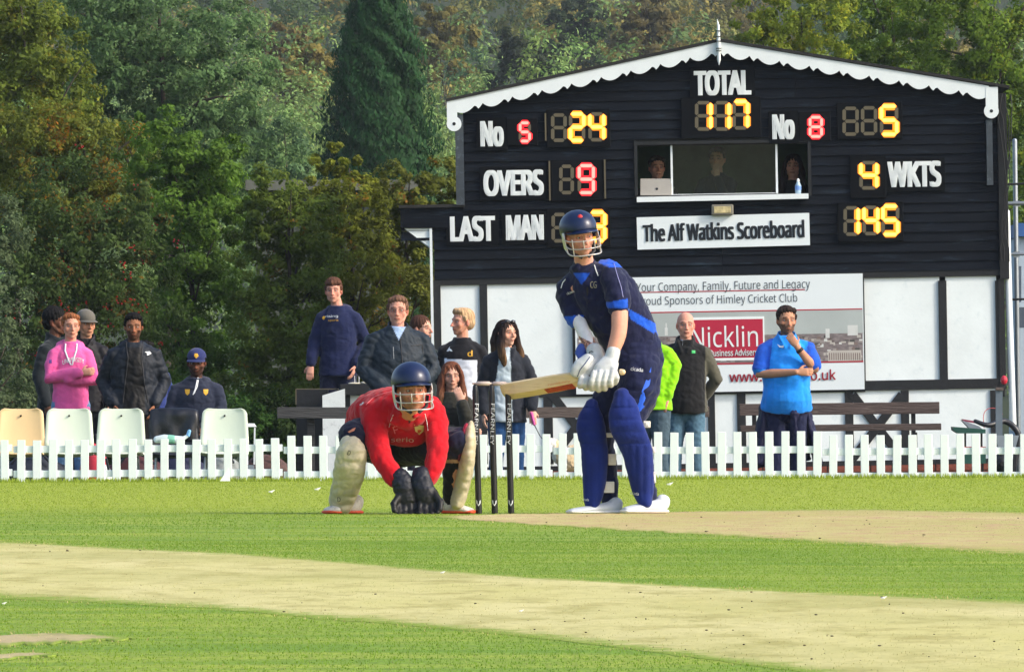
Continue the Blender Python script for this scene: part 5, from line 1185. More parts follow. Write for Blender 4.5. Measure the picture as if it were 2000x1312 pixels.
r = person('dark haired woman in a navy jacket with sunglasses on her head', 989, 626, 213, yaw=10, hyaw=38, pitch=-2, skin='fair', hair=('long', srgb(40, 28, 26), srgb(98, 72, 46)), la='down', ra=leash_arm, wid=.94, thick=.024, headk=1.08,
       top=dict(col=zone(srgb(28, 32, 42), (lambda co: (np.abs(pxy(co)[0] - 986 + (pxy(co)[1] - 700) * .06) < 10 + (pxy(co)[1] - 690) * .10) & (pxy(co)[1] > 674) & (co[:, 1] < F / 213 - .02), srgb(176, 190, 200))), name='jacket', extra=collar(r_=.02)), legs=srgb(34, 66, 108), wr=.009, jaw=.86, bottom=-1.0)
mb = MB()
for s2 in (-1, 1): mb.ell((s2 * .033, -.062, .108), (.027, .014, .017), Matrix.Rotation(R(-35), 3, 'X'))
mb.loft([(-.075, -.03, .1), (0, -.075, .112), (.075, -.03, .1)], [.004] * 3, n=5); mb.xform(r['M']); mb.build('sunglasses', mat('dark_lens', srgb(24, 24, 34), .12), r['t'], smooth=True)
hw = r['limbs'][1][3]; ld = MB(); h0 = hw + Vector((.0, -.05, -.07)); ld.loft([h0 + Vector((-.005, 0, .03)), h0 + Vector((.02, 0, -.07))], [.016, .012], n=8); lead = ld.build('dog_lead', mat('pink_plastic', srgb(216, 80, 160), .35)); tag(lead, 'pink handled dog lead hanging from the womans hand', 'dog lead')
ld = MB(); ld.loft([h0 + Vector((.02, 0, -.07)), h0 + Vector((.09, -.05, -.20)), P(1068, 848, 213), P(1092, 868, 214)], [.005, .004, .004, .004], n=5, smooth=3); x = ld.build('cord', M_blackp); x.parent = lead
# --- right group
def arm_green(sh, H): return P(1319, 712, 211, -.04), P(1303, 775, 211, -.10), Vector((-.4, -.3, -1))
lime = srgb(140, 214, 14)
r = person('person in a lime green jacket and jeans standing behind the batsman', 1274, 612, 211, hx=-.16, yaw=-30, hyaw=-50, skin='ruddy', hair=('short', srgb(60, 50, 44)), la='pocket', ra=arm_green, wid=1.0, thick=.02, top=dict(col=lime, name='green_jacket'), legs=srgb(70, 88, 100), bottom=-.92, wr=.012)
def arm_back(sg):
    def f(sh, H): return H(sg * .285, .09, -.64), H(sg * .13, .18, -.84), Vector((-sg, .0, -.2))
    return f
r = person('bald man in a black body warmer with hands behind his back', 1339, 609, 208, yaw=-6, hyaw=5, skin=srgb(208, 150, 130), hair=('bald',), headk=1.08, la=arm_back(-1), ra=arm_back(1), wid=1.03, thick=.02, belly=.02,
       top=dict(col=zone(srgb(20, 20, 22), (lambda co: (pxy(co)[0] > 1377 - (pxy(co)[1] < 660) * 0) | (pxy(co)[0] < 1298), srgb(82, 80, 68))), name='body_warmer', extra=collar(r_=.02)), legs=srgb(78, 108, 128), bottom=-.95, wr=.008)
decal_poly('logo', r['bv'], [(1351, 684), (1358, 684), (1358, 690), (1351, 690)], 208, M_greenp, r['t']); decal_poly('shirt', r['bv'], [(1327, 660), (1333, 675), (1341, 660)], 208, mat('shirt_pale', srgb(190, 200, 210), .7), r['t'])
def arm_u(sh, H): return H(-.255, -.10, -.62), H(.07, -.30, -.60), Vector((1, .05, .0))
def arm_c(sh, H): return H(.245, -.22, -.575), H(.085, -.235, -.375), Vector((-.5, .25, .75))
blue = srgb(26, 138, 236)
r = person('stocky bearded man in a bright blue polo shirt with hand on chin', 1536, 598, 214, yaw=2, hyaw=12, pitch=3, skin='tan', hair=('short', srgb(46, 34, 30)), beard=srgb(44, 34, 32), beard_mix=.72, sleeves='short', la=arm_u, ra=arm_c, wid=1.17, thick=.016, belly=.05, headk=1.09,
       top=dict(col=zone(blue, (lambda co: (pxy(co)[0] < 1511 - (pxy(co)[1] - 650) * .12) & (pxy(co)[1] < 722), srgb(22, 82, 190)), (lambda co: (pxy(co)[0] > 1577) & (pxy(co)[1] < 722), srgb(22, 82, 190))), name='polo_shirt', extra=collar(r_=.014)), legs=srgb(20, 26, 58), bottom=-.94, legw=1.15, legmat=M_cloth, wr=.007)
decal_poly('logo', r['bv'], [(1518, 672), (1525, 676), (1531, 674), (1530, 679), (1522, 678)], 214, M_whitep, r['t']); mb = MB(); mb.ell(on(r['bv'], 1558, 675, 214, .002), (.03, .004, .03)); mb.build('crest', mat('pale_crest', srgb(150, 195, 240), .6), r['t'])
w0 = r['limbs'][1]; mb = MB(); wp = w0[2].lerp(w0[3], .86); ax = (w0[3] - w0[2]).normalized(); mb.loft([wp - ax * .014, wp + ax * .014], [.037, .036], n=12, caps=False); mb.build('watch', M_blackp, r['t'], smooth=True)
# jacket tied round his waist
g = MB(); H = r['H']; sd_ = r['J']['side']
g.loft([H(0, 0, -.88), H(0, 0, -.93)], [(.215, .165), (.22, .165)], side=sd_, n=24); g.loft([H(-.19, .06, -.90), H(-.22, .05, -1.15), H(-.25, .04, -1.42)], [(.05, .12), (.07, .13), (.06, .13)], side=(1, 0, 0), n=10)
g.loft([H(.17, .06, -.90), H(.23, .05, -1.15), H(.29, .04, -1.42)], [(.04, .12), (.05, .13), (.045, .12)], side=(1, 0, 0), n=10); g.loft([H(0, .13, -.9), H(0, .16, -1.2), H(0, .16, -1.4)], [(.2, .03), (.24, .03), (.24, .03)], side=(1, 0, 0), n=12)
g.loft([H(.055, -.17, -.96), H(.06, -.20, -.975), H(.055, -.20, -1.07), H(.06, -.18, -1.15)], [(.035, .02), (.045, .03), (.03, .018), (.035, .016)], side=(1, 0, 0), n=8)
solid('tied_jacket', g, .0095, M_shiny, r['t'], srgb(24, 26, 58), smooth=2, wr=.011, wl=.1, seed=9, stretch=(2, 1, .5))
# --- scorers in the window
fz = CH - (382 - HY) / BS - .85
for (px_, pt_, ss, yw, sk_, hc_, tc_, lb_, la_, ra_) in ((1283, 305, 183.9, 10, 'ruddy', ('short', srgb(60, 48, 40)), srgb(40, 34, 32), 'scorer behind the laptop at the left of the scorebox window', 'lap', 'lap'),
        (1401, 288, 183.6, -14, 'fair', ('short', srgb(44, 36, 30)), srgb(24, 34, 52), 'scorer with hand on chin behind the glass of the scorebox window', 'lap', 'mouth'),
        (1549, 302, 183.9, -6, 'ruddy', ('long', srgb(40, 26, 22)), srgb(20, 20, 24), 'scorer beside the water bottle at the right of the scorebox window', 'lap', 'lap')):
    person(lb_, px_, pt_, ss, yaw=yw, hyaw=yw, skin=sk_, hair=hc_, sit=True, ground=CH - (pt_ - HY) / ss - 1.30, la=la_, ra=ra_, wid=.95, top=dict(col=tc_, name='top'), legs=srgb(20, 20, 24), group='scorers in the scorebox window', voxel=.012)
# ------------------------------------------------------------------ the players
S0 = 345.0
def p(x, y, d=0.0): return P(x, y, S0, d)
def helmet(M, par, back_low=True):
    """shell with peak and ear pieces, grille bars and side plates"""
    mb = MB(); vs = []; na, nt = 40, 12
    for j in range(nt + 1):
        for i in range(na):
            a = 2 * math.pi * i / na; fr = math.cos(a)      # 1 = front
            zr = .045 if fr > .45 else (.045 - (.45 - fr) / .9 * .10 if fr > -.45 else -.055)
            th0 = math.acos(max(-1, min(1, (zr - .052) / .105))); th = th0 * j / nt
            bul = 1 + .02 * math.sin(th * 2)
            vs.append((math.sin(a) * .103 * math.sin(th) * bul, .012 - fr * .124 * math.sin(th) * bul, .052 + .105 * math.cos(th)))
    fs = [(j * na + i, j * na + (i + 1) % na, (j + 1) * na + (i + 1) % na, (j + 1) * na + i) for j in range(nt) for i in range(na)]
    mb.add(vs, fs); mb.xform(M); sh = mb.build('helmet_shell', M_helm, par, smooth=True); so_ = sh.modifiers.new('t', 'SOLIDIFY'); so_.thickness = .007
    bv = BVHTree.FromPolygons([Vector(v) for v in mb.v], mb.f)
    mb = MB(); vs = []; n1 = 20
    for j in range(5):
        for i in range(n1 + 1):
            a = R(-66 + 132 * i / n1); e = .045 * (j / 4) * max(0, math.cos(a * 1.25)) ** .7
            vs.append((math.sin(a) * (.103 + e * .2), .012 - math.cos(a) * .124 - e, .047 - e * .28 - .018 * math.sin(a) ** 2))
    mb.add(vs, [(j * (n1 + 1) + i, j * (n1 + 1) + i + 1, (j + 1) * (n1 + 1) + i + 1, (j + 1) * (n1 + 1) + i) for j in range(4) for i in range(n1)]); mb.xform(M)
    o = mb.build('helmet_peak', M_helm, par, smooth=True); so_ = o.modifiers.new('t', 'SOLIDIFY'); so_.thickness = .006
    for zf, zs_, yf, r_ in ((-.012, .0, -.158, .0034), (-.058, -.03, -.162, .0034), (-.098, -.055, -.150, .0042)):
        mb = MB(); mb.loft([(-.104, -.015, zs_), (-.100, -.075, zf * .8 + zs_ * .2), (-.065, -.133, zf), (0, yf, zf), (.065, -.133, zf), (.100, -.075, zf * .8 + zs_ * .2), (.104, -.015, zs_)], [r_] * 7, smooth=4, n=6); mb.xform(M); mb.build('grille_bar', M_grille, par, smooth=True)
    for xx in (-.035, .035, -.088, .088):
        yy = -.155 if abs(xx) < .05 else -.103; mb = MB(); mb.loft([(xx, yy, -.010 if abs(xx) < .05 else .0), (xx * .98, yy - .002, -.056), (xx * .95, yy + (.002 if abs(xx) > .05 else .0), -.058 if abs(xx) < .05 else -.090)], [.0032] * 3, n=6); mb.xform(M); mb.build('grille_bar', M_grille, par, smooth=True)
    for s2 in (-1, 1):
        mb = MB(); mb.loft([(s2 * .106, -.01, .035), (s2 * .108, -.014, .0), (s2 * .104, -.02, -.05), (s2 * .098, -.035, -.075)], [(.018, .005), (.026, .005), (.022, .005), (.012, .004)], side=(0, 1, 0), n=10); mb.xform(M); mb.build('side_plate', M_grille, par, smooth=True)
        mb = MB(); mb.loft([(s2 * .085, .0, -.03), (s2 * .07, -.04, -.085), (s2 * .02, -.06, -.118)], [(.010, .003)] * 3, n=8); mb.xform(M); mb.build('chin_strap', M_blackp, par, smooth=True)
    return bv
# ---- stumps and bails
t = thing('wicket', 'three black stumps with two pale bails beside the wicketkeeper', 'wicket', p(963, 1003))
M_stump = mat('stump_black', srgb(14, 15, 20), .35, var=.1, bump=.05); M_bail = mat('bail_wood', srgb(196, 178, 168), .5, var=.15)
tops = []
for i, (xb, xt) in enumerate(((935.5, 928), (966.5, 960), (998.5, 992))):
    a, b = p(xb, 1006, .0), p(xt, 755, .0); tops.append(b); mb = MB(); ax = (b - a).normalized()
    mb.loft([a, a + ax * .02, b - ax * .03, b], [.0175, .018, .0175, .0135], n=18); st = mb.build('stump', M_stump, t, smooth=True)
    bv = BVHTree.FromPolygons([Vector(v) for v in mb.v], mb.f)
    decal_text('FEARNLEY', bv, xt + (xb - xt) * .26 + .3, 828, S0, 80, 7.2, M_whitep, st, rot=-math.pi / 2 - .028, off=.0035, bold=.03)
    xl = xt + (xb - xt) * .88
    decal_poly('shield', bv, [(xl - 4.2, 976), (xl + 4.2, 976), (xl + 4, 982), (xl, 988), (xl - 4, 982)], S0, M_whitep, st, .0015); decal_poly('shield_core', bv, [(xl - 2.2, 978), (xl + 2.2, 978), (xl + 2, 982), (xl, 985), (xl - 2, 982)], S0, M_blackp, st, .0025)
for i in range(2):
    a, b = tops[i] + Vector((-.012, 0, .018)), tops[i + 1] + Vector((.012, 0, .018)); mb = MB(); q = lambda f: a.lerp(b, f)
    mb.loft([q(0), q(.18), q(.2), q(.8), q(.82), q(1)], [.006, .007, .0125, .0125, .007, .006], n=10); mb.build('bail', M_bail, t, smooth=True)
# ---- batsman
bt = thing('person', 'batsman in navy kit and helmet raising his bat beside the stumps', 'person', p(1200, 1003), group='players')
Mh = head_M(p(1132, 464, -.08), 20, 4, -8, .95)
b = MB(); head_prims(b, Mh, .95)
b.loft([p(1138, 490, -.05), p(1143, 535, 0)], [.052, .06], n=14)
b.loft([p(1150, 545), p(1180, 600, 0), p(1225, 680, .02)], [(.13, .08), (.12, .08), (.11, .09)], side=(1, 0, -.4), n=14)
AN = [p(1194, 545, -.10), p(1208, 592, -.17), p(1209, 640, -.23), p(1203, 668, -.25), p(1190, 702, -.27)]
b.loft(AN, [.055, .050, .046, .043, .031], n=14, smooth=2)
AF = [p(1112, 562, .06), p(1124, 600, .04), p(1132, 630, -.02), p(1146, 662, -.09), p(1163, 695, -.18)]
b.loft(AF, [.052, .046, .040, .038, .030], n=14, smooth=2)
b.loft([p(1236, 700, 0), p(1222, 830, -.06), p(1262, 965, .04)], [.08, .05, .04], n=10); b.loft([p(1212, 700, .06), p(1170, 830, .06), p(1190, 975, .12)], [.08, .05, .04], n=10)
b.loft([p(1190, 702, -.27), p(1178, 740, -.27)], [.03, .03], n=10); b.loft([p(1163, 695, -.18), p(1152, 740, -.24)], [.03, .03], n=10)
def skin_b(co):
    c = head_paint(Mh, srgb(208, 152, 130), srgb(60, 42, 34), beard=srgb(120, 84, 70), beard_mix=.35)(co); x, y = pxy(co)
    sl = (x < 1160) & (y > 600) & (y < 661 + (x - 1140) * .5) & (x < 1158); c[sl] = np.array((.72, .70, .72))
    tt = (x < 1175) & (y >= 655) & (y < 700) & ~sl & (np.sin(x * .9 + 2 * np.sin(y * .35)) * np.sin(y * .8 + x * .3) > -.1); c[tt] = c[tt] * np.array([.30, .33, .38]); return c
solid('body', b, .006, M_skin, bt, skin_b, smooth=3, decim=.7); add_eyes(Mh, bt)
hbv = helmet(Mh, bt)
mb = MB(); mb.ell(on(hbv, 1133, 426, S0, .0), (.016, .008, .021)); mb.build('helmet_emblem', M_redp, bt)
piping(hbv, [(1124, 428), (1126, 421), (1132, 418), (1138, 420), (1142, 427)], S0, .0016, M_whitep, bt, 'helmet_emblem_arc'); decal_text('mascl', hbv, 1135, 437, S0, 12, 4, M_whitep, bt, bold=.02)
# shirt
ROY = srgb(18, 78, 190)
g = MB()
g.loft([p(1240, 702, .02), p(1228, 655, .02), p(1208, 618, .01), p(1186, 580, .0), p(1162, 548, -.01), p(1146, 530, -.01), p(1141, 520, -.01)],
       [(.150, .125), (.165, .125), (.175, .13), (.178, .13), (.165, .115), (.11, .09), (.07, .068)], side=(1, 0, -.42), n=24, smooth=2)
g.loft([p(1172, 545, -.03), p(1194, 543, -.10), p(1204, 570, -.15), p(1208, 597, -.18)], [.07, .078, .074, .070], n=16, smooth=2)
g.loft([p(1130, 552, .02), p(1111, 565, .05), p(1118, 600, .05), p(1127, 622, .02)], [.075, .078, .070, .064], n=16, smooth=2)
g.loft([p(1128, 520, -.075), p(1118, 528, -.03), p(1128, 516, .05), p(1150, 510, .06), p(1163, 518, .02), p(1160, 530, -.06)], [.018, .018, .02, .02, .018, .016], n=8, smooth=2)
def sh_col(co):
    x, y = pxy(co); c = np.tile(np.array(srgb(19, 24, 58)[:3])[None], (len(co), 1))
    pan = (y > 588) & (y > 596 + (x - 1215) * .55) & (y < 660) & (x > 1222 + (y - 590) * .30) & (y < 610 + (x - 1210) * .62); c[pan] = ROY[:3]
    sp = (x > 1170) & (y < 522) & (y < 500 + (x - 1175) * .42 + 16) & (y > 495 + (x - 1170) * .34) & (x < 1222); c[sp] = ROY[:3]
    cu = (y > 587 - (x - 1205) * .18) & (y < 602) & (x > 1183) & (x < 1226) & (co[:, 1] < F / S0 - .14); c[cu] = ROY[:3]
    cv = (y > 617 - (x - 1115) * .1) & (x < 1140) & (y < 640); c[cv] = ROY[:3]
    vn = (y > 533) & (y < 556) & (np.abs(x - 1136) < (556 - y) * .75) & (co[:, 1] < F / S0 - .02); c[vn] = srgb(26, 80, 190)[:3]
    return c
_, sbv = solid('shirt', g, .0072, M_cloth, bt, sh_col, smooth=3, wr=.007, wl=.10, seed=4, stretch=(1.2, 1, .8))
piping(sbv, [(1104, 546), (1099, 552), (1096, 562)], S0, .003, M_whitep, bt); piping(sbv, [(1161, 518), (1164, 528), (1168, 538)], S0, .003, M_whitep, bt); piping(sbv, [(1199, 514), (1205, 535), (1213, 560), (1217, 580)], S0, .0022, mat('pipe_lilac', srgb(150, 150, 200), .6), bt)
decal_text('cicada', sbv, 1114, 571, S0, 15, 5, M_whitep, bt, rot=.35); decal_text('CG', sbv, 1159, 556, S0, 12, 13, mat('print_khaki', srgb(150, 144, 122), .6), bt, bold=.01)
decal_poly('zip_flap', sbv, [(1146, 560), (1149, 560), (1147, 640), (1143, 640)], S0, M_blackp, bt, .002)
# trousers
g = MB()
g.loft([p(1240, 672, .02), p(1243, 700, .02), p(1240, 730, .02)], [(.150, .125), (.158, .135), (.15, .135)], side=(1, 0, -.1), n=20)
g.loft([p(1250, 715, -.02), p(1246, 765, -.05), p(1232, 830, -.06), p(1255, 900, .0), p(1268, 968, .06)], [(.128, .125), (.122, .115), (.080, .08), (.060, .065), (.045, .055)], side=(1, 0, 0), n=18, smooth=2)
g.loft([p(1215, 715, .06), p(1196, 770, .05), p(1172, 830, .06), p(1186, 900, .1), p(1192, 978, .12)], [(.115, .11), (.10, .1), (.075, .08), (.055, .065), (.050, .055)], side=(1, 0, 0), n=18, smooth=2)
_, tbv = solid('trousers', g, .0072, M_cloth, bt, srgb(19, 26, 62), smooth=3, wr=.008, wl=.11, seed=6)
decal_text('cicada', tbv, 1244, 721, S0, 24, 7, M_whitep, bt, rot=-.12)
decal_poly('side_stripe', tbv, [(1272, 716), (1270, 745), (1258, 795), (1250, 804), (1244, 796), (1254, 762)], S0, M_bluep, bt, .003)
# pads
PADC = srgb(14, 36, 108)
def pad(rows, name, seed):
    g = MB(); g.loft([p(x, y, d) for x, y, hw, d in rows], [(hw / S0, .052) for x, y, hw, d in rows], side=(1, 0, 0), n=22, smooth=3)
    def post(co, no):
        x, y = pxy(co); k_ = ((y > 795) & (y < 868)).astype(float); fr = np.clip(-no[:, 1], 0, 1)
        d = (.006 * np.abs(np.sin((y - 795) / 73 * math.pi * 3)) - .003) * k_ + .0035 * np.abs(np.cos((x - rows[3][0]) * .21)) * (1 - k_); return co + no * (d * fr)[:, None]
    return solid(name, g, .0065, M_cloth, bt, PADC, smooth=2, post=post, wr=.003, wl=.12, seed=seed)
_, pb1 = pad([(1156, 792, 14, .0), (1154, 812, 24, -.02), (1154, 836, 29, -.03), (1160, 868, 27, -.01), (1162, 900, 26, .0), (1160, 948, 22, .02), (1157, 980, 17, .03), (1160, 996, 11, .03)], 'batting_pad', 3)
_, pb2 = pad([(1214, 774, 17, -.14), (1218, 796, 28, -.16), (1221, 827, 33, -.17), (1234, 856, 32, -.14), (1245, 885, 30, -.11), (1251, 925, 26, -.07), (1256, 958, 22, -.03), (1260, 980, 14, -.02)], 'batting_pad', 5)
decal_text('cicada', pb1, 1144, 975, S0, 12, 5, M_whitep, bt, rot=-.1); decal_text('cicada', pb2, 1239, 963, S0, 17, 6, M_whitep, bt, rot=-.15)
M_strap = mat('pad_strap', srgb(226, 222, 212), .6, var=.08)
for (x0, y0, x1, y1, d) in ((1184, 845, 1197, 854, .0), (1188, 886, 1204, 908, .03), (1176, 940, 1200, 962, .05), (1256, 822, 1270, 835, -.1), (1272, 872, 1280, 884, -.05), (1272, 921, 1281, 943, 0)):
    c = p((x0 + x1) / 2, (y0 + y1) / 2, d); mb = MB(); w2, h2 = (x1 - x0) / 2 / S0, (y1 - y0) / 2 / S0
    mb.box(c, (w2 * 2, .05, h2 * 2)); mb.box(c + Vector((0, -.027, 0)), (w2 * 1.0, .006, h2 * 1.1)); mb.build('pad_strap', M_strap, bt, smooth=False, bevel=.006)
M_shoe = mat('white_shoe', srgb(190, 196, 204), .55, var=.07, vscale=20, bump=.15, bscale=60); M_sole = mat('white_sole', srgb(232, 232, 232), .5)
def shoe(heel, toe, h, w_, par, m1, m2, z0=None):
    heel, toe = Vector(heel), Vector(toe); z0 = (min(heel.z, toe.z)) if z0 is None else z0; d = (toe - heel); d.z = 0; L_ = d.length; d.normalize(); sd = Vector((-d.y, d.x, 0))
    g = MB(); b0 = Vector((heel.x, heel.y, z0))
    g.loft([b0 + d * .03 + Vector((0, 0, h * .75)), b0 + d * .05 + Vector((0, 0, h * .4)), b0 + d * L_ * .45 + Vector((0, 0, h * .36)), b0 + d * L_ * .75 + Vector((0, 0, h * .24)), b0 + d * (L_ - .03) + Vector((0, 0, h * .2))],
           [(w_ * .75, .045), (w_ * .85, .045), (w_ * .95, h * .33), (w_, h * .25), (w_ * .75, h * .18)], side=sd, n=14, smooth=2)
    g.v = [(v[0], v[1], max(v[2], z0 + .008)) for v in g.v]; o, _b = solid('shoe', g, .006, m1, par, None, smooth=2)
    s2 = MB(); s2.loft([b0 + d * .02 + Vector((0, 0, .010)), b0 + d * L_ * .5 + Vector((0, 0, .010)), b0 + d * (L_ - .02) + Vector((0, 0, .012))], [(w_ * .95, .012), (w_ * .98, .011), (w_ * .9, .011)], side=sd, n=14, smooth=2); s2.build('sole', m2, o, smooth=True)
    return o
shoe(p(1212, 1002, .10), p(1106, 1004, -.06), .078, .048, bt, M_shoe, M_sole, 0.0); shoe(p(1304, 985, .08), p(1213, 1003, -.10), .095, .046, bt, M_shoe, M_sole, 0.004)
# gloves
GW = srgb(190, 193, 194)
def glove_col(co):
    c = np.tile(np.array(GW[:3])[None], (len(co), 1)); x, y = pxy(co); c[(y > 752)] *= np.array([.93, .9, .82]); return c
g = MB()   # near glove
g.loft([p(1197, 688, -.27), p(1193, 702, -.275), p(1188, 710, -.28)], [(.040, .040), (.042, .042), (.040, .040)], n=14)
g.loft([p(1190, 708, -.29), p(1182, 722, -.31), p(1176, 738, -.32)], [(.055, .035), (.068, .036), (.066, .032)], side=(1, 0, .1), n=16)
for i, x0 in enumerate((1157, 1169, 1181, 1193)):
    g.loft([p(x0 + 2, 728, -.345), p(x0 - 2, 744, -.355), p(x0 - 2, 757 + (1, 3, 1, -5)[i], -.33), p(x0 + 1, 758 + (1, 3, 1, -6)[i], -.28), p(x0 + 2, 748, -.24)], [.016, .0165, .0165, .015, .013], n=10, smooth=2)
g.loft([p(1196, 722, -.33), p(1203, 738, -.335), p(1200, 748, -.31)], [.020, .019, .016], n=10, smooth=2)
solid('batting_glove', g, .0052, M_leather, bt, glove_col, smooth=1)
g = MB()   # far glove
g.loft([p(1160, 684, -.17), p(1163, 700, -.19), p(1162, 712, -.2)], [(.046, .042), (.046, .044), (.05, .046)], n=14)
g.loft([p(1158, 708, -.22), p(1146, 722, -.25), p(1138, 736, -.26)], [(.05, .036), (.055, .036), (.045, .03)], side=(1, 0, .3), n=16)
g.loft([p(1148, 700, -.28), p(1134, 714, -.30), p(1122, 730, -.30)], [(.040, .026), (.046, .028), (.030, .022)], side=(1, 0, .6), n=14, smooth=2)
for i, x0 in enumerate((1131, 1142, 1153, 1164)):
    g.loft([p(x0 + 4, 738, -.30), p(x0 + 1, 750, -.315), p(x0 + 1, 759 + (-4, 0, 1, 0)[i], -.29), p(x0 + 3, 757 + (-4, 0, 1, 0)[i], -.24)], [.0145, .0155, .015, .013], n=10, smooth=2)
_, gbv = solid('batting_glove', g, .0052, M_leather, bt, glove_col, smooth=1)
piping(gbv, [(1152, 697), (1141, 712), (1133, 722), (1128, 735)], S0, .0024, mat('pipe_navy', srgb(30, 50, 100), .6), bt, 'glove_seam')
mb = MB(); mb.loft([on(gbv, 1155, 690, S0, .001) + Vector((.012 * math.cos(a), 0, .012 * math.sin(a))) for a in np.linspace(.3, 5.6, 12)], [.0022] * 12, n=5); mb.build('glove_emblem', M_blackp, bt)
mb = MB(); mb.loft([p(1139, 676, -.12), p(1134, 690, -.14), p(1140, 704, -.2)], [(.028, .012), (.034, .012), (.02, .01)], side=(1, 0, 0), n=10, smooth=2); mb.build('glove_cuff_roll', mat('cuff_blue', srgb(50, 74, 150), .6), bt, smooth=True)
decal_text('GRAY', gbv, 1192, 704, S0, 8, 3, M_blackp, bt, rot=.1)
# bat
bat = thing('cricket_bat', 'wooden cricket bat held level above the stumps with a red label', 'bat', p(1130, 741, -.26))
A_, T_ = p(1134, 740, -.27), p(982, 766, .02); ax = (T_ - A_).normalized(); n0 = Vector((0, -1, -.55)); n0 = (n0 - ax * n0.dot(ax)).normalized(); wv = ax.cross(n0).normalized()
if wv.z < 0: wv = -wv
LB = (T_ - A_).length; mb = MB(); secs = []
for f, hw, ed, sp in ((0, .018, .018, .020), (.05, .034, .018, .026), (.11, .050, .016, .032), (.3, .054, .015, .038), (.6, .054, .016, .046), (.8, .054, .015, .042), (.95, .053, .011, .026), (.99, .046, .009, .018), (1.0, .034, .008, .014)):
    c = A_ + ax * LB * f; secs.append([c + wv * hw + n0 * ed * .5, c + n0 * sp * .85, c - wv * hw + n0 * ed * .5, c - wv * hw - n0 * ed * .5, c - n0 * (ed * .55), c + wv * hw - n0 * ed * .5])
vs = [v for s2 in secs for v in s2]; k6 = 6; fs = [(i * k6 + j, i * k6 + (j + 1) % k6, (i + 1) * k6 + (j + 1) % k6, (i + 1) * k6 + j) for i in range(len(secs) - 1) for j in range(k6)] + [tuple(range(5, -1, -1)), tuple(range((len(secs) - 1) * k6, len(secs) * k6))]
mb.add(vs, fs); M_willow = mat('willow', srgb(226, 200, 156), .5, var=.12, vscale=5, bump=.08, bscale=40, stretch=(.5, .5, 6), wear=srgb(214, 180, 130)); mb.build('blade', M_willow, bat)
bbv = BVHTree.FromPolygons([Vector(v) for v in mb.v], mb.f)
mb = MB()
def facet(f, u):
    c = A_ + ax * LB * f; rg = c + n0 * (.0272 + .006 * min(f, .3) / .3); ed_ = c - wv * .053 + n0 * .009
    return rg.lerp(ed_, u)
fn = (facet(.3, .9) - facet(.3, .1)).cross(ax).normalized(); fn = fn if fn.y < 0 else -fn
qd = [facet(.10, .12), facet(.45, .12), facet(.45, .86), facet(.10, .86)]; qd = [v + fn * .004 for v in qd]; mb.add(qd + [v - fn * .006 for v in qd], [(0, 1, 2, 3), (7, 6, 5, 4), (0, 4, 5, 1), (1, 5, 6, 2), (2, 6, 7, 3), (3, 7, 4, 0)])
mb.build('label', mat('bat_label', srgb(176, 62, 40), .5, var=.35, vscale=60), bat)
decal_text('newbery', bbv, 1092, 748, S0, 44, 5, mat('label_print', srgb(226, 150, 110), .5), bat, rot=.17, off=.0025)
mb = MB(); mb.loft([A_ - ax * .005, p(1172, 735, -.29), p(1212, 727, -.31)], [.0175, .0175, .0185], n=14); mb.build('handle', mat('rubber_grip', srgb(18, 18, 22), .5, var=.1, bump=.4, bscale=200), bat, smooth=True)
e = p(1213, 727, -.311); mb = MB(); mb.loft([e - Vector((.004, 0, 0)), e + Vector((.006, -.008, 0))], [.0185, .0165], n=14); mb.build('handle_end', M_willow, bat, smooth=True)
# ---- wicketkeeper
wk = thing('person', 'wicketkeeper in a red top and navy helmet crouching left of the stumps', 'person', p(780, 1003), group='players')
Mk = head_M(p(806, 764, -.42), 12, 2, -3, 1.02)
b = MB(); head_prims(b, Mk, 1.0)
b.loft([p(803, 785, -.34), p(797, 815, -.20)], [.058, .066], n=14)
b.loft([p(795, 800, -.15), p(750, 815, .12), p(720, 850, .3)], [(.13, .09), (.12, .09), (.12, .1)], side=(1, 0, 0), n=14)
b.loft([p(728, 800, -.12), p(744, 890, -.27), p(786, 943, -.34)], [.05, .045, .032], n=12); b.loft([p(852, 802, -.12), p(858, 885, -.27), p(834, 940, -.34)], [.05, .045, .032], n=12)
b.loft([p(735, 872, .25), p(692, 862, -.2), p(672, 985, -.02)], [.07, .05, .04], n=10); b.loft([p(790, 872, .25), p(902, 858, -.15), p(886, 985, .05)], [.07, .05, .04], n=10)
b.loft([p(786, 943, -.34), p(798, 980, -.35)], [.032, .03], n=10); b.loft([p(834, 940, -.34), p(830, 980, -.35)], [.032, .03], n=10)
solid('body', b, .006, M_skin, wk, head_paint(Mk, srgb(200, 140, 114), srgb(70, 50, 40), beard=srgb(120, 80, 60), beard_mix=.6), smooth=3, decim=.7); add_eyes(Mk, wk)
helmet(Mk, wk)
g = MB(); RED = srgb(186, 8, 28)
g.loft([p(702, 842, .34), p(718, 818, .24), p(742, 804, .08), p(772, 798, -.06), p(790, 800, -.15), p(797, 805, -.20)], [(.10, .10), (.13, .115), (.155, .125), (.175, .13), (.17, .12), (.12, .10)], side=(1, 0, .12), n=24, smooth=2)
g.loft([p(795, 840, -.06), p(793, 815, -.12)], [(.155, .10), (.165, .11)], side=(1, 0, 0), n=18)
g.loft([p(752, 796, -.08), p(730, 805, -.13), p(735, 850, -.21), p(746, 892, -.28), p(768, 925, -.33), p(783, 942, -.345)], [.085, .082, .070, .064, .055, .046], n=16, smooth=2)
g.loft([p(832, 796, -.08), p(846, 806, -.13), p(854, 850, -.21), p(854, 888, -.28), p(846, 918, -.33), p(838, 934, -.345)], [.08, .074, .066, .062, .054, .046], n=16, smooth=2)
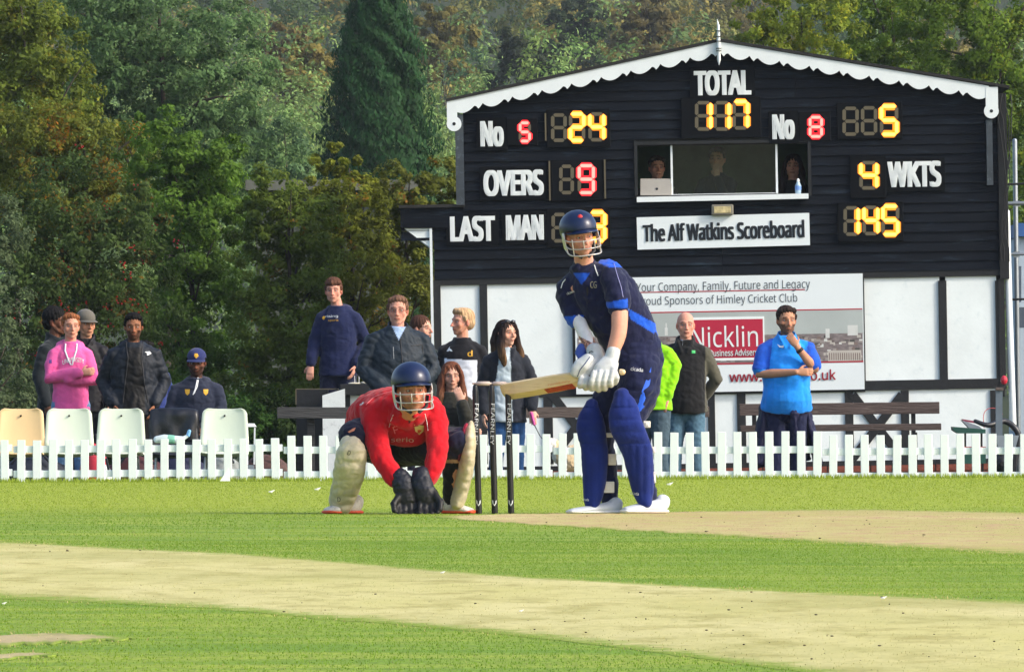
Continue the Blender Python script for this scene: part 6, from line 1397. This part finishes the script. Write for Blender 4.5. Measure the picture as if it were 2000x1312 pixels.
g.loft([p(786, 806, -.30), p(776, 796, -.22), p(786, 782, -.1), p(812, 782, -.1), p(824, 796, -.22), p(812, 812, -.31)], [.02, .022, .024, .024, .022, .018], n=8, smooth=2)
def k_col(co):
    x, y = pxy(co); c = np.tile(np.array(RED[:3])[None], (len(co), 1)); v_ = (np.abs(x - 800) < (828 - y) * .45) & (y > 806) & (y < 828) & (co[:, 1] < F / S0 - .1); c[v_] = srgb(24, 14, 22)[:3]; return c
_, kbv = solid('shirt', g, .0072, M_cloth, wk, k_col, smooth=3, wr=.008, wl=.12, seed=14, stretch=(1, 1, .8))
decal_poly('crest', kbv, [(809, 829), (828, 831), (827, 842), (819, 849), (811, 842)], S0, mat('crest_cream', srgb(226, 206, 140), .6), wk); decal_poly('crest_bar', kbv, [(811, 831), (826, 833), (824, 838), (812, 836)], S0, M_blackp, wk, .006); decal_poly('crest_core', kbv, [(814, 838), (824, 840), (818, 847)], S0, mat('crest_orange', srgb(214, 90, 40), .6), wk, .0065)
decal_text('F', kbv, 773, 839, S0, 9, 14, mat('print_pink', srgb(236, 150, 160), .6), wk, rot=.3, bold=.0); decal_text('serio', kbv, 786, 858, S0, 44, 9, mat('print_cream', srgb(216, 180, 170), .6), wk, rot=-.02, arc=1)
piping(kbv, [(768, 810), (763, 822), (760, 834)], S0, .002, M_whitep, wk); piping(kbv, [(830, 808), (834, 825), (836, 840)], S0, .002, M_whitep, wk)
piping(kbv, [(715, 790), (730, 775), (752, 767), (765, 764)], S0, .002, mat('pipe_rose', srgb(236, 130, 140), .6), wk); decal_poly('hem_label', kbv, [(702, 790), (710, 784), (710, 787), (704, 792)], S0, M_whitep, wk)
g = MB()
g.loft([p(722, 862, .30), p(770, 872, .25), p(815, 866, .28)], [(.12, .12), (.14, .13), (.10, .12)], n=18)
g.loft([p(730, 865, .22), p(706, 850, -.02), p(690, 852, -.2)], [(.12, .11), (.105, .10), (.085, .085)], n=16, smooth=2); g.loft([p(690, 855, -.2), p(680, 920, -.1), p(674, 975, .0)], [.075, .06, .05], n=12)
g.loft([p(795, 872, .22), p(850, 872, .0), p(896, 862, -.14)], [(.125, .11), (.11, .10), (.085, .08)], n=16, smooth=2); g.loft([p(896, 865, -.14), p(884, 920, -.02), p(882, 985, .05)], [.07, .058, .05], n=12)
def kt(co):
    x, y = pxy(co); c = np.tile(np.array(srgb(24, 24, 50)[:3])[None], (len(co), 1)); c[(x > 860) & (y > 903)] = srgb(16, 15, 18)[:3]; sk_ = (x > 858) & (x < 900) & (y > 897) & (y < 904); c[sk_] = srgb(190, 150, 130)[:3]; return c
_, ktb = solid('trousers', g, .0075, M_cloth, wk, kt, smooth=3, wr=.007, wl=.1, seed=16)
decal_poly('flash', ktb, [(679, 843), (688, 837), (695, 834), (692, 841), (682, 845)], S0, mat('flash_orange', srgb(196, 120, 96), .6), wk)
CREAM = srgb(196, 184, 158)
def kpad(rows, dep, seed, dirt=True):
    g = MB(); g.loft([p(x, y, d) for x, y, hw, d in rows], [(hw / S0, dep) for x, y, hw, d in rows], side=(1, 0, 0), n=22, smooth=3)
    def post(co, no):
        x, y = pxy(co); fr = np.clip(-no[:, 1], 0, 1); return co + no * (fr * (.003 * np.abs(np.sin(y * .19 + .02 * x)) + .006 * np.exp(-((y - 902 - (x - 680) * .18) / 5) ** 2) * -1))[:, None]
    def cf(co):
        x, y = pxy(co); c = np.tile(np.array(CREAM[:3])[None], (len(co), 1)); dn = wr_noise(co, 1, .12, seed + 30); c *= (1 - .16 * np.clip(dn, 0, 1))[:, None]; c[:, 2] *= 1 - .2 * np.clip(dn, 0, 1)
        return c
    return solid('keeping_pad', g, .0065, M_leather, wk, cf, smooth=2, post=post, wr=.005, wl=.09, seed=seed)
_, kp1 = kpad([(686, 866, 22, -.25), (688, 880, 29, -.27), (685, 905, 31, -.25), (682, 930, 30, -.20), (675, 955, 28, -.14), (668, 975, 26, -.09), (666, 988, 22, -.07)], .055, 21)
_, kp2 = kpad([(920, 838, 8, -.12), (917, 856, 13, -.15), (914, 890, 15, -.13), (907, 925, 16, -.07), (900, 955, 16, -.02), (893, 980, 15, .0)], .075, 22)
g = MB(); g.loft([p(912, 832, -.14), p(903, 860, -.15), p(896, 895, -.12)], [(.016, .05), (.02, .055), (.010, .04)], side=(1, 0, 0), n=12, smooth=2); g.build('pad_wing', mat('wing_red', srgb(176, 30, 60), .6, col2=srgb(30, 26, 50), vscale=8), wk, smooth=True)
decal_text('D', kp1, 682, 884, S0, 6, 9, M_blackp, wk, rot=-.2, bold=0); decal_text('D', kp1, 662, 975, S0, 6, 9, M_blackp, wk, rot=.1, bold=0)
for y_ in (872, 936): pass
M_kshoe = mat('keeper_shoe', srgb(206, 200, 192), .6, var=.25, vscale=25, wear=srgb(120, 108, 100)); M_orange = mat('orange_sole', srgb(226, 84, 52), .5)
shoe(p(704, 988, .06), p(634, 1004, -.16), .10, .046, wk, M_kshoe, M_orange, 0.0); shoe(p(862, 1000, .06), p(930, 1005, -.03), .085, .046, wk, M_kshoe, M_orange, 0.0)
# keeping gloves: padded cuffs, palms and broad fingers
GN = srgb(14, 19, 34)
def kgl(cuff, hand, sgn, seed):
    g = MB(); g.loft([Vector(q) for q in cuff], [(.054, .05), (.066, .058), (.064, .052)], side=(1, 0, 0), n=16)
    g.loft(hand, [(.058, .046), (.068, .044), (.058, .038)], side=(1, 0, 0), n=16, smooth=2)
    a, c = Vector(hand[1]), Vector(hand[2])
    for i in range(4):
        o = (i - 1.5) * .031; L_ = (.055, .066, .064, .05)[i] * (1 if sgn > 0 else 1); L_ = (.055, .066, .064, .05)[i]
        g.loft([c + Vector((o, -.02, .01)), c + Vector((o * 1.1, -.04, -L_ * .5)), c + Vector((o * 1.12, -.075, -L_ * .8))], [.018, .0175, .0155], n=9)
    g.loft([a + Vector((sgn * .045, -.02, .01)), a + Vector((sgn * .075, -.05, -.03)), a + Vector((sgn * .07, -.07, -.065))], [.022, .021, .018], n=9)
    g.v = [(v[0], v[1], max(v[2], .004)) for v in g.v]
    def cf(co):
        x, y = pxy(co); c = np.tile(np.array(srgb(14, 14, 17)[:3])[None], (len(co), 1)); c[y < 954] = GN[:3]; return c
    return solid('keeping_glove', g, .0058, M_leather, wk, cf, smooth=2, wr=.003, wl=.05, seed=seed)
kgl([p(782, 930, -.35), p(788, 942, -.36), p(792, 954, -.37)], [p(794, 956, -.37), p(796, 972, -.38), p(798, 987, -.38)], -1, 4)
kgl([p(824, 926, -.36), p(824, 940, -.37), p(826, 952, -.38)], [p(828, 955, -.39), p(836, 970, -.40), p(838, 985, -.40)], 1, 5)
# ---- dog between the pickets
dg_ = thing('dog', 'cream and white dog on a lead behind the fence left of the batsman', 'dog', P(1100, HY, 214) * 1)
dg_.location.z = LOW; RM[dg_.name] = Matrix.Translation(-Vector(dg_.location))
def d_(x, y, d=0.0): return P(x, y, 214, d)
g = MB(); g.loft([d_(1150, 903, .1), d_(1130, 893, .05), d_(1108, 895), d_(1096, 890)], [.09, .115, .12, .085], n=14, smooth=2); g.loft([d_(1098, 890), d_(1088, 874, -.03), d_(1080, 868, -.05)], [.075, .065, .06], n=12)
g.ell(d_(1078, 868, -.06), (.062, .07, .06)); g.loft([d_(1072, 872, -.08), d_(1062, 878, -.12)], [.036, .025], n=10); 
for s2 in (-1, 1): g.loft([d_(1084 + s2 * 4, 862, -.04), d_(1088 + s2 * 7, 874, -.04)], [(.02, .01), (.018, .008)], n=8)
for (x, d, bk) in ((1100, -.06, 0), (1098, .06, 0), (1146, .0, 1), (1142, .14, 1)):
    if bk: g.loft([d_(x, 908, d), d_(x - 4, 938, d), d_(x + 8, 958, d), (d_(x + 4, 958, d).x, d_(x, 0, d).y, LOW + .02)], [.05, .035, .022, .02], n=8)
    else: g.loft([d_(x, 905, d), d_(x - 2, 940, d), (d_(x - 2, 0, d).x, d_(x, 0, d).y, LOW + .02)], [.04, .028, .024], n=8)
g.loft([d_(1156, 895, .1), d_(1168, 880, .12), d_(1170, 868, .12)], [.022, .018, .008], n=8, smooth=2)
solid('body', g, .008, M_cloth, dg_, lambda co: np.where(((pxy(co)[0] < 1086) | (np.sin(co[:, 0] * 30) > .6))[:, None], np.array(srgb(225, 222, 214)[:3])[None], np.array(srgb(206, 184, 148)[:3])[None]), smooth=2, wr=.008, wl=.04, seed=3)
mb = MB(); mb.ell(d_(1060, 877, -.135), (.011, .009, .009)); mb.build('nose', M_blackp, dg_)
# ------------------------------------------------------------------ trees and hedges
M_leaf = leaf_mat('leaf', 0.45, 0.6, True)
M_bark = mat('bark', srgb(70, 62, 52), .9, var=.3, bump=.7, bscale=30, stretch=(1, 1, .3), bdist=.02)
M_berry = mat('berry', srgb(150, 22, 18), .35, var=.2, bump=0)
def leaf_cloud(g, lobes, n, size, clump=.22, flat=.75, fill=.25, tones=None, upright=0.0):
    """rhombic leaves gathered in clumps through ellipsoidal lobes: [(centre, (rx, ry, rz)), ...]"""
    vol = np.array([np.prod(l[1]) ** (2 / 3) for l in lobes]); cnt = np.maximum((n * vol / vol.sum()).astype(int), 50)
    Ps, Ns, Ts = [], [], []
    for (c, r), k in zip(lobes, cnt):
        c = np.array(c, float); r = np.array(r, float)
        nc = max(12, int(k / 90)); d = g.normal(size=(nc, 3)); d /= np.linalg.norm(d, axis=1)[:, None]
        rad = np.where(g.random(nc) < fill, g.uniform(.2, .75, nc), g.uniform(.72, 1.1, nc))[:, None]
        cc = c + d * r * rad; cr = clump * r.mean() * g.uniform(.6, 1.4, nc); tone = g.normal(1, .16, nc)
        which = g.integers(0, nc, k)
        off = g.normal(size=(k, 3)); off /= np.linalg.norm(off, axis=1)[:, None]; off *= (g.random(k) ** .45)[:, None] * np.array([1, 1, flat])
        p = cc[which] + off * cr[which][:, None]
        nr = d[which] * .5 + off * .6 + np.array([0, 0, .35]) + g.normal(size=(k, 3)) * .42
        Ps.append(p); Ns.append(nr); Ts.append(tone[which])
    p = np.concatenate(Ps); nr = np.concatenate(Ns); t = np.concatenate(Ts); k = len(p)
    nr /= np.linalg.norm(nr, axis=1)[:, None]
    a = g.normal(size=(k, 3)); a[:, 2] -= .4
    if upright: a = a * (1 - upright) + np.array([0, 0, 1.0]) * upright * 2
    a -= nr * (a * nr).sum(1)[:, None]; a /= np.linalg.norm(a, axis=1)[:, None] + 1e-9
    b = np.cross(nr, a); L_ = (size * g.uniform(.6, 1.3, k))[:, None]; W_ = L_ * g.uniform(.38, .6, k)[:, None]
    V = np.stack([p - a * L_ * .5, p + b * W_ * .5 - a * L_ * .05 + nr * L_ * .08, p + a * L_ * .5, p - b * W_ * .5 - a * L_ * .05 + nr * L_ * .08], 1)
    col = np.ones((k, 3)) * t[:, None] * g.uniform(.86, 1.14, k)[:, None]
    if tones is not None:
        # tones: [(share, (r, g, b)), ...] whole twigs that have turned colour
        u = g.random(k) * .5 + ((np.sin(p[:, 0] * 7.1 + p[:, 2] * 3.3) * np.sin(p[:, 2] * 6.2 - p[:, 1] * 2 + 1) + 1) / 2) * .5
        for sh, cc in tones:
            col = np.where((u < sh)[:, None], np.array(cc)[None] * t[:, None] * g.uniform(.75, 1.25, k)[:, None], col); u = np.where(u < sh, 2, u)
            u = np.where(u < 2, u, 2)
    return V, np.repeat(np.clip(col, .05, 6), 4, 0)
def leaves_obj(name, V, C, m, parent, color):
    me = tri_mesh(name, V, 4); color_attr(me, C); me.materials.append(m)
    o = bpy.data.objects.new(name, me); COL.objects.link(o); o.color = color
    if parent: o.parent = parent
    return o
def trunk_mb(g, base, top, r, spread, nl=7):
    mb = MB(); base = Vector(base); top = Vector(top); mid = base.lerp(top, .5) + Vector((g.uniform(-.1, .1), g.uniform(-.1, .1), 0)) * (top - base).length * .4
    mb.loft([base, mid, top], [r, r * .65, r * .15], n=7, smooth=3)
    for k in range(nl):
        f = g.uniform(.25, .85); s = base.lerp(mid, f * 2) if f < .5 else mid.lerp(top, f * 2 - 1)
        a = g.uniform(0, 6.28); e = s + Vector((math.cos(a) * spread[0] * g.uniform(.5, .95), math.sin(a) * spread[1] * .8, spread[2] * g.uniform(.15, .6)))
        m_ = s.lerp(e, .5) + Vector((0, 0, .06 * spread[2])); mb.loft([s, m_, e], [r * .4 * (1.1 - f), r * .25, r * .05], n=5, smooth=2)
    return mb
def tree(name, label, cat, lobes_px, s, n, leaf, color, seed, tones=None, group=None, clump=.22, flat=.75, dy=0.0, ydepth=1.0, berries=0, twigs=0, fill=.25, upright=0):
    """lobes_px [(px, py, rx, ry)] in photo pixels at scale s"""
    g = np.random.default_rng(seed); D = F / s
    lobes = []
    for (px, py, rx, ry) in lobes_px:
        c = P(px, py, s, dy + g.uniform(-.25, .25) * rx / s); lobes.append((tuple(c), (rx / s, rx / s * ydepth, ry / s)))
    xm = np.mean([l[0][0] for l in lobes]); zt = max(l[0][2] for l in lobes); zg = float(ground_z(xm, D + dy))
    t = thing(name, label, cat, (xm, D + dy, zg), group=group)
    gr = random.Random(seed); sp = np.mean([l[1] for l in lobes], 0)
    sx = max(l[0][0] + l[1][0] for l in lobes) - min(l[0][0] - l[1][0] for l in lobes)
    tr = trunk_mb(gr, (xm, D + dy, zg - .05), (xm + gr.uniform(-.2, .2), D + dy, zt), max(.05, sx * .028), (sx * .45, sx * .3, (zt - zg) * .5), 9)
    tr.build('trunk', M_bark, t, smooth=True)
    V, C = leaf_cloud(g, lobes, n, leaf, clump, flat, fill, tones, upright); V = V - np.array([xm, D + dy, zg])
    leaves_obj('crown', V, C, M_leaf, t, color)
    if berries:
        mb = MB()
        for k in range(berries):
            c, r = lobes[gr.randrange(len(lobes))]; d = Vector((gr.gauss(0, 1), -abs(gr.gauss(0, 1)), gr.gauss(0, 1))).normalized(); p = Vector((c[0] + d.x * r[0] * 1.02, c[1] + d.y * r[1] * 1.02, c[2] + d.z * r[2] * 1.02))
            for j in range(5): mb.ell(p + Vector((gr.uniform(-.05, .05), gr.uniform(-.03, .03), gr.uniform(-.06, .04))), (.011, .011, .011), n=5, m=3)
        tag(mb.build('berries', M_berry, t), kind='stuff')
    return t
G1 = 'hedgerow trees behind the spectators'
def gc(r, g, b): c = srgb(r, g, b); return (c[0] * 1.3, c[1] * 1.3, c[2] * 1.3, 1)
rust = lambda k=1.0: (2.3 * k, .8 * k, .55 * k)
# near hedgerow (about 20 m beyond the fence)
tree('hawthorn', 'dark hawthorn with rusty leaves and red berries above the woman in pink', 'tree', [(150, 430, 130, 150), (230, 560, 130, 160), (60, 560, 120, 180), (170, 700, 150, 160), (270, 420, 70, 90), (120, 840, 150, 120)], 182, 40000, .058, gc(66, 84, 40), 1, [(.10, rust(.8)), (.2, (2.0, .8, .5))], G1, berries=46)
tree('hawthorn', 'orange tinged hawthorn crown at the upper left of the hedgerow', 'tree', [(40, 300, 110, 90), (140, 270, 110, 75), (230, 330, 90, 80), (60, 400, 120, 100), (190, 390, 110, 80)], 172, 26000, .058, gc(96, 104, 38), 2, [(.22, (2.1, .75, .5)), (.4, (1.4, 1.0, .8))], G1)
tree('hedge_tree', 'bright green leafy tree in the middle of the left hedgerow', 'tree', [(310, 290, 85, 75), (400, 330, 85, 80), (350, 400, 110, 100), (450, 400, 60, 70), (400, 500, 100, 110), (380, 620, 110, 120), (400, 760, 120, 130)], 177, 38000, .06, gc(84, 112, 40), 3, [(.08, (1.6, 1.1, .8)), (.2, (.75, .8, .9))], G1)
tree('hedge_shrub', 'grey green shrub at the far left edge of the hedgerow', 'shrub', [(-20, 470, 70, 110), (0, 620, 60, 130), (-10, 790, 80, 130)], 188, 12000, .05, gc(80, 94, 64), 4, None, G1)
tree('hedge_shrub', 'brown orange shrub with a ragged top left of the conifer base', 'shrub', [(540, 400, 70, 75), (600, 480, 90, 110), (520, 520, 70, 110), (560, 640, 100, 110), (540, 780, 110, 120)], 180, 36000, .055, gc(94, 110, 42), 5, [(.09, (1.7, .75, .5)), (.3, (1.2, 1.1, 1))], G1)
tree('hedge_shrub', 'yellow orange topped shrub in front of the conifer', 'shrub', [(650, 330, 48, 50), (690, 400, 75, 75), (620, 400, 50, 60), (680, 520, 95, 100), (650, 650, 100, 110), (680, 790, 110, 120)], 178, 38000, .055, gc(108, 114, 40), 6, [(.12, (1.7, .8, .5)), (.4, (1.1, 1.1, .9))], G1)
tree('hedge_shrub', 'rusty brown shrub beside the left wall of the scoreboard', 'shrub', [(790, 390, 70, 75), (850, 360, 60, 50), (800, 500, 95, 100), (860, 440, 60, 60), (790, 640, 90, 120), (780, 780, 100, 130)], 176, 38000, .055, gc(98, 104, 40), 7, [(.13, (1.9, .8, .6)), (.35, (1.2, 1.1, 1))], G1)
tree('hedge_shrub', 'low dark shrub filling the bottom of the hedgerow at the left', 'shrub', [(60, 830, 120, 90), (200, 850, 120, 80)], 186, 16000, .055, gc(48, 66, 30), 8, None, G1)
tree('hedge_shrub', 'low dark green shrub behind the man in the navy cap', 'shrub', [(340, 840, 110, 90), (470, 850, 100, 80)], 184, 16000, .055, gc(50, 78, 30), 9, None, G1)
tree('hedge_shrub', 'low dark shrub behind the young man in the navy hoodie', 'shrub', [(600, 840, 100, 90), (740, 850, 110, 90)], 184, 16000, .055, gc(52, 70, 30), 10, [(.1, (1.6, .8, .6))], G1)
# shed with a grey roof behind the hedge
t = thing('shed', 'pale shed with a grey roof glimpsed behind the hedgerow', 'shed', P(640, HY, 150))
mb = MB(); world_rect(mb, 500, 372, 800, 880, 150, 0, 2.5); mb.build('wall', mat('shed_wall', srgb(70, 76, 66), .8, var=.3), t)
mb = MB(); world_rect(mb, 480, 352, 860, 372, 150, -.15, 2.7); mb.build('roof', mat('shed_roof', srgb(96, 98, 88), .8, var=.2), t)
# middle distance
G2 = 'large trees behind the hedgerow'
tree('ash_tree', 'tall grey green tree behind the hedgerow left of the conifer', 'tree', [(250, 60, 170, 120), (390, 110, 140, 120), (300, 190, 150, 110), (430, 230, 110, 100), (200, 160, 110, 110), (480, 300, 110, 90), (380, 330, 120, 100), (160, -20, 120, 100)], 118, 46000, .09, gc(84, 110, 66), 21, None, G2, clump=.2)
tree('oak_tree', 'olive green tree top at the upper left corner', 'tree', [(30, 90, 120, 110), (90, 190, 110, 90), (10, 240, 110, 120), (130, 290, 90, 70), (-20, 20, 120, 90)], 138, 30000, .08, gc(96, 110, 38), 22, [(.25, (1.4, 1.05, .7))], G2)
tree('ash_tree', 'blue green tree crown between the ash and the conifer', 'tree', [(540, 330, 75, 100), (500, 260, 60, 70), (570, 430, 70, 80)], 112, 9000, .09, gc(76, 100, 66), 23, None, G2)
tree('oak_tree', 'olive tree crown rising behind the gable of the scoreboard', 'tree', [(1500, 110, 85, 75), (1590, 60, 100, 90), (1560, 170, 110, 70), (1480, 30, 60, 60), (1640, 190, 100, 60)], 128, 22000, .075, gc(116, 130, 44), 24, [(.3, (1.35, 1.1, .6))], G2, clump=.2)
tree('oak_tree', 'dark green tree behind the right roof slope', 'tree', [(1720, 70, 110, 100), (1790, 160, 120, 90), (1700, 180, 90, 80), (1850, 230, 110, 90), (1660, 0, 100, 70)], 122, 26000, .08, gc(84, 106, 34), 25, [(.2, (1.5, 1.15, .7))], G2, clump=.2)
tree('oak_tree', 'large green tree at the upper right corner', 'tree', [(1900, 50, 130, 110), (2000, 140, 120, 130), (1960, 280, 110, 110), (1830, 10, 110, 80), (1990, 420, 90, 110), (1900, 160, 110, 90)], 126, 32000, .08, gc(90, 112, 36), 26, [(.2, (1.5, 1.15, .7))], G2, clump=.2)
# the conifer: overlapping drooping sprays on a narrow cone
def conifer():
    s = 96.0; g = np.random.default_rng(40); D = F / s; ax, zt, zb = (738 - CX) / s, CH - (-110 - HY) / s, float(ground_z(-2.7, D))
    t = thing('conifer', 'dark green cone shaped conifer towering over the hedgerow', 'tree', (ax, D, zb))
    mb = MB(); mb.loft([(ax, D, zb), (ax, D, zt - .2)], [.22, .02], n=8); mb.build('trunk', M_bark, t, smooth=True)
    k = 80000; u = g.random(k) ** .72; z = zt - u * (zt - zb); H = zt - zb
    rad = 1.24 * (1 - np.exp(-4.9 * u)) * (1 - .18 * np.clip(u * 2 - 1, 0, 1)); a = g.random(k) * 2 * np.pi
    lump = 1 + .08 * np.sin(a * 3 + z * 1.9) + .15 * np.sin(a * 5 + z * 3.1) * np.sin(z * 5.3 + a * 2) + .09 * np.sin(a * 9 + z * 7 + 2 * np.sin(z * 3)) + .07 * np.sin(z * 15 + a * 4 + 2 * np.sin(a * 3))
    rr_ = rad * lump * (1.04 - .34 * g.random(k) ** 1.4); p = np.stack([ax + np.cos(a) * rr_, D + np.sin(a) * rr_, z], 1)
    out = np.stack([np.cos(a), np.sin(a), np.full(k, .25)], 1) + g.normal(size=(k, 3)) * .35; out /= np.linalg.norm(out, axis=1)[:, None]
    d = np.stack([np.cos(a) * .5, np.sin(a) * .5, np.full(k, .9)], 1) + g.normal(size=(k, 3)) * .35; d -= out * (d * out).sum(1)[:, None]; d /= np.linalg.norm(d, axis=1)[:, None]
    b = np.cross(out, d); L_ = (.10 * g.uniform(.5, 1.8, k))[:, None]; W_ = L_ * .4
    V = np.stack([p - d * L_ * .5, p + b * W_ * .5, p + d * L_ * .5, p - b * W_ * .5], 1) - np.array([ax, D, zb])
    C = np.ones((k, 3)) * g.uniform(.75, 1.25, k)[:, None] * (1 + .15 * np.sin(a * 9 + z * 6))[:, None]
    leaves_obj('crown', V, np.repeat(C, 4, 0), M_leaf, t, gc(40, 72, 38))
conifer()
# far hillside: a wood that reads as one mass, with some trees one can tell apart
def hill_tree(g, x, d, h, wr, color, n, leaf):
    zg = float(ground_z(x, d)); c0 = np.array([x, d, zg + h * .62]); lobes = []
    for k in range(7):
        o = g.normal(size=3) * np.array([.45, .3, .3]); lobes.append((c0 + o * np.array([wr, wr, h * .4]), (wr * g.uniform(.4, .62), wr * .5, h * g.uniform(.17, .27))))
    lobes.append((np.array([x, d, zg + h * .3]), (wr * .75, wr * .6, h * .3)))
    V, C = leaf_cloud(g, lobes, n, leaf, .3, .8, .15)
    return V, C * np.array(color[:3])[None]
M_far = leaf_mat('far_leaf', .3, .6, False)
g = np.random.default_rng(77)
pal_hill = [gc(80, 100, 60), gc(104, 106, 56), gc(88, 108, 62), gc(114, 104, 56), gc(66, 90, 60), gc(104, 114, 62), gc(124, 114, 56), gc(82, 104, 62)]  # far greens greyed and lightened, distance haze put into the colour
pal_scrub = [gc(110, 136, 78), gc(118, 140, 84), gc(102, 130, 74), gc(112, 132, 74)]  # scrub greens kept pale and greyish, haze put into the colour
Vs, Cs = [], []
for d in (395, 430, 470, 520, 580, 650, 720):
    half = d * .062; x = -half - 2
    while x < half + 2:
        wr = g.uniform(2.0, 3.4) * (1 + (d - 400) / 600); h = g.uniform(6.5, 9.5) * (1 + (d - 400) / 900); x += wr * 1.15
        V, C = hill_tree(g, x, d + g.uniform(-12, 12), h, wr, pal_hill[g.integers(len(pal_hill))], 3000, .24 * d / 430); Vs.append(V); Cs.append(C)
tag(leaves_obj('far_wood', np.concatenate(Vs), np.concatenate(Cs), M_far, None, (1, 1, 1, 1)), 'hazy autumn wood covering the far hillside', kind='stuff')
Vs, Cs = [], []
for d in (262, 285, 310, 335):
    half = d * .058; x = -half - 1
    while x < half + 1:
        wr = g.uniform(1.1, 1.9); h = g.uniform(8.2, 9.8) + (d - 262) * .02; x += wr * 1.05
        if x / d < -.014: h += .8
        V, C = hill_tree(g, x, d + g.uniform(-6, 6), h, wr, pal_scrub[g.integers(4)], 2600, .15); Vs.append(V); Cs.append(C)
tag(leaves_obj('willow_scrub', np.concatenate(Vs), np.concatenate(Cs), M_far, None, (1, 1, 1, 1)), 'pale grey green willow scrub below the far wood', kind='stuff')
def far_single(label, px, ptop, rpx, s, col_, seed):
    tree('autumn_tree', label, 'tree', [(px, ptop + rpx * .8, rpx * .75, rpx * .7), (px - rpx * .5, ptop + rpx * 1.3, rpx * .6, rpx * .6), (px + rpx * .55, ptop + rpx * 1.25, rpx * .6, rpx * .6), (px, ptop + rpx * 2, rpx, rpx * .8)], s, 7000, .24, col_, seed, None, 'single autumn trees standing out on the far hillside', clump=.28)
far_single('orange brown tree on the hillside left of the conifer tip', 555, 30, 62, 50, gc(108, 96, 52), 51)
far_single('yellow orange bush crown below the orange tree by the conifer', 610, 66, 52, 56, gc(124, 114, 56), 52)
far_single('dark rounded tree on the hillside above the willow scrub', 1010, 50, 60, 50, gc(52, 62, 40), 53)
far_single('brown tree on the hillside right of the dark rounded tree', 1270, -30, 66, 46, gc(98, 90, 54), 54)
far_single('yellowish tree at the top edge right of the conifer tip', 860, 0, 60, 48, gc(110, 104, 54), 55)
far_single('dark green tree on the hillside directly left of the finial', 1130, -20, 60, 44, gc(56, 68, 46), 56)
# ------------------------------------------------------------------ air: even haze round the whole scene
_zmax = 56.0
m = bpy.data.materials.new('air'); m.use_nodes = True; m.node_tree.nodes.clear()
vo = m.node_tree.nodes.new('ShaderNodeVolumePrincipled'); vo.inputs['Color'].default_value = (.86, .93, 1, 1); vo.inputs['Density'].default_value = HAZE; vo.inputs['Anisotropy'].default_value = .3
mo = m.node_tree.nodes.new('ShaderNodeOutputMaterial'); m.node_tree.links.new(vo.outputs[0], mo.inputs['Volume'])
if HAZE:
    mb = MB(); mb.box((0, 670, (_zmax - 1.3) / 2), (2000, 1440, _zmax + 1.3)); o = mb.build('haze', m); tag(o, 'pale autumn haze in the air', kind='stuff')
